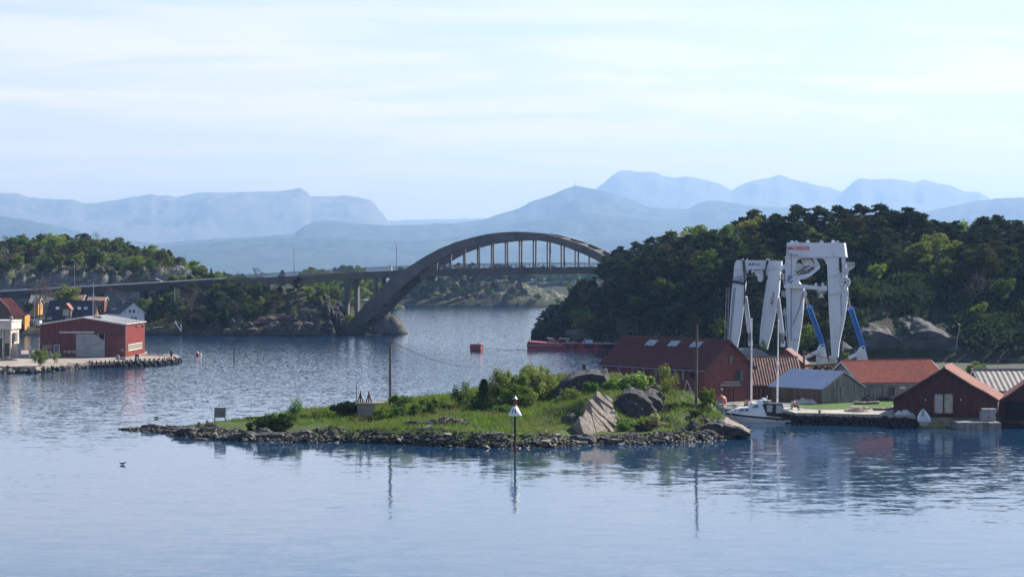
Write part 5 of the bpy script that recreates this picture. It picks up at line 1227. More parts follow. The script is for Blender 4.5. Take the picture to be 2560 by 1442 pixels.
mb = MB(); mb.tube([(SX1 + .12, SY - .1, ze_ - .25), (SX1 + .12, SY - .1, zc + .1)], .07, trimgrey_m, 6); mb.build('downpipe', sh)
def fx(px): return wx(px, SY)
def fz(py): return wz(py, SY)
def plate(name, x0, x1, y0, y1, m, d=.12, parent=sh, lab=None):
    mb = MB(); mb.para((fx(x0), SY - d, fz(y1)), (fx(x1) - fx(x0), 0, 0), (0, .05, 0), (0, 0, fz(y0) - fz(y1)), m); return mb.build(name, parent, label=lab)
mb = MB(); mb.para((fx(191.5), SY - .17, fz(892)), (fx(262) - fx(191.5), 0, 0), (0, .08, 0), (0, 0, fz(834) - fz(892)), black_m); mb.build('doorway', sh)
for (x0, x1, y0, y1) in ((191.5, 226.5, 863, 891.5), (227, 262, 863, 891.5), (191.5, 209, 834.5, 862.5), (209.4, 226.5, 834.5, 862.5)):
    plate('door_sheet', x0, x1, y0, y1, greydoor_m, .26)
mb = MB(); mb.prism([(fx(x), SY - .26, fz(y)) for x, y in ((227, 862.5), (262, 862.5), (262, 850), (255, 848), (247, 842), (240, 836), (227, 834.5))], (0, .05, 0), greydoor_m); mb.build('door_sheet', sh, label='torn upper door sheet with a dark open corner')
mb = MB(); mb.para((fx(245), SY - .22, fz(848)), (.12, 0, 0), (0, .05, 0), (0, 0, fz(834) - fz(848)), trimwhite_m); mb.build('door_post', sh)
plate('door_rail', 148.5, 236, 828.5, 832, trimwhite_m, .30); plate('door_rail', 236, 312, 832.5, 834.5, trim_m, .20)
for x in (191, 262.3): mb = MB(); mb.para((fx(x) - .06, SY - .28, fz(891.5)), (.12, 0, 0), (0, .06, 0), (0, 0, fz(834) - fz(891.5)), trimgrey_m); mb.build('door_jamb', sh)
w_ = window(sh, (fx(118), SY - .06, fz(867)), (1, 0, 0), fx(130) - fx(106), .95, 8, 1, trim_m, mat('dusty_glass', (0.27, 0.25, 0.20), 0.4), (0, -1, 0))
door(sh, (fx(142), SY - .06, fz(877)), (1, 0, 0), fx(148) - fx(136), fz(863) - fz(891), (0, -1, 0), mat('blue_grey_door', (0.10, 0.11, 0.16), 0.6), 0, 'door', trimwhite_m)
plate('hatch', 302, 310, 872, 877, trimgrey_m, .12)
plate('notice_strip', 159, 190, 876, 882, mat('faded_white_paint', (0.42, 0.41, 0.41), 0.8, var=0.4, scale=6, wear=(0.14, 0.06, 0.06), wear_amt=0.75, wear_scale=4), .10)
def sp_(px, py):
    u = (px - CX) / FPX; Y = SX1 / u; return Vector((SX1, Y, wz(py, Y)))
a, b = sp_(319, 866), sp_(353, 866)
window(sh, ((a + b) / 2) + Vector((.06, 0, 0)), (0, 1, 0), (b - a).length, 1.0, 14, 1, mat('cream_frame', (0.60, 0.56, 0.48), 0.7), MATS['dusty_glass'], (1, 0, 0), fw=.12)
for (px, py) in ((340, 813), (356, 812)):
    c = sp_(px, py); mb = MB(); mb.para(c - Vector((0, .9, .12)), (0.35, 0, -.12), (0, 1.8, 0), (0, 0, .12), trim_m); mb.build('vent', sh)
p = Vector((wx(244, 380), 380, wz(794, 380))); mb = MB(); mb.box((p.x, 380, p.z), (1.6, 1.2, .6), trimgrey_m); mb.box((p.x, 380, p.z + .34), (1.9, 1.4, .08), trimwhite_m); mb.build('roof_vent', sh)

cream_m = mat('cream_render', (0.48, 0.43, 0.35), 0.85, var=0.15, scale=0.8, wear=(0.30, 0.26, 0.21), wear_amt=0.4, wear_scale=0.7)
pinkc_m = mat('pale_pink_render', (0.56, 0.48, 0.43), 0.85, var=0.15, scale=0.8, wear=(0.36, 0.30, 0.26), wear_amt=0.45, wear_scale=0.6)
KY = 372.0
kx = lambda px: wx(px, KY)
kz = lambda py: wz(py, KY)
k = thing('control_house', 'cream concrete control house with flat roof at the edge of the view', 'building', (kx(10), KY, PZ))
mb = MB(); mb.para((kx(-40), KY, PZ - .2), (kx(28) - kx(-40), 0, 0), (0, 6, 0), (0, 0, kz(823) - PZ + .2), cream_m); mb.build('wall', k)
mb = MB(); mb.para((kx(-45), KY - .7, kz(823)), (kx(31) - kx(-45), 0, 0), (0, 7.4, 0), (0, 0, kz(804) - kz(823)), pinkc_m); mb.build('parapet', k)
mb = MB(); mb.para((kx(-46), KY - .85, kz(804)), (kx(32.5) - kx(-46), 0, 0), (0, 7.7, 0), (0, 0, kz(800.5) - kz(804)), trimwhite_m); mb.build('roof_slab', k)
for (x0, x1, y0, y1) in ((-12, 7, 824.5, 840), (10.5, 22.5, 824.5, 839)):
    window(k, ((kx(x0) + kx(x1)) / 2, KY, (kz(y0) + kz(y1)) / 2), (1, 0, 0), kx(x1) - kx(x0), kz(y0) - kz(y1), 3, 1, MATS['cream_frame'], paleglass_m, (0, -1, 0))
for px in (8.8, 27): mb = MB(); mb.para((kx(px) - .12, KY - .55, PZ), (.25, 0, 0), (0, .3, 0), (0, 0, kz(823) - PZ), cream_m); mb.build('column', k)
mb = MB(); mb.para((kx(-45), KY - .6, kz(843.5)), (kx(7) - kx(-45), 0, 0), (0, .5, 0), (0, 0, .25), trimwhite_m); mb.build('ledge', k)
for (x0, x1, y0) in ((-8, 7, 846), (12, 24, 858)):
    door(k, ((kx(x0) + kx(x1)) / 2, KY, (kz(y0) + PZ) / 2), (1, 0, 0), kx(x1) - kx(x0), kz(y0) - PZ, (0, -1, 0), mat('dark_green_door', (0.07, 0.08, 0.06), 0.7) if 'dark_green_door' not in MATS else MATS['dark_green_door'], 2)
mb = MB(); mb.para((kx(28), KY + .6, PZ - .1), (kx(41) - kx(28), 0, 0), (0, 3, 0), (0, 0, kz(860) - PZ + .1), pinkc_m)
for px in (32.5, 37): mb.para((kx(px), KY + .55, PZ + .2), (.08, 0, 0), (0, .06, 0), (0, 0, 2.0), cream_m)
mb.build('lean_to', k)
mb = MB(); mb.para((kx(29), KY + .8, kz(854)), (kx(36) - kx(29), 0, 0), (0, 1.6, 0), (0, 0, kz(832) - kz(854)), trimgrey_m); mb.build('duct', k)
c = Vector((kx(21), KY + 2, kz(795))); mb = MB(); mb.lathe((c.x, c.y, c.z - .45), [(.35, 0), (.36, .5), (.28, .75), (.1, .85)], greysheet_m, 12); mb.build('roof_ventilator', k)
def simple(name, lab, cat, mb, origin, group=None): return mb.build(name, label=lab, cat=cat, origin=Vector(origin), group=group)
c = qz(75, 895, PZ); mb = MB(); mb.para((c.x - .28, c.y, PZ), (.5, 0, 0), (0, .5, 0), (0, 0, 1.7), cream_m); mb.para((c.x - .33, c.y - .04, PZ + 1.7), (.6, 0, 0), (0, .58, 0), (0, 0, .08), trimwhite_m); simple('concrete_post', 'cream concrete post standing alone before the red shed', 'post', mb, c)
rubble_m = mat('grey_rubble', (0.20, 0.19, 0.18), 0.95, var=0.35, scale=3)
def heap(name, lab, px, py, w, h, n, m=rubble_m, seed=1, z=PZ):
    c = qz(px, py, z); rs = random.Random(seed); mb = MB(); mm = w * c.y / FPX; hh = h * c.y / FPX
    prof = []
    nn = 14; vs = []; fs = []
    for j in range(5):
        f = j / 4
        for i in range(nn):
            a = 2 * math.pi * i / nn; r = mm / 2 * (1 - f) ** .8 * (1 + .25 * (rs.random() - .5)); vs.append((c.x + r * math.cos(a), c.y + r * .7 * math.sin(a), z - .1 + hh * f ** .9 * (1 + .1 * rs.random())))
    for j in range(4):
        for i in range(nn): fs.append((j * nn + i, j * nn + (i + 1) % nn, (j + 1) * nn + (i + 1) % nn, (j + 1) * nn + i))
    fs.append(tuple(range(4 * nn, 5 * nn)))
    mb.mesh(vs, fs, m)
    for i in range(n):
        a = rs.random() * 6.28; f = rs.random(); r = mm / 2 * f; p = (c.x + r * math.cos(a), c.y - abs(r * .7 * math.sin(a)), z + hh * (1 - f) ** .9); s = .12 + .22 * rs.random()
        mb.box(p, (s * 1.5, s, s * .7), m, rs.random() * 3)
    return simple(name, lab, 'heap', mb, c)
heap('gravel_heap', 'grey heap of gravel by the blue door of the red shed', 125, 896, 26, 18, 40, seed=3)
heap('stone_heap', 'low heap of grey stones in front of the control house', 18, 901, 50, 9, 60, seed=4)
for i, (px, py, w, h, lab) in enumerate(((293, 899, 8, 12, 'grey concrete block with upright end at the shed corner'), (306, 899, 14, 6, 'low grey concrete block beside the upright one'), (342, 902, 9, 16, 'dark bollard with white panel on the pier edge'), (428, 891, 6, 15, 'dark square post at the tip of the pier'))):
    c = qz(px, py, PZ); s = c.y / FPX; mb = MB(); mb.para((c.x - w * s / 2, c.y, PZ), (w * s, 0, 0), (0, w * s * .8, 0), (0, 0, h * s), trim_m if i > 1 else stone_m)
    if i == 2: mb.para((c.x - .05, c.y - .04, PZ + .12), (.3, 0, 0), (0, .03, 0), (0, 0, .7), lampwhite_m)
    simple('bollard' if i > 1 else 'concrete_block', lab, 'bollard' if i > 1 else 'block', mb, c)
wood_m = mat('pale_timber', (0.52, 0.44, 0.35), 0.85, var=0.2, scale=2)
for i, (px, py, L_, lab) in enumerate(((372, 889, 3.0, 'pale plank lying beside the red shed'), (385, 887.5, 3.4, 'grey pole lying at the back edge of the pier'), (405, 890, 2.5, 'short timber lying near the pier tip'))):
    c = qz(px, py, PZ); mb = MB(); mb.para((c.x - L_ / 2, c.y, PZ), (L_, .2, 0), (-.02, .3, 0), (0, 0, .22), wood_m if i != 1 else trimgrey_m); simple('plank', lab, 'plank', mb, c)
bt = thing('timber_walkway', 'pale timber beam on dark stakes along the stony shore at the edge of the view', 'walkway', qz(20, 921, 0.9))
mb = MB(); a, b = wp(-20, 921, 347), wp(82, 916, 347); mb.para(a, b - a, (0, .8, 0), (0, 0, .2), wood_m); mb.build('beam', bt)
for px, y1 in ((15, 934), (40, 934), (61, 931)):
    mb = MB(); mb.tube([wp(px, 917, 346.6), wp(px, y1 + 6, 346.6)], .1, trim_m, 6); mb.build('stake', bt)
plant('willow', qz(99, 913, 1.1), 2.6, leaf='willow', name='shrub', label='bright green shrub on the bank in front of the red shed', cat='shrub', wide=1.5)
plant('sprig', qz(141, 906, 1.1), 1.8, leaf='willow', name='shrub', label='small thin green shrub by the gravel heap', cat='shrub', wide=1.3)
def stone_mesh(seed, m, flat=0.6, n=10):
    import bmesh
    rs = np.random.RandomState(seed); bm = bmesh.new()
    pts = rs.normal(size=(n, 3)); pts /= np.linalg.norm(pts, axis=1)[:, None]; pts *= (0.75 + .35 * rs.rand(n))[:, None]; pts[:, 2] *= flat
    vs = [bm.verts.new(p) for p in pts]
    bmesh.ops.convex_hull(bm, input=vs)
    bmesh.ops.delete(bm, geom=[v for v in bm.verts if not v.link_faces], context='VERTS')
    me = bpy.data.meshes.new('stone'); bm.to_mesh(me); bm.free(); me.materials.append(m); return me
drystone_m = mat('shore_stone', (0.055, 0.051, 0.047), 0.9, var=0.5, scale=1.2, bump=0.5, bscale=5, rnd=0.45)
lightstone_m = mat('light_shore_stone', (0.24, 0.22, 0.195), 0.9, var=0.25, scale=1.5, bump=0.4, rnd=0.25)
wetstone_m = mat('wet_shore_stone', (0.045, 0.042, 0.038), 0.6, var=0.3, scale=1.5, bump=0.4, rnd=0.35)
STONE = [stone_mesh(100 + i, drystone_m, 0.45 + 0.06 * i, 11) for i in range(7)]
STONEL = [stone_mesh(120 + i, lightstone_m, 0.5, 11) for i in range(4)]
STONEW = [stone_mesh(140 + i, wetstone_m, 0.5, 11) for i in range(5)]
def stone(parent, p, s, lst, rs, tilt=0.5, name='stone', el=1.0):
    o = bpy.data.objects.new(name, lst[rs.randrange(len(lst))]); COL.objects.link(o)
    if parent is not None:
        o.parent = parent; p = Vector(p) - ORG.get(parent.name, Vector((0, 0, 0)))
    o.location = p; o.rotation_euler = (rs.uniform(-tilt, tilt), rs.uniform(-tilt, tilt), rs.random() * 6.28); o.scale = (s * el, s, s * rs.uniform(.6, 1.0)); return o
pier_o = bpy.data.objects['pier']; rs = random.Random(21)
for i in range(210):
    px = rs.uniform(-25, 228); f = rs.random()
    ytop = np.interp(px, [-25, 90, 170, 228], [918, 918.5, 909, 907]); ybot = np.interp(px, [-25, 0, 90, 170, 228], [934, 933, 931, 923, 918])
    py = ytop + (ybot - ytop) * f; z = PZ * .85 * (1 - f) ** .9
    stone(pier_o, qz(px, py, z), rs.uniform(.32, .75), STONEW if f > .82 else (STONEL if rs.random() < .3 else STONE), rs, .6)
def fender(c, ax, lab, grp, R1=.48):
    mb = MB(); mb.torus(c, ax, R1, .2, MATS['tyre'], 12, 6); return mb.build('tyre_fender', label=lab, cat='tyre', group=grp, origin=Vector(c))
for i in range(26):
    px = 297 + (i / 25) ** .9 * 150
    yy = np.interp(px, [290, 400, 440, 449], [903.5, 899.5, 894.5, 890.5]); c = qz(px, yy, PZ) + Vector((0, -.25, -.75 - .15 * (i % 3)))
    fender(c, (.25 * ((i % 3) - 1), 1, .1), 'dark tyre hung among others along the outer edge of the pier', 'tyres hung along the pier edge', .5 + .08 * (i % 2))
for i in range(20):
    px = 230 + i * 11; yy = np.interp(px, [222, 300, 400, 440, 449], [906, 903.5, 899.5, 894.5, 890.5]); c = qz(px, yy, PZ)
    mb = MB(); mb.tube([c + Vector((0, .15, .25)), c + Vector((0, .15, -2.2))], .14, trim_m, 6); mb.build('pile', pier_o)
for i in range(11):
    px = 312 + i * 12.2; yy = np.interp(px, [222, 300, 400, 440], [905, 902.5, 898.5, 893.5]); c = qz(px, yy, PZ); mb = MB(); mb.box(c + Vector((0, .5, .12)), (.3, .3, .3), rust_m); mb.build('mooring_block', pier_o)
g = thing('steel_stand', 'thin steel rail stand in the gap left of the red shed', 'rail', qz(88, 890, PZ))
for (a, b) in (((80, 892), (80, 862)), ((90, 893), (90, 860)), ((79, 868), (99, 866)), ((79, 880), (91, 879))):
    mb = MB(); mb.tube([wp(*a, 385), wp(*b, 385)], .05, rail_m, 4); mb.build('bar', g)

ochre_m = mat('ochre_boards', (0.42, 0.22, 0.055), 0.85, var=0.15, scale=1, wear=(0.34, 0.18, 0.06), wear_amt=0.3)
ochredark_m = mat('shaded_ochre_boards', (0.13, 0.085, 0.05), 0.85, var=0.2, scale=1)  # ochre with the shade of the front walls put into the colour
white_m = mat('white_boards', (0.66, 0.67, 0.69), 0.75, var=0.08, scale=1)
slate_m = mat('dark_slate_roof', (0.035, 0.030, 0.033), 0.7, var=0.25, scale=1.2)
greyhouse_m = mat('grey_house_wall', (0.25, 0.26, 0.28), 0.8, var=0.15)
o1 = house('ochre_house', 'ochre house with long dark roof and one dormer behind the red shed', 'house', (wx(118, 560), 560), (0.9992, -0.04), wx(232, 560) - wx(118, 560), (0.04, 0.9992), 8.5, 1.4, wz(800, 560), wz(753, 564), ochredark_m, slate_m, 0.5, 0.6, 0.05, 16, slate_m, trim_m, None)
Cg = Vector((wx(118, 560), 560, 0)) + Vector((0.9992, -0.04, 0)) * (wx(232, 560) - wx(118, 560) + .01); Gq = Vector((0.04, 0.9992, 0))
mb = MB(); ze1, za1 = wz(800, 560), wz(753, 564)
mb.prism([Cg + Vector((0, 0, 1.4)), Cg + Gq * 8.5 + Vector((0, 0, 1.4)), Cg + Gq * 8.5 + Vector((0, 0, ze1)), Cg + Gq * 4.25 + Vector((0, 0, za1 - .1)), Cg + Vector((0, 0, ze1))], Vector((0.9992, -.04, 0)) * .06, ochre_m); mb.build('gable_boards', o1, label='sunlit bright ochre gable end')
for zz in (776, 788): window(o1, Cg + Gq * 4.2 + Vector((.06, .01, wz(zz, 564))), Gq, 1.0, 1.1, 2, 2, trim_m, paleglass_m, (1, -.04, 0))
Yd = 558.6; dm = Vector((wx(164, Yd), Yd, 0)); mb = MB()
mb.prism([(wx(155, Yd), Yd, wz(792, Yd)), (wx(176, Yd), Yd, wz(792, Yd)), (wx(176, Yd), Yd, wz(772, Yd)), (wx(165.5, Yd), Yd, wz(760, Yd)), (wx(155, Yd), Yd, wz(772, Yd))], (0, 4.0, 0), ochredark_m); dmo = mb.build('dormer', o1)
mb = MB()
for s in (-1, 1):
    a = Vector((wx(165.5, Yd), Yd - .3, wz(759, Yd))); b = Vector((wx(165.5 + s * 13, Yd), Yd - .3, wz(774.5, Yd))); mb.para(a, b - a, (0, 4.2, 0), (0, 0, .15), pinktile_m)
mb.build('dormer_roof', dmo)
window(o1, (wx(165.5, Yd), Yd, wz(781.5, Yd)), (1, 0, 0), 1.45, 1.6, 3, 3, whiteframe_m, paleglass_m, (0, -1, 0))
for px, w in ((124, 1.0), (169, .9), (176, .8)):
    window(o1, onwall(Vector((wx(118, 560), 560, 0)), Vector((1, -.04, 0)), px, 797), (1, -.04, 0), w, .8, 2, 2, whiteframe_m, paleglass_m, (-.04, -1, 0))
for px in (140, 195, 211):
    c = Vector((wx(px, 562), 562, wz(774, 561.6))); mb = MB(); mb.para(c + Vector((0, -.4, 0)), (1.0, .17, 0), (-.1, .6, .7), (0, -.1, .1), MATS['skylight_glass']); mb.build('skylight', o1)
GD2 = Vector((0.985, 0.17, 0)); LD2 = Vector((-0.62, 0.785, 0))
h2 = house('white_house', 'white boarded house with steep dark roof and two roof windows behind the red shed', 'house', (wx(302, 553), 553), LD2, 9.5, GD2, wx(360, 553) - wx(302, 553), 1.5, wz(783, 553), wz(758.5, 554), white_m, slate_m, 0.35, None, 0, 1, slate_m, white_m, None)
c2_ = Vector((wx(302, 553), 553, 0))
for (px, py) in ((325, 778), (335, 778), (330, 796), (339, 796)):
    window(h2, onwall(c2_, GD2, px, py), GD2, .62, .85, 2, 1, whiteframe_m, glass_m, (.17, -.985, 0), fw=.04)
for (px, py) in ((314.5, 780), (346.5, 780)): window(h2, onwall(c2_, GD2, px, py), GD2, .25, .35, 1, 1, whiteframe_m, glass_m, (.17, -.985, 0), fw=.04)
for (px, py) in ((278, 796), (292, 796)): window(h2, onwall(c2_, LD2, px, py), LD2, .8, .8, 2, 2, whiteframe_m, glass_m, (-.785, -.62, 0), fw=.05)
ap2 = c2_ + GD2 * ((wx(360, 553) - wx(302, 553)) / 2) + Vector((0, 0, wz(758.5, 554))); e2 = c2_ + Vector((0, 0, wz(783, 553))); d2 = (e2 - ap2); n2 = d2.cross(LD2); n2 = (n2 if n2.z > 0 else -n2).normalized()
for px in (283.5, 289.5):
    b_ = ap2 + d2 * .62; u_ = (px - CX) / FPX; t_ = (b_.x - u_ * b_.y) / (u_ * LD2.y - LD2.x); c = b_ + LD2 * t_ + n2 * .16
    mb = MB(); mb.para(c - LD2 * .3 - d2 * .11, LD2 * .6, d2 * .22, n2 * .06, MATS['skylight_glass']); mb.build('roof_window', h2)
q = ap2 + LD2 * 5; mb = MB(); mb.box(q + Vector((0, 0, .1)), (.9, .8, 1.6), stone_m, .5); mb.build('chimney', h2)
GR = Vector((0.96, 0.28, 0))
h3 = house('ochre_house', 'ochre house with red tiled roof and arched openings at the edge of the view', 'house', (wx(-40, 550), 550), (0.28 * -1, 0.96), 9, (1, 0.10), 8.2, 1.4, wz(786, 550), wz(746, 550), ochredark_m, pinktile_m, 0.4, 0.4, 0.06, 14, pinktile_m, trimwhite_m, None)
mb = MB(); X0, X1 = wx(32, 549), wx(62, 549); zt = wz(788, 549); zb_ = 1.4
mb.para((X0, 549.0, zb_), (X1 - X0, 0, 0), (0, 6, 0), (0, 0, zt - zb_), ochre_m); w3 = mb.build('ochre_wing', h3, label='bright ochre wing with two dark arches')
for px, w in ((41, 8), (56, 7)):
    x = wx(px, 549); r = w / 2 * 549 / FPX; pts_ = [(x - r, 548.95, zb_), (x + r, 548.95, zb_), (x + r, 548.95, zb_ + 1.3)] + [(x + r * math.cos(a), 548.95, zb_ + 1.3 + r * math.sin(a)) for a in np.linspace(.3, 2.84, 7)] + [(x - r, 548.95, zb_ + 1.3)]
    mb = MB(); mb.prism(pts_, (0, .04, 0), black_m); mb.build('arch', w3)
mb = MB(); a = Vector((wx(31, 548.6), 548.6, wz(789.5, 548.6))); b = Vector((wx(20, 552.5), 552.5, wz(746, 552.5)));
mb.prism([a, Vector((wx(66, 548.6), 548.6, a.z)), Vector((wx(28, 553), 553, wz(746, 553))), Vector((wx(-4, 553), 553, wz(746, 553)))], (0, .1, .15), redtile_m); mb.build('wing_roof', h3)
small = [(88, 58, 580, 'small ochre gabled house with dark roof between the two larger ochre ones', 772, 757, 746, 14, ochre_m, slate_m, 'ochre_house'), (196, 0, 590, 'small white house with red roof under the viaduct', 759, 751, 738, 20, white_m, oldtile_m, 'white_house'),
         (240, 0, 582, 'dark red house with red roof behind the white house', 768, 752, 743, 40, redwood_m, oldtile_m, 'red_house'), (105, 0, 596, 'grey house with pale gutter behind the leafless trees', 790, 756, 738, 60, greyhouse_m, greysheet_m, 'grey_house'), (365, 0, 566, 'pale green grey shed right of the white house', 796, 783, 776, 18, greyhouse_m, greysheet_m, 'grey_shed')]
for (px, _, Y, lab, yb, ye, ya, wpx, wm_, rm_, nm) in small:
    w = wpx * Y / FPX
    hh = house(nm, lab, 'house', (wx(px - wpx / 2, Y), Y), (1, .05), w, (-.05, 1), 7.5, max(3.0, wz(yb, Y) - 1.5), wz(ye, Y), wz(ya, Y + 3.7), wm_, rm_, .3, None, 0, 1, None, trimwhite_m, None)
    for k_ in (.25, .7): window(hh, (wx(px - wpx / 2, Y) + w * k_, Y + .05, (wz(ye, Y) + wz(yb, Y)) / 2 + .2), (1, .05, 0), .9, 1.0, 2, 2, whiteframe_m, glass_m, (0, -1, 0))
for (px, py, w, h, Y, wm_, rm_, lab) in ((868, 712, 16, 14, 900, white_m, slate_m, 'white house seen between the first two bridge piers'), (872, 722, 14, 10, 860, redwood_m, redtile_m, 'dark red house with red roof between the first two bridge piers'), (918, 709, 22, 12, 920, redwood_m, pinktile_m, 'long red house high between the second and third bridge piers'), (905, 738, 26, 12, 800, greyhouse_m, slate_m, 'dark gabled house low behind the second bridge pier'), (955, 705, 14, 12, 920, white_m, redtile_m, 'white house just left of the arch springing'), (842, 738, 9, 8, 770, white_m, slate_m, 'small white cabin under the domed light tree'), (912, 757, 20, 9, 760, greyhouse_m, greysheet_m, 'grey boathouse by the water behind the second pier')):
    b_ = hill_at_top(bank, px, py - h, h * Y / FPX + .1); Yh = b_.y; s = Yh / FPX
    house('house', lab, 'house', (wx(px - w / 2, Yh), Yh), (1, .1), w * s, (-.1, 1), 6, b_.z - 1, b_.z + h * s * .55, b_.z + h * s, wm_, rm_, .2, None, 0, 1, None, None, None)
pY = hill_at_top(bank, 907.5, 715, 3.0); mb = MB(); mb.prism([(wx(904, pY.y), pY.y, wz(728, pY.y)), (wx(911, pY.y), pY.y, wz(728, pY.y)), (wx(907.5, pY.y), pY.y, wz(715, pY.y))], (0, .8, 0), lampwhite_m); mb.build('white_gable', label='pointed white gable shape between the second and third bridge piers', cat='gable', origin=pY)
p = on_hill(left_hill, 212, 1.0, left_extra); s = p.y / FPX; cz = wz(603, p.y)
lk = thing('lookout', 'dark low lookout with pointed roof and mast on the heath hill', 'lookout', p)
mb = MB(); mb.prism([(wx(197, p.y), p.y - 2, cz - 1.5), (wx(227, p.y), p.y - 2, cz - 1.5), (wx(227, p.y), p.y - 2, wz(601, p.y)), (wx(210, p.y), p.y - 2, wz(595.5, p.y)), (wx(197, p.y), p.y - 2, wz(602, p.y))], (0, 4, 0), slate_m); mb.build('roof', lk)
mb = MB(); mb.tube([(wx(209.5, p.y), p.y, wz(597, p.y)), (wx(209.5, p.y), p.y, wz(589, p.y))], .22, slate_m, 5); mb.build('mast', lk)
for (px, y0, y1, Y, r, lab) in ((233, 812, 704, 557, .12, 'tall lattice mast beside the ochre house gable'), (437, 800, 718, 552, .10, 'thin pale flagpole beside the yellow green tree on the point'), (86, 808, 755, 556, .09, 'pale pole standing at the grey house')):
    mb = MB(); a, b = wp(px, y0, Y), wp(px, y1, Y); mb.tube([a, b], [r, r * .6], steel_m, 5)
    if px == 233:
        mb.tube([wp(px + 10, y0, Y), b - Vector((0, 0, 1))], .05, steel_m, 4); mb.tube([wp(px - 3, y0, Y), b - Vector((0, 0, 1))], .05, steel_m, 4)
        for kk in range(1, 8): mb.tube([wp(px - 3 * (1 - kk / 9), y0 - kk * 10, Y), wp(px + 10 * (1 - kk / 9), y0 - kk * 10, Y)], .04, steel_m, 4)
    simple('mast' if px == 233 else 'flagpole', lab, 'pole', mb, a)
bo = thing('boom', 'pale slanted boom leaning against a short post on the sea wall', 'boom', wp(452, 829, 547))
for (a, b) in (((437, 803), (452, 827)), ((453, 809), (453, 830))):
    mb = MB(); mb.tube([wp(*a, 547), wp(*b, 547)], .17, lampwhite_m, 6); mb.build('boom_arm' if a[0] == 437 else 'post', bo)
def box_thing(name, lab, cat, px0, px1, py0, py1, Y, d, m, m2=None):
    t = thing(name, lab, cat, wp(px0, py1, Y)); mb = MB(); mb.para(wp(px0, py1, Y), (wx(px1, Y) - wx(px0, Y), 0, 0), (0, d, 0), (0, 0, wz(py0, Y) - wz(py1, Y)), m); mb.build('body', t)
    mb = MB(); mb.para(wp(px0 - .6, py0, Y - .1), (wx(px1 + .6, Y) - wx(px0 - .6, Y), 0, 0), (0, d + .2, 0), (0, 0, .15), m2 or trimgrey_m); mb.build('lid', t)
    mb = MB()
    for f in (.25, .5, .75): mb.para(wp(px0 + (px1 - px0) * f, py1, Y - .05), (.08, 0, 0), (0, .05, 0), (0, 0, (wz(py0, Y) - wz(py1, Y)) * .95), m2 or trimgrey_m)
    mb.build('rib', t); return t
box_thing('container', 'white container on the sea wall by the ochre arches', 'container', 83, 99, 801, 814, 556, 3, lampwhite_m)
box_thing('container', 'grey blue container on the sea wall beside the white one', 'container', 67, 83, 801, 815, 555, 3, mat('grey_blue_container', (0.13, 0.16, 0.20), 0.6))
def rowboat(lab, px, py, Y, L_, m, z=None, rz=0.0, name='rowing_boat', group=None, tilt=0.0):
    c = wp(px, py, Y) if z is None else Vector((wx(px, Y), Y, z)); t = thing(name, lab, 'boat', c, group); ca, sa = math.cos(rz), math.sin(rz)
    vs = []; fs = []; n = 9
    for i in range(n):
        f = i / (n - 1); x = (f - .5) * L_; w = L_ * .17 * (math.sin(math.pi * min(1, f * .62 + .30)) ** .8) * (1 if f < .97 else .4); sh_ = .12 * L_ * .6 + .09 * L_ * abs(f - .4) ** 1.5
        for (yy, zz) in ((-1, 1), (-.75, .35), (0, 0), (.75, .35), (1, 1)): vs.append((c.x + ca * x - sa * w * yy, c.y + sa * x + ca * w * yy, c.z + sh_ * zz + (x * tilt)))
    for i in range(n - 1):
        for k_ in range(4): fs.append((i * 5 + k_, i * 5 + k_ + 1, i * 5 + 6 + k_, i * 5 + 5 + k_))
    fs.append((0, 1, 2, 3, 4)); fs.append((44, 43, 42, 41, 40))
    mb = MB(); mb.mesh(vs, fs, m); mb.build('hull', t)
    mb = MB(); mb.tube([vs[i * 5] for i in range(n)] , .04, wood_m, 4); mb.tube([vs[i * 5 + 4] for i in range(n)], .04, wood_m, 4); mb.build('gunwale', t)
    for f in (3, 5):
        mb = MB(); a = Vector(vs[f * 5 + 1]); b = Vector(vs[f * 5 + 3]); mb.para(a + Vector((0, 0, .12)), b - a, (.2 * ca, .2 * sa, 0), (0, 0, .05), wood_m); mb.build('thwart', t)
    return t
rowboat('white boat pulled up on the sea wall below the ochre arches', 58, 819, 552, 3.2, lampwhite_m, rz=.2)
def small_car(px, py, Y, lab, m):
    o = wp(px, py, Y); t = thing('parked_car', lab, 'car', o)
    side = [(-2.0, .3), (-2.05, .85), (-1.7, 1.0), (-1.2, 1.45), (.5, 1.48), (1.2, .98), (2.0, .82), (2.1, .5), (2.05, .3)]
    mb = MB(); mb.prism([(o.x + x, o.y, o.z + z) for x, z in side], (0, 1.7, 0), m); mb.build('body', t)
    mb = MB(); mb.prism([(o.x + x, o.y - .02, o.z + z) for x, z in ((-1.4, 1.0), (-1.05, 1.38), (.42, 1.4), (.95, 1.0))], (0, 1.74, 0), MATS['car_glass']); mb.build('side_window', t)
    for x in (-1.3, 1.3): mb = MB(); mb.tube([(o.x + x, o.y - .03, o.z + .32), (o.x + x, o.y + .2, o.z + .32)], .32, MATS['tyre'], 12); mb.build('wheel', t)
small_car(398, 830, 549, 'silver car parked by the sea wall right of the white house', mat('silver_paint', (0.40, 0.42, 0.45), 0.3, 0.5))
plant('bare', wp(100, 796, 566), 12.0, name='bare_tree', label='tall leafless tree before the viaduct behind the ochre houses', wide=.75)
plant('bare', wp(113, 796, 568), 11.0, name='bare_tree', label='second tall leafless tree close to the tallest before the viaduct', wide=.75)
plant('broad', wp(166, 770, 578), 7.2, leaf='birch', name='broadleaf_tree', label='spreading light green tree behind the ochre house roof', wide=1.5)
plant('broad', wp(72, 790, 566), 4.5, leaf='olive', name='broadleaf_tree', label='dull green tree between the ochre houses', wide=1.1)
plant('bare', wp(290, 770, 575), 6, name='bare_tree', label='leafless tree under the viaduct behind the white house', wide=1.3)

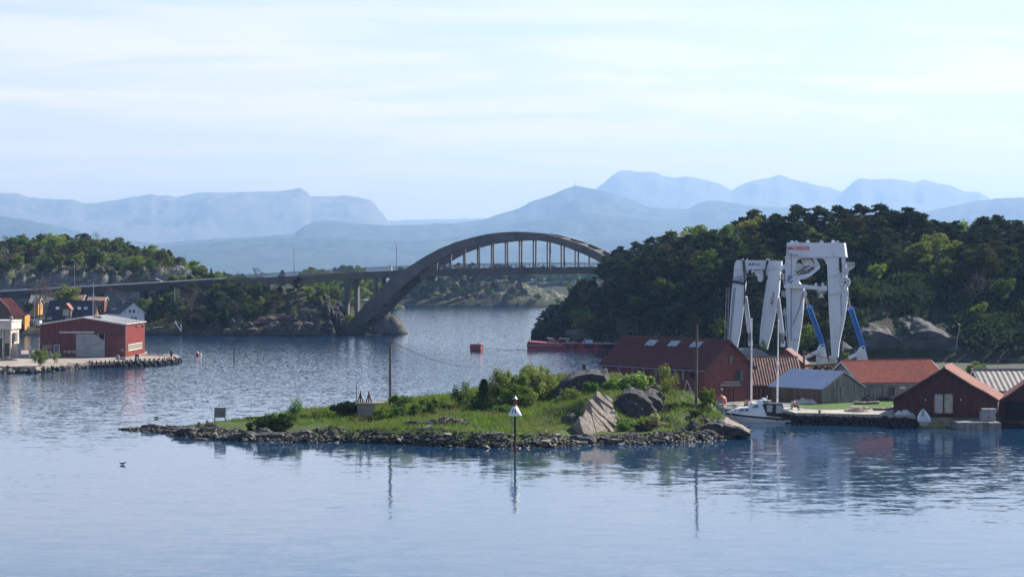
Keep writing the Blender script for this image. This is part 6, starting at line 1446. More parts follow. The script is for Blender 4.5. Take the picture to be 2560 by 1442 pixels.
outc = mat('pale_outcrop_rock', (.19, .18, .172), .9, var=.35, scale=.6, bump=.8, bscale=2, wear=(.09, .085, .08), wear_amt=.5, wear_scale=.8)
OUTC = [(447, 668, 3.2, 'tall bare rock outcrop at the end of the heath hill by the street lamp'), (462, 682, 2.4, 'lower bare rock block beside the tall outcrop'), (434, 684, 2.2, 'bare rock block under the tall outcrop'), (508, 684, 1.6, 'small pale rock among the light trees at the hill end'), (48, 612, 1.8, 'small pale rock on the crest near the edge of the view'), (12, 625, 1.6, 'pale rock at the edge of the view on the heath hill')]
cw_m = mat('white_crane_paint', (0.55, 0.60, 0.68), 0.5, var=0.07, scale=0.5, wear=(0.46, 0.46, 0.46), wear_amt=0.25, wear_scale=0.4, stretch=(1, 1, 0.4))
cwd_m = mat('dirty_white_paint', (0.52, 0.51, 0.47), 0.6, var=0.2, scale=1.5, wear=(0.30, 0.25, 0.18), wear_amt=0.4, wear_scale=1.2)
blue_m = mat('blue_cylinder_paint', (0.02, 0.13, 0.42), 0.4, var=0.1)
chrome_m = mat('piston_rod', (0.45, 0.42, 0.40), 0.25, 0.7)
hose_m = mat('black_hose', (0.02, 0.02, 0.022), 0.7)
redtxt_m = mat('red_sign_paint', (0.55, 0.03, 0.03), 0.6); bluetxt_m = mat('dark_blue_lettering', (0.02, 0.03, 0.10), 0.6)
def ex(mb, pts, Y, d, m, dx=0.0):        # outline given in picture columns/rows at distance Y, extruded d metres away
    mb.prism([wp(x, y, Y) for x, y in pts], (dx, d, 0), m); return mb
def exo(name, pts, Y, d, m, par, dx=0.0, label=None):
    return ex(MB(), pts, Y, d, m, dx).build(name, par, label=label)
def text(body, px, py, Y, hpx, m, par, rz=0.0, roll=0.0, ext=0.01, bold=1.0, name='lettering'):
    cu = bpy.data.curves.new(name, 'FONT'); cu.body = body; cu.size = hpx * Y / FPX * 1.4; cu.extrude = ext; cu.align_x = 'CENTER'; cu.align_y = 'CENTER'; cu.offset = 0.012 * bold * cu.size
    cu.materials.append(m); tmp = bpy.data.objects.new(name, cu); COL.objects.link(tmp)
    me = bpy.data.meshes.new_from_object(tmp.evaluated_get(bpy.context.evaluated_depsgraph_get())); bpy.data.objects.remove(tmp)
    o = bpy.data.objects.new(name, me); COL.objects.link(o); o.parent = par
    o.location = wp(px, py, Y) - ORG.get(par.name, Vector((0, 0, 0)))
    o.rotation_euler = (Matrix.Rotation(rz, 3, 'Z') @ Matrix.Rotation(R(90), 3, 'X') @ Matrix.Rotation(roll, 3, 'Z')).to_euler()
    return o
def ladder(name, par, x0, y0, x1, y1, Y, wpx=6, n=14, m=None, hoops=False):
    mb = MB(); a, b = wp(x0, y0, Y), wp(x1, y1, Y); w = Vector((wpx * Y / FPX, 0, 0))
    mb.tube([a, b], .05, m or cw_m, 4); mb.tube([a + w, b + w], .05, m or cw_m, 4)
    for i in range(n + 1):
        f = i / n; p = a + (b - a) * f; mb.tube([p, p + w], .035, m or cw_m, 4)
        if hoops and i % 2 == 0: mb.tube([p, p + Vector((w.x * .1, -.55, 0)), p + w + Vector((-w.x * .1, -.55, 0)), p + w], .035, m or cw_m, 4)
    return mb.build(name, par)
YC = 331.0
g2 = thing('gantry_crane', 'taller white A-frame gantry with blue cylinders standing behind the sheds', 'gantry', wp(2035, 900, YC))
D2 = 2.6; DX = 0.7
exo('cross_head', [(1965, 641), (1967, 606), (2084, 607), (2080, 641)], YC, D2, cw_m, g2, DX)
exo('cross_head_end', [(2080.5, 641), (2084.4, 607), (2110, 607), (2114.5, 641)], YC + .25, D2 - .25, cw_m, g2, DX)
exo('flange', [(1961.5, 643.5), (1961.5, 641.3), (2116, 641.3), (2116, 643.5)], YC - .12, D2 + .3, cw_m, g2, DX)
for x in (1980, 1991, 2020, 2054, 2083, 2094):
    h = 6 if x in (2020, 2083) else 4.5
    exo('lifting_lug', [(x - 5.5, 606.5), (x - 2, 606 - h), (x + 2, 606 - h), (x + 5.5, 606.5)], YC + (.2 if x in (1991, 2054, 2094) else 1.6), .35, cw_m, g2, 0)
arch = [(1963, 644), (2078, 644), (2076, 662), (2064, 660)] + [(2064 - 10 * (1 - math.cos(a)), 660 - 14 * math.sin(a)) for a in np.linspace(.2, 1.57, 5)] + [(2000 - 10 * math.sin(a) , 660 - 14 * math.cos(a)) for a in np.linspace(0, 1.4, 5)] + [(1986, 690), (1963, 690)]
exo('portal_plate', arch, YC + .1, 1.6, cw_m, g2, .4)
exo('leg', [(1963.5, 690), (1986, 690), (2009, 722), (2007, 770), (2002, 812), (1996, 852), (1989, 893), (1978, 893), (1977, 760)], YC + .15, 2.0, cw_m, g2, .5)
exo('leg_edge', [(1964, 690.2), (1976, 690.2), (1978.6, 740), (1984, 893), (1973, 893), (1966, 740)], YC - .35, .48, cw_m, g2, 0)
exo('leg', [(2067, 644), (2097, 644), (2103, 728), (2104, 775), (2094, 893), (2079, 893), (2072, 770), (2069, 690)], YC, 2.0, cw_m, g2, .3)
exo('leg_side', [(2097.3, 660), (2114, 660), (2118, 726), (2117.5, 750), (2110, 800), (2099, 850), (2091, 893), (2094.2, 893), (2104.3, 775), (2103.3, 728)], YC + .35, 2.0, cw_m, g2, .5)
exo('side_box', [(2097.4, 644), (2103, 644), (2103, 684), (2097.4, 684)], YC + .1, .5, black_m, g2)
exo('side_post', [(2104, 644), (2114, 644), (2114, 690), (2104, 690)], YC + .2, 1.5, cw_m, g2)
for y in (655, 663, 671): mb = MB(); mb.tube([wp(2098, y, YC - .1), wp(2104, y + 5, YC - .35), wp(2100, y + 14, YC - .1)], .12, hose_m, 6); mb.build('hose', g2)
for (x0, x1, y) in ((1978.3, 1989.3, 891), (2079, 2092, 891)): exo('foot', [(x0 - 1, y), (x1 + 1, y), (x1 + 2, y + 16), (x0 - 2, y + 16)], YC - .1, 2.4, cwd_m, g2)
for (lx, ly, rx, ry, cx, cy, ex_, ey) in ((2013, 735, 2014.5, 744, 2023, 768, 2056.5, 864), (2118, 735, 2120, 744, 2127, 772, 2158, 869)):
    exo('bracket', [(lx - 4, ly - 10), (lx + 3, ly - 9), (lx + 5, ly), (lx + 2, ly + 8), (lx - 4, ly + 8)], YC + .5, 1.0, cw_m, g2)
    mb = MB()
    for o in (-1.6, 1.6): mb.tube([wp(rx + o, ry, YC + 1.0), wp(cx + o, cy + 3, YC + 1.6)], .09, chrome_m, 6)
    mb.build('piston_rod', g2)
    mb = MB(); mb.tube([wp(cx, cy, YC + 1.6), wp(ex_, ey, YC + 4.0)], .46, blue_m, 12); cyl = mb.build('cylinder', g2, smooth=False)
    mb = MB(); mb.tube([wp(cx - .4, cy - 1.5, YC + 1.55), wp(cx + .4, cy + 1.5, YC + 1.65)], .56, blue_m, 12); mb.build('collar', cyl)
    mb = MB(); mb.tube([wp(cx + 5, cy + 2, YC + 1.2), wp(ex_ + 5, ey - 3, YC + 3.6)], .07, blue_m, 6); mb.build('pipe', cyl)
    exo('base_bracket', [(ex_ - 8, ey + 3), (ex_ - 3, ey - 5), (ex_ + 2, ey - 5), (ex_ + 6, ey + 4), (ex_ + 14, 908), (ex_ - 14, 908), (ex_ - 12, ey + 12)], YC + 3.4, 1.3, cw_m, g2)
    exo('base_arm', [(ex_ - 8, ey + 8), (ex_ - 3, ey + 15), (ex_ - 46, ey + 36), (ex_ - 50, ey + 30)], YC + 3.0, .6, cw_m, g2)
    mb = MB(); p = wp(ex_, ey, YC + 3.3); mb.tube([p, p - Vector((0, .15, 0))], .18, hose_m, 10); mb.build('pin', g2)
c = wp(2113, 706, YC - .25); mb = MB(); mb.tube([c, c + Vector((0, .35, 0))], .86, cw_m, 24); wheel = mb.build('sheave', g2)
mb = MB(); mb.torus(c - Vector((0, .02, 0)), (0, 1, 0), .84, .07, cw_m, 24, 6); mb.build('rim', wheel)
mb = MB()
for i in range(5):
    a = 2 * math.pi * i / 5 + .4; q = c + Vector((math.cos(a) * .5, -.012, math.sin(a) * .5)); mb.tube([q, q + Vector((0, .02, 0))], .12, black_m, 10)
mb.tube([c - Vector((0, .03, 0)), c], .2, hose_m, 12); mb.build('hub', wheel)
for pts in ([(2077, 691), (2122, 676), (2123, 678), (2078, 693)], [(2074, 735), (2105, 727), (2106, 729), (2075, 737)]): exo('bracket_bar', pts, YC - .4, .3, cw_m, g2)
exo('platform', [(2114, 668), (2135, 667), (2135, 669), (2122, 678), (2120, 688), (2116, 688)], YC + .2, 1.4, cw_m, g2)
mb = MB()
for dy in (0, 1.4):
    for y in (656, 660.5, 665): mb.tube([wp(2114.5, y, YC + .2 + dy), wp(2136, y + .3, YC + .2 + dy)], .045, cw_m, 4)
    for x in (2115, 2120, 2125, 2130, 2136): mb.tube([wp(x, 656, YC + .2 + dy), wp(x, 667, YC + .2 + dy)], .05, cw_m, 4)
mb.build('platform_railing', g2)
exo('arm_lower', [(1961, 714), (1966, 708), (1990, 709), (2010, 711), (2060, 717), (2063, 725), (2040, 724), (2000, 721), (1962, 720)], YC - .7, .8, cw_m, g2)
exo('arm_knee', [(1972, 704), (1988, 700), (2008, 698), (2020, 694), (2030, 688), (2046, 674), (2052, 668), (2044, 662), (2034, 676), (2020, 684), (2000, 688), (1984, 690)], YC - .5, .9, cw_m, g2)
exo('arm_knee', [(1975, 712), (1984, 702), (1993, 697), (2000, 690), (2006, 690), (1998, 704), (1988, 712)], YC - .9, .7, cw_m, g2)
for (x, y, r) in ((1997, 668, 1.0), (2021, 661, 1.15), (2041, 664, .8)):
    c = wp(x, y, YC + .3); mb = MB(); mb.tube([c, c + Vector((0, .9, 0))], r * .6, cwd_m, 12); s_ = mb.build('winch_drum', g2)
    mb = MB(); mb.torus(c, (0, 1, 0), r * .6, .1, cw_m, 14, 6); mb.build('rim', s_)
exo('winch_house', [(2006, 648), (2040, 648), (2046, 662), (2034, 668), (2010, 664)], YC + 1.2, 1.2, cwd_m, g2)
exo('winch_frame', [(1988, 690), (1997, 678), (2012, 664), (2030, 672), (2034, 680), (2014, 685)], YC + .5, .8, cwd_m, g2)
for pts in ([(1991, 683), (2012, 668), (2024, 664)], [(2004, 686), (2020, 680), (2030, 668)], [(1997, 690), (2008, 676), (2028, 683), (2040, 672)]):
    mb = MB(); mb.tube([wp(x, y, YC - .2) for x, y in pts], .09, hose_m, 5); mb.build('hose', g2)
exo('jib_stub', [(2032, 643), (2038, 643), (2048, 658), (2044, 661), (2034, 654)], YC + .4, .6, cwd_m, g2)
c = wp(2053.5, 733, YC - .3); mb = MB(); mb.lathe(c, [(.25, .95), (.30, .7), (.62, .45), (.72, .28), (.74, .1), (.45, .05), (.3, -.1), (.32, -.5), (.45, -.55), (.48, -.72), (.2, -.76)], cwd_m, 16); dh = mb.build('docking_head', g2)
mb = MB(); mb.torus(c + Vector((0, 0, .22)), (0, 0, 1), .72, .06, hose_m, 16, 5); mb.build('ring', dh)
for (x, y0, y1, r) in ((2040, 716, 708, .22), (2057, 717, 707, .2)): mb = MB(); mb.tube([wp(x, y0, YC - .3), wp(x, y1, YC - .3)], r, cw_m, 8); mb.build('boss', g2)
exo('end_block', [(2060, 714), (2067, 714), (2068, 727), (2061, 726)], YC - .8, .9, cw_m, g2)
exo('blue_ram', [(1969, 704), (1972, 688), (1975, 688), (1973, 706)], YC - .75, .3, blue_m, g2)
exo('side_lug', [(1955, 666), (1964, 660), (1964, 674), (1957, 674)], YC, 1.0, cw_m, g2)
ladder('ladder', g2, 1961, 770, 1971, 893, YC - .6, 5, 26, cw_m, True)
for (x, y) in ((1958, 774), (1958, 826), (1963, 876), (1955, 728)):
    mb = MB()
    for yy in (y, y + 6, y + 12): mb.tube([wp(x, yy, YC - .4), wp(x, yy, YC - 1.2), wp(x + 9, yy + 1, YC - 1.2), wp(x + 9, yy + 1, YC - .4)], .05, cw_m, 4)
    for xx in (0, 4.5, 9): mb.tube([wp(x + xx, y, YC - 1.2), wp(x + xx, y + 12, YC - 1.2)], .05, cw_m, 4)
    mb.para(wp(x, y + 13, YC - 1.2), (9 * YC / FPX, 0, 0), (0, 1.0, 0), (0, 0, .08), cw_m); mb.build('ladder_cage', g2)
for pts in ([(1978, 632), (1978, 850), (1996, 850), (1996, 846)], [(1966, 612), (1969, 636), (1993, 637), (1994, 641)], [(2008, 730), (1999, 770), (1983, 812)], [(2102, 735), (2104, 790)]):
    mb = MB(); mb.tube([wp(x, y, YC - .42 if x < 1995 else YC - .05) for x, y in pts], .07, trimgrey_m, 4); mb.build('pipe_run', g2)
text('MACGREGOR', 1997, 621, YC - .03, 8.0, redtxt_m, g2, bold=2.0).scale = (0.78, 1.15, 1)

YA = 335.0
g1 = thing('gantry_crane', 'lower white gantry with white cylinders and hanging hoses beside the taller one', 'gantry', wp(1885, 880, YA))
exo('cross_head', [(1834.5, 672.5), (1838, 655), (1842, 650), (1934, 651), (1934, 672.5)], YA, 2.4, cw_m, g1, .7)
exo('cross_head_end', [(1934.3, 672.5), (1934.3, 651), (1953.5, 652.5), (1953.5, 672.5)], YA + .2, 2.2, cw_m, g1, .5)
exo('flange', [(1834, 674), (1834, 672.7), (1954, 672.7), (1954, 674)], YA - .1, 2.6, cw_m, g1, .7)
exo('leg', [(1848, 674), (1866, 674), (1864, 700), (1857, 770), (1849, 830), (1841, 872), (1824, 868), (1830, 800), (1838, 730)], YA + .1, 1.7, cw_m, g1, .4)
exo('leg_edge', [(1835, 674), (1847.7, 674), (1837.6, 730), (1829.6, 800), (1823.6, 868), (1820, 868), (1822, 820), (1828, 740)], YA + .4, 1.4, cw_m, g1, .3)
exo('leg', [(1921, 674), (1951, 674), (1947, 730), (1940, 770), (1928, 830), (1917, 874), (1904, 866), (1908, 820), (1917, 720)], YA + .1, 1.7, cw_m, g1, .4)
exo('leg_edge', [(1917, 700), (1919.6, 700), (1916.7, 720), (1907.6, 820), (1903.6, 866), (1898.5, 862), (1900, 825), (1910, 745)], YA + .3, 1.4, cw_m, g1, .3)
exo('haunch', [(1866, 674), (1874, 674), (1864, 690)], YA + .2, 1.4, cw_m, g1); exo('haunch', [(1920, 674), (1913, 674), (1919, 690)], YA + .2, 1.4, cw_m, g1)
for (x0, y0, x1, y1, x2, y2) in ((1863, 742, 1874, 830, 1876, 856), (1944, 742, 1955, 832, 1957, 858)):
    mb = MB(); mb.tube([wp(x0, y0, YA + .8), wp(x1, y1, YA + 2.0)], .38, cw_m, 12); cy_ = mb.build('cylinder', g1)
    mb = MB(); mb.tube([wp(x0 + 3, y0 + 8, YA + .5), wp(x1 + 3, y1 - 6, YA + 1.7)], .06, trimgrey_m, 5); mb.build('pipe', cy_)
    mb = MB(); mb.tube([wp(x1, y1, YA + 2.0), wp(x2, y2, YA + 2.5)], .3, trimgrey_m, 10); mb.build('piston_rod', g1)
    exo('bracket', [(x0 - 5, y0 - 22), (x0 - 1, y0 - 24), (x0 + 1.5, y0 - 6), (x0 + 1, y0 + 4), (x0 - 4, y0 + 4)], YA + .5, .7, cw_m, g1)
    mb = MB(); mb.box(wp(x2 + .5, y2 + 2, YA + 2.6), (.7, .7, .9), cw_m); mb.build('foot', g1)
for pts in ([(1857, 650), (1858, 662), (1861, 690), (1862, 720), (1861, 760)], [(1860, 650), (1863, 676), (1868, 692), (1862, 712), (1863, 748)], [(1917, 651), (1915, 668), (1910, 682), (1910, 700)], [(1921, 651), (1917, 662), (1913, 676), (1914, 692)]):
    mb = MB(); mb.tube([wp(x, y, YA - .25) for x, y in pts], .1, hose_m, 5); mb.build('hose', g1)
mb = MB(); mb.tube([wp(1832, 704, YA - .2), wp(1845, 706, YA - .5), wp(1862, 709, YA - .3)], .22, hose_m, 6); mb.build('cable_bundle', g1)
mb = MB()
for pts in ([(1834, 694), (1858, 690), (1866, 680)], [(1836, 702), (1862, 698), (1872, 690), (1886, 686)], [(1836, 694), (1836, 704)], [(1850, 690), (1852, 706)]): mb.tube([wp(x, y, YA - .4) for x, y in pts], .07, trimgrey_m, 4)
mb.build('gallery_rail', g1)
for x in (1880, 1899): mb = MB(); mb.tube([wp(x, 676, YA + .1), wp(x + 3, 681, YA + .1)], .3, cw_m, 8); mb.build('boss', g1)
exo('hook_plate', [(1887, 676), (1908, 676), (1909, 690), (1907, 701), (1902, 705), (1896, 702), (1894, 692), (1888, 686)], YA + .2, .45, cw_m, g1)
ladder('ladder', g1, 1835, 720, 1822, 862, YA + .1, 4, 24, rail_m)
ladder('scaffold_ladder', g1, 1816, 720, 1811, 858, YA + 2, 7, 22, rail_m)
for x in (1857, 1868, 1917, 1922): mb = MB(); mb.tube([wp(x, 651, YA + .3), wp(x, 646.5, YA + .3)], .1, cw_m, 5); mb.build('stud', g1)
text('AX', 1878, 661, YA - .03, 7.0, bluetxt_m, g1, bold=3.0); text('Tech', 1892, 661, YA - .03, 6.2, bluetxt_m, g1)
text('AX', 1930.2, 755, YA + .06, 7.0, bluetxt_m, g1, roll=R(80), bold=3.0); text('Tech', 1932.8, 739, YA + .06, 6.2, bluetxt_m, g1, roll=R(80))
mb = MB()
for pts in ([(1946, 690), (1958, 686), (1972, 688)], [(1948, 700), (1960, 694), (1975, 700), (1962, 712)], [(1942, 706), (1948, 700), (1950, 692)], [(1954, 676), (1958, 690), (1962, 720)]): mb.tube([wp(x, y, YC + .2) for x, y in pts], .12, cwd_m, 5)
mb.build('pipe_run', g2)
shore = [(300, 1073), (420, 1083), (480, 1093), (590, 1101), (700, 1104), (850, 1106), (980, 1109), (1100, 1116), (1250, 1121), (1400, 1117), (1480, 1111), (1600, 1111), (1700, 1107), (1800, 1099), (1872, 1086)]
poly = [(wx(x, gy(y)), gy(y)) for x, y in shore] + [(wx(x, Y), Y) for x, Y in ((1850, 211), (1800, 216), (1740, 222), (1650, 230), (1560, 237), (1450, 243), (1350, 244), (1200, 242), (1050, 238), (900, 232), (760, 226), (640, 220), (560, 217), (480, 214), (420, 212.7), (340, 212.8))]
ctl = [(340, 212.4, .12), (420, 209, .3), (480, 207, .5), (560, 208, .85), (600, 212, .95), (700, 210, 1.15), (700, 200, .55), (850, 215, 1.3), (850, 201, .9), (1000, 222, 1.5), (1000, 205, 1.25), (1150, 224, 1.7), (1150, 206, 1.3), (1250, 212, 1.6), (1250, 197, 1.0), (1350, 215, 1.8), (1300, 230, 1.9),
       (1115, 199.5, 1.55), (1040, 200.5, 1.25), (1460, 233, 4.7), (1410, 233, 4.45), (1505, 232, 4.75), (1390, 228, 3.6), (1405, 221, 2.3), (1400, 215, 1.75), (1350, 223, 2.0), (1560, 228, 3.85), (1640, 224, 3.1), (1700, 217, 3.6), (1740, 213, 2.6), (1800, 208, 1.65), (1850, 206.5, .6),
       (1490, 209, 3.75), (1440, 211, 3.0), (1530, 210, 3.7), (1580, 212, 3.7), (1625, 211, 3.45), (1600, 206, 1.5), (1660, 206.5, 2.0), (1700, 205, 2.3), (1750, 203, 1.6), (1800, 202, .85), (1700, 199, .9), (1620, 197.5, .6), (1540, 199, .6), (1470, 197, .4), (1430, 203, 1.2), (1380, 200, 1.0)]
CP = np.array([(wx(a, b), b, c) for a, b, c in ctl])
PL = np.array(poly)
def inside_dist(X, Y):
    """signed distance to the shore line, positive inland"""
    x = X.ravel(); y = Y.ravel(); n = len(PL); ins = np.zeros(len(x), bool); dm = np.full(len(x), 1e9)
    for i in range(n):
        x1, y1 = PL[i]; x2, y2 = PL[(i + 1) % n]
        c = ((y1 > y) != (y2 > y)) & (x < (x2 - x1) * (y - y1) / (y2 - y1 + 1e-12) + x1); ins ^= c
        t = np.clip(((x - x1) * (x2 - x1) + (y - y1) * (y2 - y1)) / ((x2 - x1) ** 2 + (y2 - y1) ** 2), 0, 1)
        dm = np.minimum(dm, np.hypot(x - x1 - t * (x2 - x1), y - y1 - t * (y2 - y1)))
    return np.where(ins, dm, -dm).reshape(X.shape)
def isle_h(X, Y):
    X = np.asarray(X, float); Y = np.asarray(Y, float)
    d2 = (X[..., None] - CP[:, 0]) ** 2 + ((Y[..., None] - CP[:, 1]) * 0.85) ** 2
    w = 1 / (d2 + .25) ** 1.9; z = (w * CP[:, 2]).sum(-1) / w.sum(-1)
    sdist = inside_dist(X, Y) + fbm(X / 2.5, Y / 2.5, 3, 61) * .7
    e = np.clip(sdist / 2.2, -1, 1); m = np.where(e > 0, e ** .7, e)
    z = np.where(m > 0, z * m, m * .9)
    rocky = np.clip((X - 5.5) / 3, 0, 1) * np.clip(z - .3, 0, 1)
    n1 = fbm(X / 3.5, Y / 3.5, 5, 71, .55); n2 = fbm((X * .8 + Y * .6) / 1.6, (X * .6 - Y * .8) / 4.0, 5, 73, .6)
    return z + np.clip(sdist, 0, 1) * (n1 * .22 + rocky * n2 * .75)
isle_m = land_mat('islet_turf_and_rock', (0.055, 0.09, 0.02), (0.085, 0.115, 0.026), (0.10, 0.092, 0.084), (0.20, 0.18, 0.16), 0.42, 0.72, 0.9, True, 0.7, (0.07, 0.07, 0.03))
gx_ = np.linspace(-46, 27, 190); gy__ = np.linspace(186, 246, 160); GX, GY = np.meshgrid(gx_, gy__, indexing='ij')
isle = np_obj('islet', np.stack([GX, GY, np.maximum(isle_h(GX, GY), -1.3)], -1), grid_faces(190, 160), [isle_m], kind='structure')
def ipt(px, Y): x = wx(px, Y); return Vector((x, Y, float(isle_h(np.array([x]), np.array([Y]))[0])))
def blades(n, hmin, hmax, w, leafm, seed, name, thr, lab_kind='stuff', zmin=.75, smax=.75, box=(-40, 24, 190, 243), ok=None):
    rs = np.random.RandomState(seed); x = rs.uniform(box[0], box[1], n); y = rs.uniform(box[2], box[3], n); z = isle_h(x, y)
    e = .35; sl = np.hypot(isle_h(x + e, y) - z, isle_h(x, y + e) - z) / e
    lum = vnoise(x / 1.8, y / 1.8, seed)
    k = (z > zmin + .35 * vnoise(x / 1.1, y / 1.1, 5)) & (sl < smax) & (lum > thr)
    if ok is not None: k &= ok(x, y)
    x, y, z, lum = x[k], y[k], z[k], lum[k]; n = len(x); a = rs.uniform(0, 6.28, n); h = (hmin + (hmax - hmin) * rs.rand(n)) * (.5 + .9 * lum); ln = h * rs.uniform(.2, .8, n); b = rs.uniform(0, 6.28, n)
    V = np.stack([np.stack([x - w * np.cos(a), y - w * np.sin(a), z - .05], 1), np.stack([x + w * np.cos(a), y + w * np.sin(a), z - .05], 1), np.stack([x + ln * np.cos(b), y + ln * np.sin(b), z + h], 1)], 1)
    return np_obj(name, V.reshape(-1, 3), np.arange(3 * n).reshape(-1, 3), [leafm], parent=None, kind=lab_kind)
grass1 = leaf_mat('fresh_grass', (0.115, 0.19, 0.028), .35, .45, 0, 0); grass2 = leaf_mat('dry_grass', (0.19, 0.165, 0.075), .3, .3, 0, 0); grass3 = leaf_mat('pale_moss', (0.36, 0.34, 0.14), .2, .2, 0, 0)
blades(95000, .15, .45, .045, grass1, 81, 'grass', .12)
blades(26000, .25, .65, .035, grass2, 82, 'dry_grass', .42)
blades(5000, .05, .14, .10, grass3, 83, 'pale_moss', .3, zmin=.6, box=(wx(1265, 196), wx(1400, 199), 196, 201))
rs = random.Random(33)
near = [(wx(x, gy(y)), gy(y)) for x, y in shore]
seg = [(Vector((*near[i], 0)), Vector((*near[i + 1], 0))) for i in range(len(near) - 1)]; lens = [(b - a).length for a, b in seg]
def shore_pt(f):
    s = f * sum(lens)
    for (a, b), l_ in zip(seg, lens):
        if s <= l_: return a + (b - a) * (s / l_), (b - a).normalized()
        s -= l_
    return seg[-1][1], (seg[-1][1] - seg[-1][0]).normalized()
cnt = 0
while cnt < 262:
    f = rs.random(); p, d = shore_pt(f); inl = Vector((-d.y, d.x, 0)); inl = inl if inl.y > 0 else -inl
    u = rs.random() ** 1.3 * (1.0 + 4.4 * float(vnoise(f * 26, 0.0, 9))); q = p + inl * (u - .25); z = float(isle_h(np.array([q.x]), np.array([q.y]))[0])
    if z < -.5: continue
    s = rs.uniform(.22, .52) * (1.25 if rs.random() < .15 else 1)
    lst = STONEW if u < .7 else (STONEL if rs.random() < .22 else STONE)
    stone(isle, (q.x, q.y, max(z, -.1) + s * .15), s, lst, rs, .45, el=rs.uniform(1, 1.8)); cnt += 1
def rubble(name, n, seed, smin, smax, m, fn):
    rr = np.random.RandomState(seed); V = []; Fc = []
    base = np.array([(-1, -1, -.5), (1, -1, -.5), (1, 1, -.5), (-1, 1, -.5), (-.8, -.8, .5), (.8, -.9, .4), (.7, .8, .5), (-.8, .7, .6)]); fq = np.array([(3, 2, 1, 0), (4, 5, 6, 7), (0, 1, 5, 4), (1, 2, 6, 5), (2, 3, 7, 6), (3, 0, 4, 7)])
    pts = fn(rr, n)
    for i, p in enumerate(pts):
        s = rr.uniform(smin, smax); a, b, c = rr.uniform(-.6, .6), rr.uniform(-.6, .6), rr.uniform(0, 6.28)
        M = np.array(Matrix.Rotation(c, 3, 'Z') @ Matrix.Rotation(a, 3, 'X') @ Matrix.Rotation(b, 3, 'Y'))
        V.append((base * (1 + .25 * rr.normal(size=(8, 3))) * np.array([s * rr.uniform(.9, 1.8), s, s * .55])) @ M.T + p); Fc.append(fq + 8 * i)
    o = np_obj(name, np.concatenate(V), np.concatenate(Fc), [m], parent=isle, kind='stuff'); return o
def near_shore(lo, hi):
    def fn(rr, n):
        out = []
        for _ in range(n):
            p, d = shore_pt(rr.rand()); inl = Vector((-d.y, d.x, 0)); inl = inl if inl.y > 0 else -inl
            q = p + inl * (lo + (hi - lo) * rr.rand() ** 1.2); out.append((q.x, q.y, 0))
        A = np.array(out); A[:, 2] = np.maximum(isle_h(A[:, 0], A[:, 1]), -.15) + .03; return A
    return fn
rubble('rubble', 3200, 91, .06, .17, drystone_m, near_shore(-.4, 3.6)); rubble('wet_rubble', 1500, 92, .06, .18, wetstone_m, near_shore(-.6, .9)); rubble('pale_rubble', 180, 93, .06, .16, lightstone_m, near_shore(.3, 3.2))
def mound(px, Y, rx, ry):
    def fn(rr, n):
        A = np.zeros((n, 3)); c = wx(px, Y); a = rr.uniform(0, 6.28, n); r = rr.rand(n) ** .6; A[:, 0] = c + rx * r * np.cos(a); A[:, 1] = Y + ry * r * np.sin(a); A[:, 2] = isle_h(A[:, 0], A[:, 1]) + .12 + .35 * (1 - r); return A
    return fn
rubble('stone_bank', 420, 94, .12, .32, drystone_m, mound(1112, 199.5, 2.3, 1.4)); rubble('scree', 220, 95, .12, .3, drystone_m, mound(1635, 219, 1.8, 1.6)); rubble('stone_bank', 160, 96, .12, .3, drystone_m, mound(1040, 200, 1.2, 1.0))
block_m = mat('quay_block_granite', (0.20, 0.185, 0.17), .9, var=.3, scale=1.5, bump=.5, bscale=6, rnd=.3)
def block(x0, x1, y0, y1, Y, d, m=block_m, nm='stone_block', jit=.04):
    rr = random.Random(int(x0 * 7 + y0)); mb = MB(); p = wp(x0, y1, Y); w = wx(x1, Y) - wx(x0, Y); h = wz(y0, Y) - wz(y1, Y); j = lambda: rr.uniform(-jit, jit)
    b = [(0, 0), (w, 0), (w, h), (0, h)]; vs = [p + Vector((a + j(), j() * 2, c + j())) for a, c in b] + [p + Vector((a + j(), d + j(), c + j())) for a, c in b]
    mb.mesh(vs, [(0, 1, 2, 3), (7, 6, 5, 4), (0, 4, 5, 1), (1, 5, 6, 2), (2, 6, 7, 3), (3, 7, 4, 0)], m); o = mb.build(nm, None); o.parent = isle; return o
for (a, b, c, d, Y) in ((1142, 1158, 1080, 1098, 193), (1159, 1178, 1082, 1100, 192.6), (1167, 1212, 1087, 1092, 192.2), (1179, 1206, 1093, 1101, 192.3), (1217, 1257, 1081, 1099, 191), (1205, 1245, 1100, 1113, 190.5), (1246, 1268, 1100, 1115, 190.2), (1269, 1330, 1098, 1108, 190.6), (1332, 1348, 1097, 1106, 190.8), (1349, 1378, 1096, 1107, 190.6), (1300, 1378, 1108, 1119, 190.0), (1262, 1300, 1109, 1120, 189.6), (1338, 1380, 1088, 1094, 193.5), (1381, 1408, 1105, 1114, 191.0), (1415, 1420, 1104, 1114, 191.2), (1423, 1436, 1109, 1113, 191.3), (1440, 1470, 1105, 1112, 192), (1383, 1399, 1086, 1097, 193.6)):
    block(a, b, c, d, Y, 1.1)
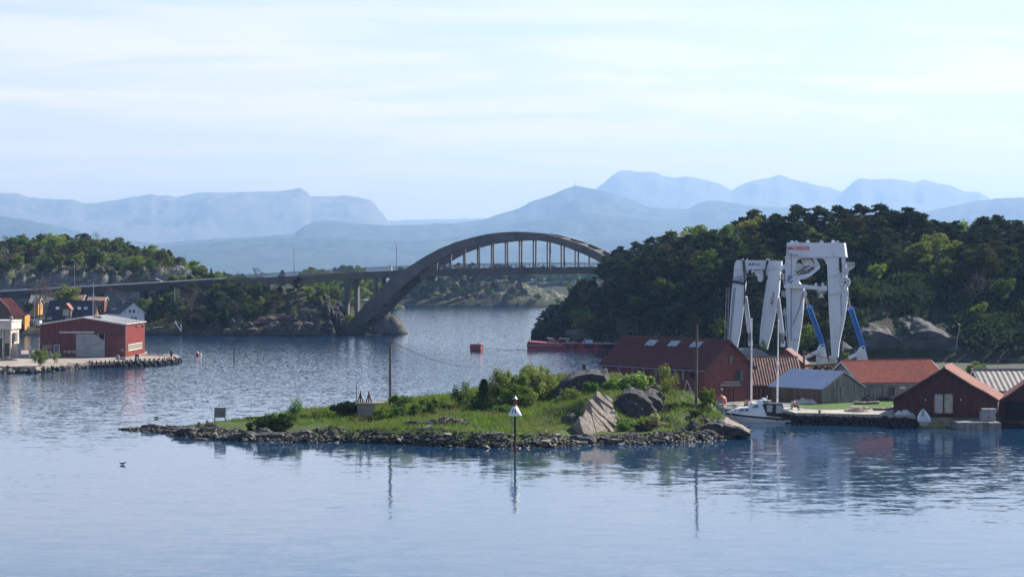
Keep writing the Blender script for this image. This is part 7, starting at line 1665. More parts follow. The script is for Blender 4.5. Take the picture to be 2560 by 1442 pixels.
def rough(o, cuts, amp, sc, seed):
    import bmesh
    bm = bmesh.new(); bm.from_mesh(o.data); bmesh.ops.triangulate(bm, faces=bm.faces[:]); bmesh.ops.subdivide_edges(bm, edges=bm.edges[:], cuts=cuts, use_grid_fill=True); bmesh.ops.triangulate(bm, faces=bm.faces[:])
    for v in bm.verts:                  # noise drawn out along the dip of the bedding
        p = v.co; q = Vector(((p.x * .75 - p.z * .66) * .35, p.y * .5, p.x * .66 + p.z * .75)) * sc + Vector((seed, 0, 0))
        v.co = p + (mnoise.noise_vector(q) + mnoise.noise_vector(q * 2.7) * .55 + mnoise.noise_vector(q * 6.1) * .32) * amp
    bm.to_mesh(o.data); bm.free()
def rockface(pts, Y, d, m, seed, amp=.28, name='rock_face', cuts=9, sc=.8, dx=.5, dz=.35, par=None):
    mb = MB(); mb.prism([wp(x, y, Y) for x, y in pts], (dx, d, dz), m); o = mb.build(name, None); o.parent = par or isle; rough(o, cuts, amp, sc, seed); return o
slab_m = mat('tan_slab_rock', (0.235, 0.20, 0.17), .9, var=.25, scale=1.2, bump=.7, bscale=5, wear=(0.17, 0.13, 0.085), wear_amt=.45, wear_scale=1.1, rnd=.18)
dslab_m = mat('dark_crag_rock', (0.05, 0.049, 0.05), .9, var=.35, scale=1.2, bump=.8, bscale=4, rnd=.2)
S0 = wp(1490, 985, 205.5); SN = Vector((0.46, -0.52, 0.72)).normalized()
def onplane(px, py, off=0.0):
    o = Vector((0, 0, HC)); d = (wp(px, py, 200) - o); t_ = ((S0 + SN * off) - o).dot(SN) / d.dot(SN); return o + d * t_
Z8 = lambda pts: [(1380 + x / 7.5875, 920 + y / 7.5875) for x, y in pts]
slabs = [([(850, 430), (900, 450), (1000, 560), (1160, 690), (1170, 765), (1000, 640), (850, 520)], .28), ([(1000, 495), (1060, 530), (1140, 590), (1155, 655), (1060, 590)], .12), ([(890, 600), (1165, 765), (1235, 880), (1345, 1050), (1315, 1100), (1240, 1085), (1060, 900), (950, 700)], .10), ([(690, 600), (760, 580), (1050, 870), (1250, 1085), (1200, 1090), (900, 850)], .40), ([(750, 725), (1000, 950), (1100, 1075), (1195, 1190), (1140, 1210), (930, 985), (760, 800)], .34),
         ([(590, 905), (640, 790), (740, 890), (770, 1000), (835, 1230), (790, 1240), (700, 1080)], .62), ([(750, 825), (930, 1000), (1045, 1160), (1075, 1235), (850, 1250), (790, 1010)], .42), ([(510, 915), (575, 925), (700, 1085), (800, 1255), (610, 1245), (540, 1080)], .75), ([(830, 500), (880, 560), (960, 690), (1050, 880), (760, 590), (780, 540)], -.1), ([(1075, 1000), (1240, 1095), (1230, 1130), (1150, 1110)], -.12)]
for pts, off in slabs:
    q = [onplane(x, y, off) for x, y in Z8(pts)]; mb = MB(); mb.prism(q[::-1], -SN * (1.1 + off), slab_m); o = mb.build('rock_slab', None); o.parent = isle; rough(o, 5, .055, 1.3, 50 + off * 9)
def boulder(name, c, r, m, seed, sc=(1, 1, 1), amp=.35, parent=None, sub=4, rz=0.0):
    import bmesh
    bm = bmesh.new(); bmesh.ops.create_icosphere(bm, subdivisions=sub, radius=1)
    for v in bm.verts:
        d = v.co.normalized(); n1 = mnoise.noise(d * 1.3 + Vector((seed, 0, 0))); n2 = mnoise.noise(d * 3.5 + Vector((0, seed, 0))); n3 = mnoise.noise(Vector((d.x * 9, d.y * 9, d.z * 5)) + Vector((seed, seed, 0)))
        vd = mnoise.voronoi(Vector((d.x * 1.7, d.y * 1.7, d.z * 1.2)) + Vector((seed, seed * .7, 0)))[0]; v.co = d * (.85 + amp * .7 * n1 + amp * 1.3 * (vd[1] - vd[0]) * .6 - amp * .4 * abs(n2) + amp * .25 * n3)
    M = Matrix.Translation(c) @ Matrix.Rotation(rz, 4, 'Z') @ Matrix.Diagonal((r * sc[0], r * sc[1], r * sc[2], 1)); bm.transform(M)
    me = bpy.data.meshes.new(name); bm.to_mesh(me); bm.free(); me.materials.append(m); o = bpy.data.objects.new(name, me); COL.objects.link(o)
    if parent: o.parent = parent
    return o
for i, (px, py, r, lab) in enumerate(OUTC):
    p = hill_at_top(left_hill, px, py, r * .7, left_extra); tag(boulder('rock_outcrop', p, r, outc, 60 + i, (1.1, .8, 1.0), .4, None, 4), lab, 'rock')
pt_m = mat('brown_shore_rock', (.10, .078, .066), .9, var=.4, scale=.7, bump=.8, bscale=2.5, wear=(.035, .03, .028), wear_amt=.55, wear_scale=.7, rnd=.3)
crag_m = mat('shadowed_shore_cliff', (.022, .021, .021), .9, var=.4, scale=.5, bump=.8, bscale=2)  # near-black so the boulders carry the cliff's shadow in their colour
shl = bpy.data.objects['shore_land']; rb = random.Random(8)
for i, (px, py, Y, r) in enumerate(((806, 796, 549, 4.8), (832, 806, 550, 3.8), (780, 812, 546, 3.6), (800, 768, 555, 4.2), (815, 828, 545, 2.8), (842, 822, 549, 3.0), (828, 778, 556, 3.6))): boulder('cliff_rock', wp(px, py, Y), r, crag_m, 80 + i, (1.0, .8, 1.15), .35, shl, 4)
for i in range(26):
    px = rb.uniform(545, 775); f = rb.random(); p = on_hill(town_flat, px, .01 + .13 * f, town_extra); boulder('shore_rock', p, rb.uniform(.8, 1.9), pt_m, 90 + i, (rb.uniform(1, 1.7), .8, rb.uniform(.7, 1.2)), .4, shl, 3, .4)
boulder('boulder', wp(1426, 1062, 203.4), 1.15, dslab_m, 3, (1.0, .8, 1.25), .28, isle)
rockface([(1544, 1000), (1556, 986), (1572, 979), (1592, 986), (1612, 992), (1628, 1010), (1642, 1030), (1638, 1046), (1608, 1056), (1570, 1056), (1548, 1046), (1540, 1024)], 207.2, 3.0, dslab_m, 5); rockface([(1612, 985), (1630, 988), (1650, 1003), (1654, 1020), (1632, 1012)], 208.2, 2.2, dslab_m, 7); rockface([(1555, 1012), (1575, 1004), (1600, 1018), (1622, 1044), (1600, 1060), (1568, 1060)], 206.4, 1.5, dslab_m, 9, .22);
rockface([(1352, 1022), (1372, 1000), (1388, 978), (1405, 958), (1430, 945), (1470, 939), (1512, 938), (1520, 960), (1500, 985), (1462, 1000), (1430, 1020), (1400, 1030)], 222.5, 6.5, dslab_m, 11, .38, sc=.5); rockface([(1690, 1100), (1705, 1078), (1730, 1068), (1762, 1058), (1790, 1055), (1822, 1064), (1852, 1076), (1874, 1088), (1850, 1093), (1800, 1100), (1740, 1107)], 199.6, 2.6, dslab_m, 13, .34, sc=.9, dz=-.1, dx=.5); rockface([(1785, 1060), (1808, 1054), (1840, 1070), (1870, 1086), (1845, 1088), (1812, 1082)], 202.5, 2.2, slab_m, 15, .22, dz=.3); boulder('boulder', wp(1560, 1035, 207.5), 1.2, dslab_m, 9, (1.1, .8, 1.0), .4, isle, 4); boulder('boulder', wp(1645, 1005, 210), 1.0, dslab_m, 11, (.9, .8, 1.2), .4, isle)
hrk = mat('blue_grey_hill_rock', (.055, .056, .062), .9, var=.4, scale=.5, bump=.8, bscale=1.5, wear=(.04, .045, .03), wear_amt=.5, wear_scale=.35)
for i, (pts, Y) in enumerate((([(2125, 912), (2140, 872), (2170, 846), (2210, 832), (2246, 842), (2268, 870), (2290, 912)], 353), ([(2250, 912), (2262, 858), (2292, 828), (2335, 822), (2372, 836), (2402, 866), (2424, 912)], 352), ([(2180, 880), (2215, 826), (2262, 812), (2310, 818), (2350, 840), (2340, 880)], 361), ([(2080, 912), (2095, 880), (2128, 872), (2160, 890), (2170, 912)], 350))): rockface(pts, Y, 12, hrk, 70 + i, 1.0, 'hill_rock', 10, .28, -1.5, 2.0, bpy.data.objects['wooded_hill'])
for i, (pts, Y) in enumerate((([(560, 1092), (600, 1084), (660, 1086), (705, 1092), (690, 1106), (600, 1105)], 197.4), ([(720, 1092), (750, 1080), (790, 1083), (812, 1096), (790, 1108), (730, 1106)], 197), ([(880, 1096), (930, 1088), (985, 1090), (1005, 1100), (960, 1112), (890, 1110)], 195.5), ([(1030, 1098), (1060, 1078), (1100, 1070), (1138, 1082), (1140, 1116), (1050, 1116)], 194.5), ([(1402, 1104), (1430, 1092), (1475, 1095), (1490, 1108), (1440, 1116)], 193), ([(420, 1078), (470, 1073), (520, 1080), (500, 1090), (440, 1086)], 203), ([(1580, 1100), (1640, 1094), (1690, 1100), (1680, 1110), (1600, 1112)], 194.5))): rockface(pts, Y, 1.8, wetstone_m if i % 2 else dslab_m, 30 + i, .2, 'shore_ledge', 7, 1.2, .2, .1)
for i, (px, py, Y, r, sc) in enumerate(((1700, 1085, 199.5, .75, (1, .8, 1)), (1735, 1075, 200.5, .9, (.8, .8, 1.2)), (1765, 1090, 199, 1.2, (1.6, .9, .6)), (1800, 1085, 200.5, 1.4, (1.7, .8, .5)), (1835, 1080, 204, 1.2, (1.8, .8, .4)), (1685, 1098, 197.8, .6, (1.3, .8, .7)), (1345, 1060, 205, .6, (1.5, .7, .6)), (1375, 1063, 204, .7, (1.4, .7, .7)))):
    boulder('boulder', wp(px, py, Y), r, dslab_m if i < 3 else drystone_m, 20 + i, sc, .35, isle, 4, .3)
for i, (px, py, Y, r, sc) in enumerate(((497, 1098, 198.6, .5, (1.9, .8, .45)), (510, 1099, 198.2, .35, (1.5, .8, .5)), (378, 1066, 211, .8, (1.5, .7, .4)), (600, 1094, 197.9, .8, (1.2, .7, .7)), (622, 1096, 197.3, .7, (1.2, .7, .8)), (700, 1090, 197.8, 1.0, (1.6, .7, .5)), (745, 1088, 198, .9, (1.6, .7, .5)), (900, 1094, 197, .8, (1.5, .7, .6)), (960, 1092, 196.5, .7, (1.5, .7, .6)), (560, 1085, 201, .6, (1.5, .8, .5)), (660, 1086, 199.5, .9, (1.3, .8, .8)), (820, 1090, 197.5, .8, (1.8, .8, .5)), (860, 1082, 200, .7, (1.2, .8, .7)), (935, 1084, 199, .6, (1.3, .8, .7)), (1010, 1090, 197, .9, (1.7, .8, .5)), (1060, 1096, 195.5, .7, (1.4, .8, .7)), (1090, 1088, 197, .8, (1.2, .7, .8)), (1125, 1098, 194, .7, (1.4, .8, .7)), (530, 1080, 203, .5, (1.8, .8, .5)), (450, 1072, 207, .6, (2, .8, .4)), (1500, 1100, 195, .8, (1.6, .8, .5)), (1560, 1098, 195.5, .7, (1.5, .8, .6)), (1620, 1100, 195, .6, (1.8, .8, .5)))):
    boulder('boulder', wp(px, py, Y), r, wetstone_m if i % 3 else drystone_m, 40 + i, sc, .4, isle, 3, .2)
def bush(kind, px, Y, pytop, wpx, leaf, lab, grp=None, nm='bush', var=None):
    p = ipt(px, Y); h = max(.5, wz(pytop, Y) - p.z) * 1.1; pr = {'bush': 1.55, 'sprig': .95, 'willow': 1.85, 'shrub': 1.85, 'broad': 2.9, 'spruce': 2.2}[kind]; H0 = {'bush': 2.4, 'sprig': 2.8, 'willow': 4.4, 'shrub': 2.6, 'broad': 8, 'spruce': 9.5}[kind]
    wide = (wpx * Y / FPX / 2) / (pr * h / H0) * 1.12
    return plant(kind, p - Vector((0, 0, .12)), h, leaf=leaf, name=nm, label=lab, cat='bush', group=grp, wide=wide, var=var)
EXTRA = [('willow', 1275, 224, 945, 60, 'bush', 'green bush filling the gap between the two tall willows'), ('willow', 1365, 227, 940, 50, 'willow', 'feathery willow leaning on the dark knoll'), ('bush', 1195, 216, 990, 60, 'dark', 'dark low bush under the pointed bush'), ('bush', 1255, 214, 1010, 66, 'bush', 'leafy bush before the willows'), ('willow', 1305, 222, 940, 56, 'willow', 'upright willow beside the largest one'), ('shrub', 1120, 217, 1010, 60, 'olive', 'olive scrub past the large bright bushes'), ('shrub', 905, 209, 1038, 50, 'olive', 'rank growth in front of the concrete hut'), ('bush', 1400, 211, 1010, 40, 'bush', 'small bush under the knoll by the slabs'), ('shrub', 1700, 208, 1002, 80, 'green', 'long grass clump on the slope below the wooden pole'), ('shrub', 1740, 205, 1025, 70, 'green', 'long grass clump low on the grassy end'), ('shrub', 780, 212, 1040, 90, 'green', 'weedy patch between the small tree and the round bush')]
for a in EXTRA + [('bush', 677, 202, 1034, 92, 'dark', 'low wide dark green bush on the flat end of the islet'), ('sprig', 737, 211, 998, 42, 'bush', 'small upright bright green tree alone on the islet'), ('bush', 862, 213, 1000, 66, 'dark', 'round dark bush beside the concrete hut'), ('bush', 955, 209, 1015, 44, 'bush', 'bright bush growing against the concrete hut'), ('bush', 1012, 213, 982, 80, 'bush', 'large bright green bush behind the concrete hut'), ('bush', 1062, 215, 989, 72, 'bush', 'large bright green bush next to the largest one by the hut'), ('bush', 985, 210, 1012, 60, 'bush', 'shaded green bush between the hut and the large bright bushes'), ('sprig', 1098, 218, 1000, 34, 'bush', 'thin bush past the large bright bushes'),
          ('sprig', 1142, 219, 968, 34, 'dark', 'thin dark sapling left of the dark pointed bush'), ('sprig', 1166, 221, 964, 30, 'bush', 'thin light green sapling beside the dark sapling'), ('spruce', 1210, 219, 950, 66, 'dark', 'dark pointed bush beside the tall willows'), ('willow', 1252, 223, 930, 62, 'willow', 'tall feathery willow next to the dark pointed bush'), ('willow', 1335, 225, 921, 104, 'willow', 'largest feathery willow bush on the islet'), ('willow', 1290, 218, 965, 70, 'bush', 'mid height green bush behind the number beacon'), ('bush', 1225, 215, 1000, 60, 'dark', 'low dark bush under the willows'), ('willow', 1312, 219, 975, 60, 'willow', 'light bush under the largest willow'), ('willow', 1370, 228, 950, 40, 'willow', 'thin light bush against the dark rock knoll'),
          ('sprig', 1425, 212, 974, 54, 'birch', 'loose thin bush in front of the dark rock knoll'), ('bush', 1485, 214, 948, 56, 'bush', 'green bush on top of the tilted slabs'), ('bush', 1530, 218, 945, 60, 'bush', 'green bush between the knoll and the red warehouse'), ('bush', 1590, 217, 930, 76, 'willow', 'bright bush on the ridge below the warehouse windows'), ('bush', 1555, 220, 950, 50, 'bush', 'low bush left of the bright bush below the warehouse windows'), ('sprig', 1667, 216, 926, 48, 'birch', 'tall narrow bush before the warehouse wall'), ('bush', 1768, 211, 967, 54, 'bush', 'round leafy bush next to the wooden pole by the motor boat'), ('shrub', 1613, 200, 1050, 70, 'heather', 'brown twiggy scrub at the foot of the dark crag'), ('bush', 1637, 202, 1030, 36, 'blossom', 'bush with pale blossom below the dark crag'), ('bush', 1560, 201, 1050, 36, 'bush', 'small fresh green bush right of the tilted slabs'), ('shrub', 1470, 205, 1018, 40, 'green', 'grassy clump over the tilted slabs'), ('bush', 1655, 201.5, 1050, 30, 'blossom', 'low pale flowering bush beside the larger one'), ('shrub', 800, 216, 1025, 60, 'olive', 'low olive scrub beyond the round dark bush'), ('shrub', 1190, 224, 1000, 60, 'olive', 'low olive scrub between saplings and willows'), ('shrub', 640, 212, 1040, 40, 'olive', 'low olive scrub behind the wide dark bush')]:
    bush(*a)
hutm = mat('hut_concrete', (0.24, 0.22, 0.195), .9, var=.2, scale=1.2, bump=.3, wear=(.14, .13, .115), wear_amt=.4)
HYd = 212.0; hb = ipt(917, HYd)
hut = thing('concrete_hut', 'small square concrete hut among bushes on the islet', 'hut', hb)
mb = MB(); a = wp(894, 1050, HYd); mb.para(Vector((a.x, HYd, hb.z - .4)), (wx(937, HYd) - a.x, .25, 0), (-.3, 2.2, 0), (0, 0, wz(1010, HYd) - hb.z + .4), hutm); mb.build('wall', hut)
mb = MB(); a = wp(891, 1010, HYd); mb.para(Vector((a.x, HYd - .2, a.z)), (wx(963, HYd) - a.x, .3, 0), (-.3, 2.6, 0), (0, 0, .12), mat('hut_roof_slab', (.20, .15, .11), .9)); mb.build('roof_slab', hut)
mb = MB(); a = wp(911, 1049, HYd - .05); mb.para(a, (wx(925, HYd) - wx(911, HYd), .08, 0), (0, .1, 0), (0, 0, .36), black_m); mb.build('opening', hut)
tri_m = mat('tarred_timber', (.075, .045, .038), .9)
for i, (px, lab) in enumerate(((901, 'timber tripod on the hut roof closer to the thin mast'), (922, 'timber tripod on the hut roof away from the thin mast'))):
    t = thing('tripod', lab, 'tripod', wp(px, 1008, HYd + .8), 'tripods on the hut roof')
    top = wp(px, 980, HYd + .8)
    for dx, dy in ((-8, 0), (8, 0), (0, .9)): mb = MB(); mb.tube([top - Vector((0, 0, .15)), wp(px + dx, 1009, HYd + .8 + dy)], .065, tri_m, 5); mb.build('leg', t)
    mb = MB(); mb.tube([wp(px, 1009, HYd + .8), wp(px, 977, HYd + .8)], .075, tri_m, 6); mb.build('post', t)
def pole(name, lab, cat, px, y0, y1, Y, r, m, r2=None, base=True):
    a, b = wp(px, y0, Y), wp(px, y1, Y); mb = MB(); mb.tube([a - Vector((0, 0, .6 if base else 0)), (a + b) / 2, b], [r, r * .93, r2 or r * .8], m, 8); return mb.build(name, label=lab, cat=cat, origin=a)
polew = mat('weathered_pole', (.12, .10, .085), .9, var=.3, scale=2, stretch=(1, 1, .3))
pole('mast', 'thin dark mast beside the tripods on the hut', 'mast', 891, 1010, 961, HYd + .4, .04, tri_m, base=False)
up = thing('utility_pole', 'tall dark wooden pole standing on the islet behind the hut', 'pole', wp(975, 1006, 216))
mb = MB(); mb.tube([wp(975.5, 1012, 216), wp(975.5, 853, 216)], [.16, .12], polew, 8); mb.build('post', up)
mb = MB(); mb.tube([wp(976, 856, 216), wp(983, 856, 216)], .05, trim_m, 6); mb.build('insulator', up)
up2 = thing('utility_pole', 'wooden pole standing on the islet in front of the warehouse', 'pole', ipt(1741, 211.5))
mb = MB(); mb.tube([wp(1740, 1018, 211.5), wp(1742.5, 812, 211.5)], [.16, .11], polew, 8); mb.build('post', up2)
mb = MB(); mb.tube([wp(1742, 818, 211.5), wp(1735, 818, 211.5)], .05, trim_m, 6); mb.build('insulator', up2)
def wire(lab, a, b, sag, r=.035, n=24):
    mb = MB(); pts = [a + (b - a) * (i / n) - Vector((0, 0, sag * 4 * (i / n) * (1 - i / n))) for i in range(n + 1)]; mb.tube(pts, r, hose_m, 4); return mb.build('cable', label=lab, cat='cable', origin=a)
wire('dark cable sagging from the islet pole to the red barge', wp(982, 855, 216), wp(1320, 872, 437), 3.4, .04)
wire('cable running from the pole by the warehouse towards the wooded hill', wp(1742, 820, 211.5), wp(1560, 858, 300), .8, .03)
nb = thing('notice_board', 'grey board on two posts at the flat end of the islet', 'sign', ipt(549, 210))
nbm = mat('grey_notice_board', (.145, .14, .135), .85, var=.3, scale=3)
for px in (537, 563): mb = MB(); mb.tube([wp(px, 1058, 210), wp(px, 1017, 210)], .06, trimgrey_m, 6); mb.build('post', nb)
for i in range(4): mb = MB(); x0 = 537.3 + i * 6.4; mb.para(wp(x0 + .1, 1043.5, 209.93), (6.2 * 210 / FPX, 0, 0), (0, .05, 0), (0, 0, 25 * 210 / FPX), nbm); mb.build('plank', nb)
mb = MB(); mb.tube([wp(563, 1020, 210.1), wp(571, 1049, 210.8)], .02, trimgrey_m, 4); mb.build('stay', nb)
for px, y, lab in ((497, 1064, 'short square stone post nearer the tip of the islet'), (518, 1062, 'short square stone post nearer the notice board')):
    p = ipt(px, 207.5); mb = MB(); mb.box((p.x, p.y, p.z + .15), (.26, .26, .9), block_m, .2); mb.build('stone_post', label=lab, cat='post', group='stone posts on the islet tip', origin=p)
p = wp(1460, 938.5, 232); mb = MB(); s = .64; h = wz(910, 232) - p.z
mb.mesh([(p.x - s * .5, p.y - .3, p.z - .4), (p.x + s * .5, p.y - .3, p.z - .4), (p.x + s * .5, p.y + .3, p.z - .4), (p.x - s * .5, p.y + .3, p.z - .4), (p.x - s * .28, p.y - .18, p.z + h), (p.x + s * .28, p.y - .18, p.z + h), (p.x + s * .28, p.y + .18, p.z + h), (p.x - s * .28, p.y + .18, p.z + h)], [(3, 2, 1, 0), (4, 5, 6, 7), (0, 1, 5, 4), (1, 2, 6, 5), (2, 3, 7, 6), (3, 0, 4, 7)], dslab_m); mb.build('stone_pillar', label='tapering grey stone pillar on top of the dark knoll', cat='pillar', origin=p)
BYd = gy(1131); bc = Vector((wx(1287.5, BYd), BYd, 0)); zz = lambda py: wz(py, BYd)
be = thing('channel_beacon', 'channel beacon with white cone numbered 44 on a red and dark pole', 'beacon', bc)
red_m = mat('beacon_red', (.42, .03, .035), .55, var=.15); mbw = mat('beacon_white', (.78, .79, .80), .45, var=.05); maroon = mat('lantern_maroon', (.10, .022, .022), .5)
mb = MB(); mb.tube([bc - Vector((0, 0, 2)), Vector((bc.x, bc.y, zz(1098)))], .12, maroon, 12); mb.build('pole', be, label='red lower pole')
mb = MB(); mb.tube([Vector((bc.x, bc.y, zz(1098))), Vector((bc.x, bc.y, zz(1038)))], .105, black_m, 12); mb.build('pole', be)
mb = MB(); mb.lathe(bc, [(.60, zz(1039)), (.64, zz(1038)), (.20, zz(1015))], mbw, 28); cone = mb.build('cone', be, smooth=True)
mb = MB(); mb.lathe(bc, [(.205, zz(1015)), (.13, zz(1011)), (.12, zz(1010))], red_m, 20); mb.build('collar', be)
mb = MB(); mb.lathe(bc, [(.135, zz(1010.5)), (.145, zz(997))], maroon, 16); mb.build('lantern_base', be)
mb = MB(); mb.lathe(bc, [(.24, zz(997)), (.22, zz(996)), (.12, zz(993)), (.06, zz(990.5)), (.04, zz(989)), (.05, zz(988.3)), (.01, zz(987.5))], mat('lantern_cap', (.45, .46, .48), .4, .4), 16); mb.build('lantern_cap', be)
def cone_pt(ang, z, lift=.012):
    f = (z - zz(1038)) / (zz(1015) - zz(1038)); r = .64 + (.20 - .64) * f + lift; return Vector((bc.x + r * math.cos(ang), bc.y + r * math.sin(ang), z))
mb = MB()
for k_, u0 in enumerate((1278.5, 1284.6)):
    zc = zz(1026.5)
    def A(u, v): return cone_pt(-math.pi / 2 + (u + (v * .18)) , zc + v)
    off = -.74 + k_ * .62
    st = [((off + .27, -.26), (off + .27, .26)), ((off + .27, .26), (off - .02, -.06)), ((off - .04, -.07), (off + .40, -.07))]
    for (a, b) in st:
        for i in range(6):
            f0, f1 = i / 6, (i + 1) / 6; p0 = A(a[0] + (b[0] - a[0]) * f0, a[1] + (b[1] - a[1]) * f0); p1 = A(a[0] + (b[0] - a[0]) * f1, a[1] + (b[1] - a[1]) * f1); mb.tube([p0, p1], .022, black_m, 5)
mb.build('lettering', cone, label='black digits 44')
lx = bc.x - .32
mb = MB()
for dx in (0, .22): mb.tube([(lx + dx * .2, bc.y - .12 - dx, -.8), (lx + dx * .2, bc.y - .12 - dx, zz(1040))], .018, trimgrey_m, 4)
for i in range(20): z = -.6 + i * .21; mb.tube([(lx, bc.y - .12, z), (lx + .044, bc.y - .34, z)], .014, trimgrey_m, 4)
for z in (.6, 2.0, zz(1043)): mb.tube([(lx, bc.y - .12, z), (bc.x, bc.y, z)], .02, trimgrey_m, 4)
mb.build('ladder', be)
p = ipt(1366.5, 193.5); t = thing('small_sign', 'tiny white sign on a stick above the old quay blocks', 'sign', p)
mb = MB(); mb.tube([p - Vector((0, 0, .2)), wp(1366.5, 1076, 193.5)], .025, trim_m, 5); mb.build('stick', t)
mb = MB(); q = wp(1366.5, 1075, 193.4); mb.box(q, (.17, .03, .2), lampwhite_m); mb.build('panel', t)
hullw_m = mat('white_gelcoat', (.74, .76, .78), .25, var=.04); hulld_m = mat('dark_hull_band', (.012, .013, .018), .35); canvas_m = mat('dark_canvas', (.02, .021, .028), .85, var=.2); clearpvc_m = mat('clear_canopy_window', (.30, .31, .32), .15, var=.2); grey_rub = mat('grey_inflatable', (.42, .41, .38), .6, var=.1)
MBT = dict(y0=223.6, y1=222.2)
def bY(px): return np.interp(px, [1803, 1963], [223.6, 222.0])
def bp(px, py, off=0.0): Y = bY(px) + off; return Vector((wx(px, bY(px)), Y, wz(py, bY(px) - 1.2)))
mbt = thing('motor_boat', 'white cabin cruiser with dark band and black canopy moored at the quay', 'boat', (wx(1885, 223), 223, 0))
SEC = [(1804, 1030.5, 1033, .08, .03), (1813, 1031.5, 1041, .55, .15), (1830, 1033.5, 1050.5, 1.05, .5), (1855, 1036, 1053, 1.35, .95), (1890, 1039.5, 1054.5, 1.45, 1.2), (1925, 1043, 1055.5, 1.45, 1.25), (1950, 1045.3, 1056.5, 1.4, 1.2), (1958, 1046, 1057, 1.38, 1.18)]
def loft(rows, m, par, name, cap=True):
    vs = []; fs = []; k = len(rows[0])
    for r in rows: vs += r
    for i in range(len(rows) - 1):
        for j in range(k - 1): fs.append((i * k + j, i * k + j + 1, (i + 1) * k + j + 1, (i + 1) * k + j))
    if cap: fs += [tuple(range(k)), tuple(range(len(vs) - 1, len(vs) - 1 - k, -1))]
    mb = MB(); mb.mesh(vs, fs, m); return mb.build(name, par)
rows = []
for (x, ys, yw, bs, bw) in SEC: rows.append([bp(x, ys, -bs), bp(x + 1, (ys + yw) / 2, -(bs * .6 + bw * .4)), bp(x + 2, yw + 4, -bw), bp(x + 2, yw + 4, bw), bp(x + 1, (ys + yw) / 2, (bs * .6 + bw * .4)), bp(x, ys, bs)])
loft(rows, hullw_m, mbt, 'hull')
rows = [[bp(x, ys + .2, -bs - .03), bp(x, ys + 4.6, -(bs * .9 + bw * .1) - .03), bp(x, ys + 4.6, (bs * .9 + bw * .1) + .03), bp(x, ys + .2, bs + .03)] for (x, ys, yw, bs, bw) in SEC[1:]]
loft(rows, hulld_m, mbt, 'band'); 
rows = [[bp(x + 1.5, yw - .9, -(bw * 1.04) - .02), bp(x + 1.5, yw + 1.2, -bw - .02), bp(x + 1.5, yw + 1.2, bw + .02), bp(x + 1.5, yw - .9, bw * 1.04 + .02)] for (x, ys, yw, bs, bw) in SEC[2:]]
loft(rows, hulld_m, mbt, 'boot_stripe')
def cab(name, pts, b, m, top=.85):
    n = len(pts); mb = MB(); zs = [p[1] for p in pts]; lo, hi = max(zs), min(zs)
    A = [bp(x, y, -b * (1 - (1 - top) * (lo - y) / (lo - hi + 1e-6))) for x, y in pts]; B = [bp(x, y, b * (1 - (1 - top) * (lo - y) / (lo - hi + 1e-6))) for x, y in pts]
    mb.mesh(A + B, [tuple(range(n)), tuple(range(2 * n - 1, n - 1, -1))] + [(i, n + i, n + (i + 1) % n, (i + 1) % n) for i in range(n)], m); return mb.build(name, mbt)
cab('fore_cabin', [(1818, 1032), (1832, 1024), (1850, 1020), (1872, 1017.5), (1905, 1019), (1912, 1041)], 1.15, hullw_m)
cab('wheelhouse', [(1868, 1020), (1881, 1008.5), (1906, 1008), (1912, 1030), (1912, 1042), (1875, 1038)], 1.2, hullw_m, .82)
cab('canopy', [(1903, 1010.5), (1910, 1008.5), (1953, 1009.5), (1958, 1028), (1958, 1036), (1911, 1032)], 1.22, canvas_m, .85)
mb = MB(); mb.para(bp(1913, 1029, -1.235), bp(1927, 1030, -1.235) - bp(1913, 1029, -1.235), (0, -.01, 0), bp(1914, 1012, -1.19) - bp(1913, 1029, -1.235), clearpvc_m); mb.build('canopy_window', mbt)
mb = MB(); mb.prism([bp(1936, 1032, -1.235), bp(1955, 1032, -1.235), bp(1952, 1013, -1.19), bp(1937, 1012, -1.19)], (0, -.012, 0), clearpvc_m); mb.build('canopy_window', mbt)
mb = MB(); mb.prism([bp(1876, 1019, -1.17), bp(1893, 1018.5, -1.17), bp(1893, 1011, -1.08), bp(1884, 1011.3, -1.08)], (0, -.03, 0), MATS['reflecting_glass']); mb.build('windscreen', mbt)
for a, b in ((1845, 1856), (1858, 1868)): mb = MB(); mb.prism([bp(a, 1026.5, -1.165), bp(b, 1026.5, -1.165), bp(b, 1022, -1.12), bp(a + 2.5, 1022, -1.12)], (0, -.03, 0), glass_m); mb.build('window', mbt)
cab('flybridge', [(1893, 1008), (1899, 1001.5), (1917, 1001), (1921, 1008)], .8, hullw_m, .9); mb = MB(); mb.prism([bp(1905, 1006, -.79), bp(1918, 1006, -.79), bp(1917, 1002.3, -.74), bp(1906, 1002.3, -.74)], (0, -.02, 0), glass_m); mb.build('window', mbt)
mb = MB(); c = bp(1909, 999, 0); mb.lathe(c, [(.2, -.2), (.24, 0), (.2, .12), (.05, .16)], hullw_m, 12); mb.build('radar', mbt)
mb = MB(); mb.tube([bp(1917, 1001, 0), bp(1918, 990, 0)], .045, hullw_m, 5); mb.build('mast', mbt)
mb = MB(); mb.tube([bp(1901, 1001, .3), bp(1901, 981, .3)], .02, trim_m, 4); mb.build('aerial', mbt)
mb = MB()
for s in (-1, 1):
    pts = [bp(1809, 1022.5, .25 * s), bp(1820, 1021, .8 * s), bp(1835, 1022, 1.05 * s), bp(1846, 1026, 1.15 * s)]; mb.tube(pts, .025, chrome_m, 4)
    for p in pts: mb.tube([p, p - Vector((0, 0, .42))], .02, chrome_m, 4)
mb.build('bow_rail', mbt)
mb = MB(); c = bp(1938, 1048, -1.41); mb.tube([c, c - Vector((0, .02, 0))], .12, hulld_m, 10); mb.build('exhaust', mbt)
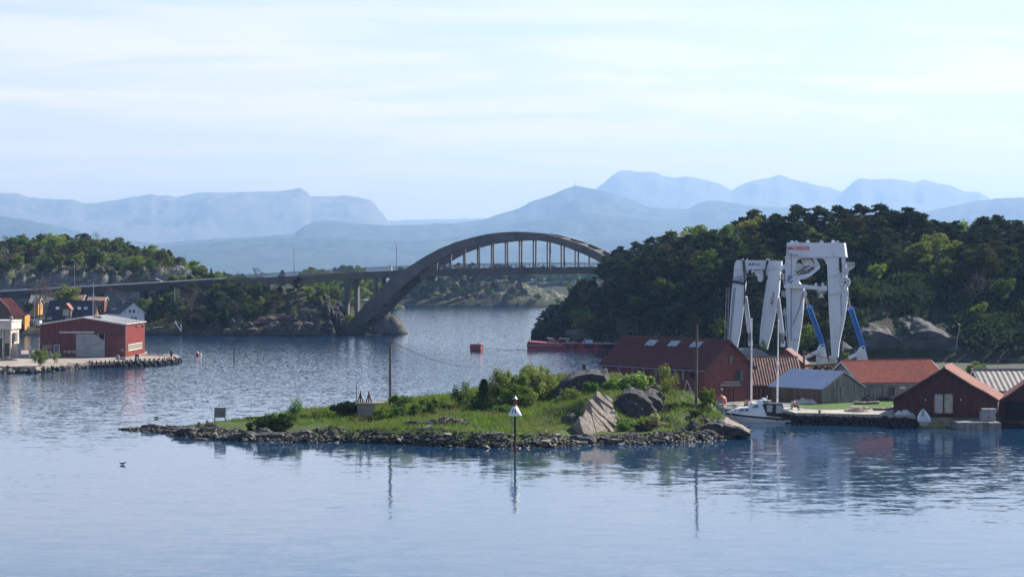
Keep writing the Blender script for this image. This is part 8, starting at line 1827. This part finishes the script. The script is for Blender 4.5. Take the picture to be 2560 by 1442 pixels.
mb = MB(); mb.para(bp(1958.5, 1055, -1.1), (1.0, 0, 0), (0, 2.2, 0), (0, 0, .08), hullw_m); mb.build('bathing_platform', mbt)
mb = MB(); 
for dy in (-.9, -.5): mb.tube([bp(1961, 1043, dy), bp(1966, 1047, dy), bp(1968, 1056, dy)], .025, chrome_m, 4)
for y in (1047, 1050, 1053): mb.tube([bp(1966.5, y, -.9), bp(1966.5, y, -.5)], .02, chrome_m, 4)
mb.build('bathing_ladder', mbt)
dg = thing('inflatable_dinghy', 'grey inflatable dinghy hung across the stern of the motor boat', 'dinghy', bp(1965, 1030, 0))
pts = [bp(1946, 1024, -.9), bp(1955, 1025, -1.1), bp(1968, 1029, -1.15), bp(1980, 1032.5, -1.0), bp(1988, 1034.5, -.4), bp(1986, 1034, .3), bp(1968, 1029, .2), bp(1946, 1024.5, .1)]
mb = MB(); mb.tube(pts, [.2, .24, .26, .24, .2, .2, .22, .2], grey_rub, 10); mb.build('tube', dg)
mb = MB(); mb.poly([p - Vector((0, 0, .08)) for p in (pts[0], pts[2], pts[3], pts[5], pts[6], pts[7])], hulld_m); mb.build('floor', dg)
wire('pale mooring line from the motor boat bow down to the islet', bp(1823, 1026, -.6), wp(1838, 1058, 206), .2, .03)
fY = 231.0; fb = thing('fishing_boat', 'small blue white wheelhouse boat with tripod mast behind the grassy end of the islet', 'boat', (wx(1722, fY), fY, 0))
lb_m = mat('pale_blue_paint', (.36, .46, .60), .5, var=.08)
P_ = lambda x, y, d=0.0: wp(x, y, fY) + Vector((0, d, 0))
rows = []
for (x, b) in ((1690, .2), (1700, .9), (1720, 1.25), (1745, 1.2), (1757, 1.0)): rows.append([P_(x, 1010, -b), P_(x, 1041, -b * .6), P_(x, 1041, b * .6), P_(x, 1010, b)])
loft(rows, hullw_m, fb, 'hull')
mb = MB(); mb.prism([P_(1702, 1012), P_(1738, 1012), P_(1738, 990), P_(1706, 990)], (0, 1.6, 0), hullw_m); mb.build('wheelhouse', fb)
mb = MB(); mb.prism([P_(1698, 991, -.2), P_(1742, 991, -.2), P_(1740, 986.5, -.2), P_(1703, 987, -.2)], (0, 2.0, 0), lb_m); mb.build('roof', fb)
for a, b in ((1708, 1719), (1722, 1734)): mb = MB(); mb.prism([P_(a, 1003, -.03), P_(b, 1003, -.03), P_(b, 993, -.03), P_(a, 993, -.03)], (0, .02, 0), glass_m); mb.build('window', fb)
mb = MB()
for a, b in (((1710, 990), (1716, 950)), ((1735, 990), (1716.5, 950)), ((1734, 1008), (1708, 976)), ((1709, 978), (1735, 980)), ((1723, 990), (1724, 962))): mb.tube([P_(*a, .3), P_(*b, .3)], .05, trimgrey_m if a[1] < 1000 else lampwhite_m, 5)
mb.build('mast_rig', fb)
c = qz(1803.5, 1018, QZ) + Vector((0, 0, .75)); mb = MB(); mb.lathe(c, [(.1, -.62), (.4, -.52), (.6, -.2), (.64, .05), (.55, .36), (.32, .58), (.08, .66)], mat('faded_orange', (.32, .085, .045), .6, var=.15), 16); mb.tube([c + Vector((0, 0, .6)), c + Vector((0, 0, .8))], .06, rope_m, 6); mb.build('ball_buoy', label='faded orange ball buoy in front of the warehouse door', cat='buoy', origin=c - Vector((0, 0, .7)))
c = qz(1796, 1025, QZ); mb = MB(); mb.box((c.x, c.y + .6, QZ + .1), (1.2, .12, 1.75), trimgrey_m, .1); mb.box((c.x, c.y + .6, QZ + 1.0), (1.3, .2, .06), trimgrey_m, .1); mb.build('steel_gate', label='grey steel plate standing at the quay end by the motor boat bow', cat='plate', origin=c)
def flagpole(px, y0, y1, Y, lab):
    t = thing('flagpole', lab, 'flagpole', wp(px, y0, Y), 'white flagpoles by the motor boat'); a, b = wp(px, y0, Y), wp(px + (1 if px < 1900 else 3), y1, Y)
    mb = MB(); mb.tube([a, b], [.115, .065], lampwhite_m, 8); mb.build('pole', t); mb = MB(); mb.lathe(b, [(.04, 0), (.10, .06), (.10, .14), (.03, .2)], lampwhite_m, 8); mb.build('finial', t)
flagpole(1878, 1022, 800, 228.5, 'white flagpole standing in front of the warehouse corner'); flagpole(1943, 1019, 803, 229.5, 'white flagpole standing in front of the blue roofed shed')
benchm = mat('grey_bench_timber', (.27, .25, .22), .85, var=.2)
def table(px, py, lab, rz=0.0, L_=2.2):
    c = qz(px, py, QZ); t = thing('picnic_table', lab, 'table', c, 'picnic tables on the quay'); ca, sa = math.cos(rz), math.sin(rz)
    def B(x, y, z, a, b, h, nm): mb = MB(); mb.box((c.x + ca * x - sa * y, c.y + sa * x + ca * y, c.z + z), (a, b, h), benchm, rz); mb.build(nm, t)
    B(0, 0, .74, L_, .75, .06, 'tabletop')
    for y in (-.72, .72): B(0, y, .45, L_, .28, .05, 'bench')
    for x in (-.7, .7): B(x, 0, .42, .08, 1.5, .08, 'crossbar'); B(x, -.3, .37, .08, .1, .74, 'leg'); B(x, .3, .37, .08, .1, .74, 'leg')
    return c
tb1 = table(1848, 1023, 'picnic table in front of the warehouse double door', .05, 3.0); tb2 = table(1964, 1025, 'picnic table beside the second flagpole', .05); table(1822, 1027, 'picnic table nearest the orange ball buoy', .05)
skin_m = mat('skin', (.42, .22, .15), .6, var=.06); hair_m = mat('dark_hair', (.03, .02, .015), .8); trouser_m = mat('dark_trousers', (.02, .022, .03), .85); towel_m = mat('pale_shirt', (.60, .58, .55), .85)
def person(lab, base, rz, shirt, reach, hair=hair_m, splay=.12):
    """seated figure, base = point on the seat under the hips"""
    J = dict(pel=(0, 0, .10), wa=(0, .02, .30), ch=(0, .0, .52), nk=(0, -.02, .66), hd=(0, -.05, .76), tp=(0, -.05, .90)); Rr = dict(pel=.15, wa=.125, ch=.15, nk=.055, hd=.085, tp=.075)
    E_ = [('pel', 'wa'), ('wa', 'ch'), ('ch', 'nk'), ('nk', 'hd'), ('hd', 'tp')]
    for s, n_ in ((-1, 'l'), (1, 'r')):
        J['sh' + n_] = (.19 * s, 0, .58); J['el' + n_] = (.27 * s, -.10 - .08 * reach, .34); J['wr' + n_] = (.22 * s, -.28 - .14 * reach, .32 + .06 * reach); J['pa' + n_] = (.20 * s, -.36 - .14 * reach, .31 + .06 * reach)
        J['hp' + n_] = (.10 * s, -.03, .06); J['kn' + n_] = (.12 * s + splay * s, -.44, .10); J['an' + n_] = (.12 * s + splay * s * 1.3, -.42 - .12 * reach, -.34); J['to' + n_] = (.13 * s + splay * s * 1.4, -.60 - .12 * reach, -.40)
        for k_, r in (('sh', .062), ('el', .046), ('wr', .032), ('pa', .036), ('hp', .10), ('kn', .066), ('an', .045), ('to', .04)): Rr[k_ + n_] = r
        E_ += [('ch', 'sh' + n_), ('sh' + n_, 'el' + n_), ('el' + n_, 'wr' + n_), ('wr' + n_, 'pa' + n_), ('pel', 'hp' + n_), ('hp' + n_, 'kn' + n_), ('kn' + n_, 'an' + n_), ('an' + n_, 'to' + n_)]
        for i in range(5):
            f = 'f%d' % i + n_; p = J['pa' + n_]; a = (i - 2) * .018
            J[f] = (p[0] + a + (.03 * -s if i == 0 else 0), p[1] - (.055 if i == 0 else .085), p[2] - .02); Rr[f] = .009; E_.append(('pa' + n_, f))
    ks = list(J); me = bpy.data.meshes.new('person'); ca, sa = math.cos(rz), math.sin(rz)
    me.from_pydata([(J[k][0] * ca - J[k][1] * sa, J[k][0] * sa + J[k][1] * ca, J[k][2]) for k in ks], [(ks.index(a), ks.index(b)) for a, b in E_], [])
    o = bpy.data.objects.new('person', me); COL.objects.link(o); md = o.modifiers.new('skin', 'SKIN'); sv = me.skin_vertices[0].data
    for i, k in enumerate(ks): sv[i].radius = (Rr[k], Rr[k]); sv[i].use_root = (k == 'pel')
    o.modifiers.new('sub', 'SUBSURF').levels = 1
    dg_ = bpy.context.evaluated_depsgraph_get(); m2 = bpy.data.meshes.new_from_object(o.evaluated_get(dg_)); bpy.data.objects.remove(o)
    m2.materials.clear()
    for m in (skin_m, trouser_m, shirt or skin_m): m2.materials.append(m)
    for p in m2.polygons:
        c = p.center; y = -(-c.x * sa + c.y * ca); p.material_index = 1 if c.z < .17 and not (c.z > .0 and abs(c.x) > 9) else (2 if c.z < .64 and math.hypot(c.x, c.y) < .27 else 0); p.use_smooth = True
    o = bpy.data.objects.new('person', m2); COL.objects.link(o); o.location = base; ORG[o.name] = Vector(base); tag(o, lab, 'person')
    mb = MB(); hc_ = Vector(base) + Vector((.035 * sa * -1 - .0, .03 * ca, 0)) + Vector((J['hd'][0] * ca - J['hd'][1] * sa, J['hd'][0] * sa + J['hd'][1] * ca, .83)); mb.lathe(hc_, [(.085, -.08), (.105, 0), (.10, .06), (.06, .105), (.01, .12)], hair, 12); mb.build('hair', o)
    return o
person('bare backed person sitting with their back turned at the picnic table by the warehouse', Vector((wx(1859.5, 229.3), tb1.y - .72, QZ + .48)), R(180), None, .4)
person('person in dark trousers sitting on the bench end beside the second flagpole', Vector((wx(1977, 228), tb2.y - .55, QZ + .48)), R(62), skin_m, .9, splay=.05)
def draped(name, lab, cat, px0, px1, pybase, h_px, m, z=QZ, seed=1, dep=1.6, skew=0.0):
    c0 = qz(px0, pybase, z); c1 = qz(px1, pybase, z); Ln = c1.x - c0.x; hh = h_px * c0.y / FPX; rs = np.random.RandomState(seed)
    n, k_ = 15, 9; vs = []; fs = []
    for i in range(n):
        f = i / (n - 1); top = hh * (math.sin(math.pi * min(.97, .12 + f * (.80 + skew)) ) ** .6) * (1 + .12 * rs.normal())
        for j in range(k_):
            a = math.pi * j / (k_ - 1); r = 1 + .10 * rs.normal() * (1 if 0 < j < k_ - 1 else 0)
            vs.append((c0.x + Ln * f, c0.y + dep / 2 - math.cos(a) * dep / 2 * r, z + top * math.sin(a) ** .55 * r))
    for i in range(n - 1):
        for j in range(k_ - 1): fs.append((i * k_ + j, (i + 1) * k_ + j, (i + 1) * k_ + j + 1, i * k_ + j + 1))
    fs += [tuple(range(k_)), tuple(range(n * k_ - 1, n * k_ - 1 - k_, -1))]
    t = thing(name, lab, cat, c0); mb = MB(); mb.mesh(vs, fs, m); mb.build('cover', t)
    mb = MB()
    for f in (.3, .65):
        i = int(f * (n - 1)); mb.tube([Vector(vs[i * k_ + j]) + Vector((0, -.01, .015)) for j in range(k_)], .02, rope_m, 4)
    mb.build('lashing', t); return t
tarpw = mat('pale_tarpaulin', (.50, .50, .50), .6, var=.18, scale=2, bump=.8, bscale=3); tarpg = mat('grey_blue_tarpaulin', (.20, .23, .27), .65, var=.2, scale=2, bump=.8, bscale=3)
draped('covered_boat', 'upturned boat under a torn pale cover beside the blue roofed shed', 'boat', 1981, 2053, 1010, 13, tarpw, seed=3, dep=1.5)
draped('covered_boat', 'boat under a grey tarpaulin at the quay end by the boathouse', 'boat', 2248, 2302, 1036, 22, tarpg, seed=5, dep=2.2, skew=.05)
draped('covered_boat', 'smaller pale tarpaulin heap in front of the grey covered boat', 'boat', 2240, 2285, 1040, 13, tarpw, seed=8, dep=1.0)
draped('covered_boat', 'dark covered boat beside the barn wall', 'boat', 2195, 2240, 1003, 9, canvas_m, seed=11)
lp = thing('log_pile', 'pile of sawn pale logs on the quay between lawn and water', 'logs', qz(2145, 1028, QZ)); rr = random.Random(5)
for i in range(11):
    c = qz(2128 + 36 * rr.random(), 1030 - 4 * rr.random(), QZ) + Vector((0, 0, .12 + .11 * (i % 4))); a = rr.uniform(-.5, .5); d = Vector((math.cos(a), math.sin(a), rr.uniform(-.05, .15))) * rr.uniform(.4, .85)
    mb = MB(); r = rr.uniform(.09, .16); mb.tube([c - d, c + d], r, wood_m, 8); mb.build('log', lp)
for (a, b) in ((2113, 2160), (2125, 2172)): mb = MB(); p = qz(a, 1029, QZ); mb.para(p + Vector((0, .2, .02)), (wx(b, p.y) - p.x, -.2, 0), (0, .25, 0), (0, 0, .06), benchm); mb.build('plank', lp)
t = thing('hand_plough', 'dark wheeled implement leaning at the corner of the grey boarded shed', 'implement', qz(2165, 1004, QZ))
for (a, b) in (((2155, 1000), (2175, 986)), ((2158, 1006), (2180, 992)), ((2150, 984), (2162, 1004)), ((2162, 1003), (2186, 1003))): mb = MB(); mb.tube([wp(*a, 238), wp(*b, 238)], .07, trim_m, 5); mb.build('beam', t)
mb = MB(); mb.torus(wp(2165, 1000, 237.8), (.2, 1, 0), .38, .06, trim_m, 14, 5); mb.build('wheel', t)
rowboat('grey rowing boat lying on the grass by the barn corner', 2167, 1006, 236, 3.0, benchm, z=QZ + .05, rz=.1)
rowboat('flat grey skiff lying beside the boathouse on the quay', 2215, 1020, 226, 3.0, tarpg, z=QZ + .02, rz=.15)
pb = thing('rowing_boat', 'white rowing boat with raised pointed bow lying at the quay end', 'boat', (wx(2312, 213), 213, 0.2))
C_ = Vector((wx(2311, 213), 213.0, .25)); rows = []
for f, w, z0, z1 in ((0, .62, .0, .55), (.25, .68, .12, .68), (.5, .62, .3, .9), (.75, .42, .55, 1.2), (1.0, .03, .95, 1.6)):
    o = C_ + Vector((.55 * f, 3.4 * f, 0)); rows.append([o + Vector((-w, 0, z1)), o + Vector((-w * .7, 0, z0 + .1)), o + Vector((0, 0, z0)), o + Vector((w * .7, 0, z0 + .1)), o + Vector((w, 0, z1))])
loft(rows, hullw_m, pb, 'hull', False); mb = MB(); mb.tube([r[0] for r in rows], .05, hullw_m, 5); mb.tube([r[4] for r in rows], .05, hullw_m, 5); mb.build('gunwale', pb)
mb = MB(); mb.poly([rows[0][0] - Vector((0, .0, .05)), rows[0][1], rows[0][2], rows[0][3], rows[0][4] - Vector((0, .0, .05))], benchm); mb.build('transom', pb)
for k_ in (1, 2): mb = MB(); mb.para(rows[k_][1] + Vector((0, 0, .25)), rows[k_][3] - rows[k_][1], (0, .2, 0), (0, 0, .04), wood_m); mb.build('thwart', pb)
grp = 'tyres hung along the quay front'
for i in range(24):
    px = 1990 + i * 12.3; y = np.interp(px, [1985, 2100, 2289], [1034.5, 1037, 1041]); c = qz(px, y, QZ) + Vector((0, -.24, -.62 - .12 * (i % 2))); fender(c, (.15 * ((i % 3) - 1), 1, 0), 'dark tyre hung in the row along the quay front', grp, .42 + .06 * (i % 3 == 0))
kerbm = mat('quay_kerb', (.25, .235, .21), .9, var=.2)
mb = MB()
for a, b in zip(front[:-1], front[1:]): mb.para(a + Vector((0, .02, .004)), b - a, (0, .35, 0), (0, 0, .14), kerbm)
mb.build('kerb', bpy.data.objects['quay'])
dq_m = mat('dark_quay_face', (.035, .032, .030), .9, var=.4, scale=1.5, bump=.5)
mb = MB()
for a, b in zip(front[:-1], front[1:]): mb.para(a + Vector((0, -.06, -2.6)), b - a, (0, .055, 0), (0, 0, 2.35), dq_m)
mb.build('timber_face', bpy.data.objects['quay'])
p = qz(2050, 1036, QZ); mb = MB(); mb.lathe(p + Vector((0, .3, 0)), [(.16, 0), (.11, .1), (.11, .3), (.18, .38), (.15, .46)], trim_m, 12); mb.build('bollard', label='dark iron bollard on the quay edge in front of the lawn', cat='bollard', origin=p)
sl_m = mat('mossy_slipway', (.19, .175, .07), .9, var=.35, scale=1.5, wear=(.22, .21, .16), wear_amt=.5)
A = lambda px, py, z: qz(px, py, z)
mb = MB(); mb.prism([A(2296, 1069, -.05), A(2388, 1066, .12), A(2387, 1054, .55), A(2380, 1044, .9), A(2310, 1044, .9)], (0, 0, -1.2), sl_m); mb.build('slipway', kind='structure')
rr = random.Random(3)
for i in range(7):
    px = 2396 + i * 15.5; mb = MB(); c = Vector((wx(px, 211.2), 211.2, -.6)); mb.para(c, (14.5 * 211.2 / FPX, 0, 0), (0, 4.0, 0), (0, 0, .6 + .75 + .08 * rr.random()), block_m); o = mb.build('stone_block', None); o.parent = bpy.data.objects['quay']
st = thing('stone_stack', 'neat stack of pale grey slabs against the corner of the boathouse', 'stack', (wx(2472, 213), 213, .8)); palem = mat('pale_stone_slab', (.30, .30, .31), .85, var=.2, scale=2, bump=.4)
for i in range(8):
    for j in range(2):
        mb = MB(); w = (36 * 213 / FPX) / 2; mb.para((wx(2454, 213) + j * w + rr.uniform(-.03, .03) + (.12 if i > 5 else 0), 213 + rr.uniform(-.05, .05), .80 + i * .165), (w - .03, 0, 0), (0, 1.0, 0), (0, 0, .145), palem); mb.build('slab', st)
BG_ = 438.0; barge_m = mat('barge_red_paint', (.24, .026, .032), .6, var=.2, scale=.6, wear=(.20, .06, .05), wear_amt=.45, wear_scale=.5, stretch=(1, 1, 2.5)); bdeck = mat('barge_deck', (.30, .26, .21), .9, var=.25)
bg_ = thing('work_barge', 'low red work barge with a rack of tyres moored under the wooded hill', 'barge', wp(1430, 875, BG_))
q_ = lambda x, y, d=0.0: wp(x, y, BG_) + Vector((0, d, 0))
for nm, pts, d, off in (('pontoon', [(1318, 878), (1317, 862), (1319, 853.5), (1366, 857), (1403, 861.5), (1403, 878)], 6, 0), ('hull', [(1404, 878), (1405, 857.5), (1497, 860), (1497, 878)], 7, .2), ('pontoon', [(1498, 878), (1498, 860.5), (1514, 860), (1514, 878)], 5, 1.2), ('pontoon', [(1516, 878), (1517, 859.5), (1540, 858), (1542, 878)], 5, 2.0)):
    mb = MB(); mb.prism([q_(x, y, off) for x, y in pts], (1.2, d, 0), barge_m); mb.build(nm, bg_)
mb = MB(); mb.prism([q_(1316.5, 864, -.1), q_(1316.5, 862, -.1), q_(1404, 862.5, -.1), q_(1404, 864.3, -.1)], (0, .1, 0), bdeck); mb.prism([q_(1405, 858.5, .0), q_(1405, 857, 0), q_(1540, 859, 0), q_(1540, 860.4, 0)], (1.2, 7, 0), bdeck); mb.build('deck_edge', bg_)
for px in (1420, 1438.5, 1467, 1478.5): mb = MB(); mb.torus(q_(px, 866, .05), (0, 1, 0), .36, .16, MATS['tyre'], 14, 6); mb.build('tyre_fender', bg_)
for px in (1508, 1522, 1529): mb = MB(); mb.torus(q_(px, 865.5, 1.0), (.3, 1, 0), .34, .14, MATS['tyre'], 14, 6); mb.build('tyre_fender', bg_)
tyre_l = mat('worn_tyre', (.16, .16, .165), .8)
for r_, (y, x0, n_) in enumerate(((830, 1424, 5), (841.5, 1430, 5), (833, 1420, 4))):
    for i in range(n_):
        mb = MB(); mb.torus(q_(x0 + i * 8.2, y + (i % 2) * .6, 2.5 + r_ * .5), (.35, 1, .1), .40, .09, tyre_l, 14, 6); mb.build('tyre', bg_)
mb = MB()
for x in (1421, 1436, 1452, 1463): mb.tube([q_(x, 858, 3.2), q_(x, 828, 3.2)], .07, trim_m, 5)
for y in (834, 846): mb.tube([q_(1418, y, 3.2), q_(1466, y, 3.2)], .07, trim_m, 5)
mb.tube([q_(1461, 850, 2.5), q_(1481, 843, 2.5)], .06, trimgrey_m, 4); mb.build('tyre_rack', bg_)
pinkm = mat('pink_red_paint', (.48, .06, .09), .6)
for a, b, r in (((1383, 846), (1388, 854), .16), ((1386, 854), (1396, 855), .2), ((1394, 855), (1403, 847), .13), ((1390, 851), (1386, 855), .14)): mb = MB(); mb.tube([q_(*a, 2), q_(*b, 2)], r, pinkm, 5); mb.build('crane_arm', bg_)
for a, b in (((1368, 845.5), (1383, 847)), ((1399, 845.5), (1425, 848))): mb = MB(); mb.tube([q_(*a, 2), q_(*b, 2)], .13, wood_m, 4); mb.build('timber', bg_)
for x, y, s_, m in ((1410, 853, .8, rust_m), (1418, 853, .6, bdeck), (1440, 856, .5, pinkm), (1436, 855, .5, pinkm), (1380, 855, .9, trimgrey_m), (1449, 855, .6, trim_m), (1371, 857, .5, trimgrey_m)): mb = MB(); mb.box(q_(x, y, 2), (s_, .8, s_ * .9), m, .3); mb.build('crate', bg_)
mb = MB(); mb.prism([q_(1463, 859, 2), q_(1482, 859, 2), q_(1484, 852, 4), q_(1468, 852, 4)], (0, 1, .1), mat('pale_blue_sheet', (.36, .42, .48), .6)); mb.build('cover', bg_)
mb = MB(); mb.tube([q_(1458, 858, 1), q_(1462, 848, 1), q_(1468, 859, 1)], .07, lampwhite_m, 5); mb.build('a_frame', bg_)
for x, y in ((1323, 853), (1502, 860), (1506, 860), (1531, 858), (1537, 857)): mb = MB(); mb.tube([q_(x, y + 1, 1.5), q_(x, y - 3, 1.5)], .14, trim_m, 6); mb.build('bitt', bg_)
wire('pale mooring line drooping along the side of the red barge', q_(1385, 860, -.1), q_(1345, 875, -.2), .5, .04); wire('pale line running from the red float to the red barge', wp(1212, 869, 437.5), q_(1318, 874, -.1), .25, .04)
fl = thing('mooring_float', 'rusty red octagonal mooring float left of the barge', 'buoy', wp(1195, 875, 438)); fm = mat('float_red', (.27, .05, .04), .7, var=.25, wear=(.16, .07, .05), wear_amt=.5, wear_scale=1.0)
a0 = Vector((wx(1178, 437), 437, 0)); ax_ = Vector((2.35, -1.0, 0)); pts = []
for k_ in range(8): a = R(22.5 + 45 * k_); pts.append(a0 + Vector((-.35, -.75, 0)).normalized() * (.85 * math.cos(a)) * .9 + Vector((0, 0, .62 + .85 * math.sin(a))))
mb = MB(); mb.prism(pts, ax_ + Vector((0, 0, 0)), fm); mb.build('drum', fl); mb = MB(); c = a0 + ax_ * .7 + Vector((0, 0, 1.4)); mb.tube([c, c + Vector((0, 0, .35))], .14, trim_m, 6); mb.build('shackle', fl)
t = thing('channel_perch', 'thin dark channel perch with small vane in open water', 'perch', wp(585, 899, 388)); mb = MB(); mb.tube([wp(585, 903, 388), wp(585.5, 850, 388)], .1, trim_m, 6); mb.build('post', t); mb = MB(); mb.tube([wp(585, 852, 388), wp(592, 852.5, 388)], .14, trim_m, 5); mb.build('vane', t)
b = wp(494, 889, 408); mb = MB(); mb.lathe((b.x, b.y, 0), [(.25, -.2), (.36, .1), (.34, .4), (.2, .6)], red_m, 12); mb.lathe((b.x, b.y, .6), [(.19, 0), (.2, .15), (.05, .3)], lampwhite_m, 12); mb.build('small_buoy', label='small red buoy with white top in open water past the pier', cat='buoy', origin=b)
b = wp(502, 889, 410); mb = MB(); mb.lathe((b.x, b.y, 0), [(.12, -.1), (.22, .08), (.2, .25), (.05, .38)], lampwhite_m, 10); mb.build('small_buoy', label='tiny white float beside the small red buoy', cat='buoy', origin=b)
for px, y, lab in ((1305, 870, 'thin stake in the water left of the red barge'),): mb = MB(); mb.tube([wp(px - 11.5, 878, 437), wp(px - 11.5, 864, 437)], .05, trim_m, 5); mb.build('stake', label=lab, cat='stake', origin=wp(px, 876, 437))
def bird(px, py, lab, m, s=.45, m2=None):
    Y = gy(py); c = Vector((wx(px, Y), Y, .02)); vs = []; n = 8; mb = MB()
    prof = [(-.5, .16, .01), (-.38, .14, .07), (-.1, .10, .13), (.15, .11, .12), (.28, .18, .06), (.32, .30, .055), (.40, .32, .06), (.47, .30, .04), (.58, .28, .008)]
    mb.tube([c + Vector((x * s, 0, z * s + .02)) for x, z, r in prof], [r * s * 1.1 for x, z, r in prof], m, 8); o = mb.build('gull' if m is lampwhite_m else 'duck', label=lab, cat='bird', origin=c)
    mb = MB(); mb.prism([c + Vector((a * s, -.12 * s, b_ * s)) for a, b_ in ((-.48, .2), (.05, .14), (.1, .2), (-.1, .26))], (0, .24 * s, 0), m2 or trimgrey_m); mb.build('wing', o)
bird(1553, 1113, 'white gull on the water close to the islet shore', lampwhite_m, .6); bird(307, 1161, 'dark duck alone on the open water at the front', trim_m, .6, trim_m); bird(1962, 1082, 'dark duck on the water below the motor boat', trim_m, .6, trim_m); bird(391, 1045, 'dark seabird on the water beyond the islet tip', trim_m, .6, trim_m); bird(1872, 1070, 'dark duck by the rocks at the end of the islet', trim_m, .6, trim_m)
for (kind, px, py, Y, top, wpx, lf, lab) in (('broad', 2439, 950, 262, 904, 56, 'birch', 'round green tree behind the flared roof boathouse'), ('bush', 2112, 905, 300, 877, 34, 'birch', 'small green bush at the foot of the taller gantry'), ('sprig', 1908, 885, 322, 853, 18, 'spring', 'thin yellow green sapling at the foot of the lower gantry'), ('shrub', 2065, 925, 275, 905, 50, 'birch', 'low green scrub behind the rusty frame')):
    p = wp(px, py, Y); p.z = max(p.z, QZ - .1) if Y < 340 else p.z; h = wz(top, Y) - p.z; W0 = {'broad': 2.9 / 8, 'bush': 1.55 / 2.4, 'sprig': .95 / 2.8, 'shrub': 1.85 / 2.6}[kind]
    plant(kind, p, h, leaf=lf, name='bush' if kind != 'broad' else 'broadleaf_tree', label=lab, cat='bush' if kind != 'broad' else 'tree', wide=(wpx * Y / FPX / 2) / (W0 * h * 1.1))
t = thing('lamp_column', 'leaning pale pole against the rock face above the tiled barn', 'pole', wp(2386, 885, 352)); mb = MB(); mb.tube([wp(2386, 890, 352), wp(2400, 812, 352)], .09, trimgrey_m, 5); mb.build('pole', t); mb = MB(); mb.tube([wp(2400, 812, 352), wp(2394, 810, 352)], .12, trimgrey_m, 5); mb.build('arm', t)
build_haze()
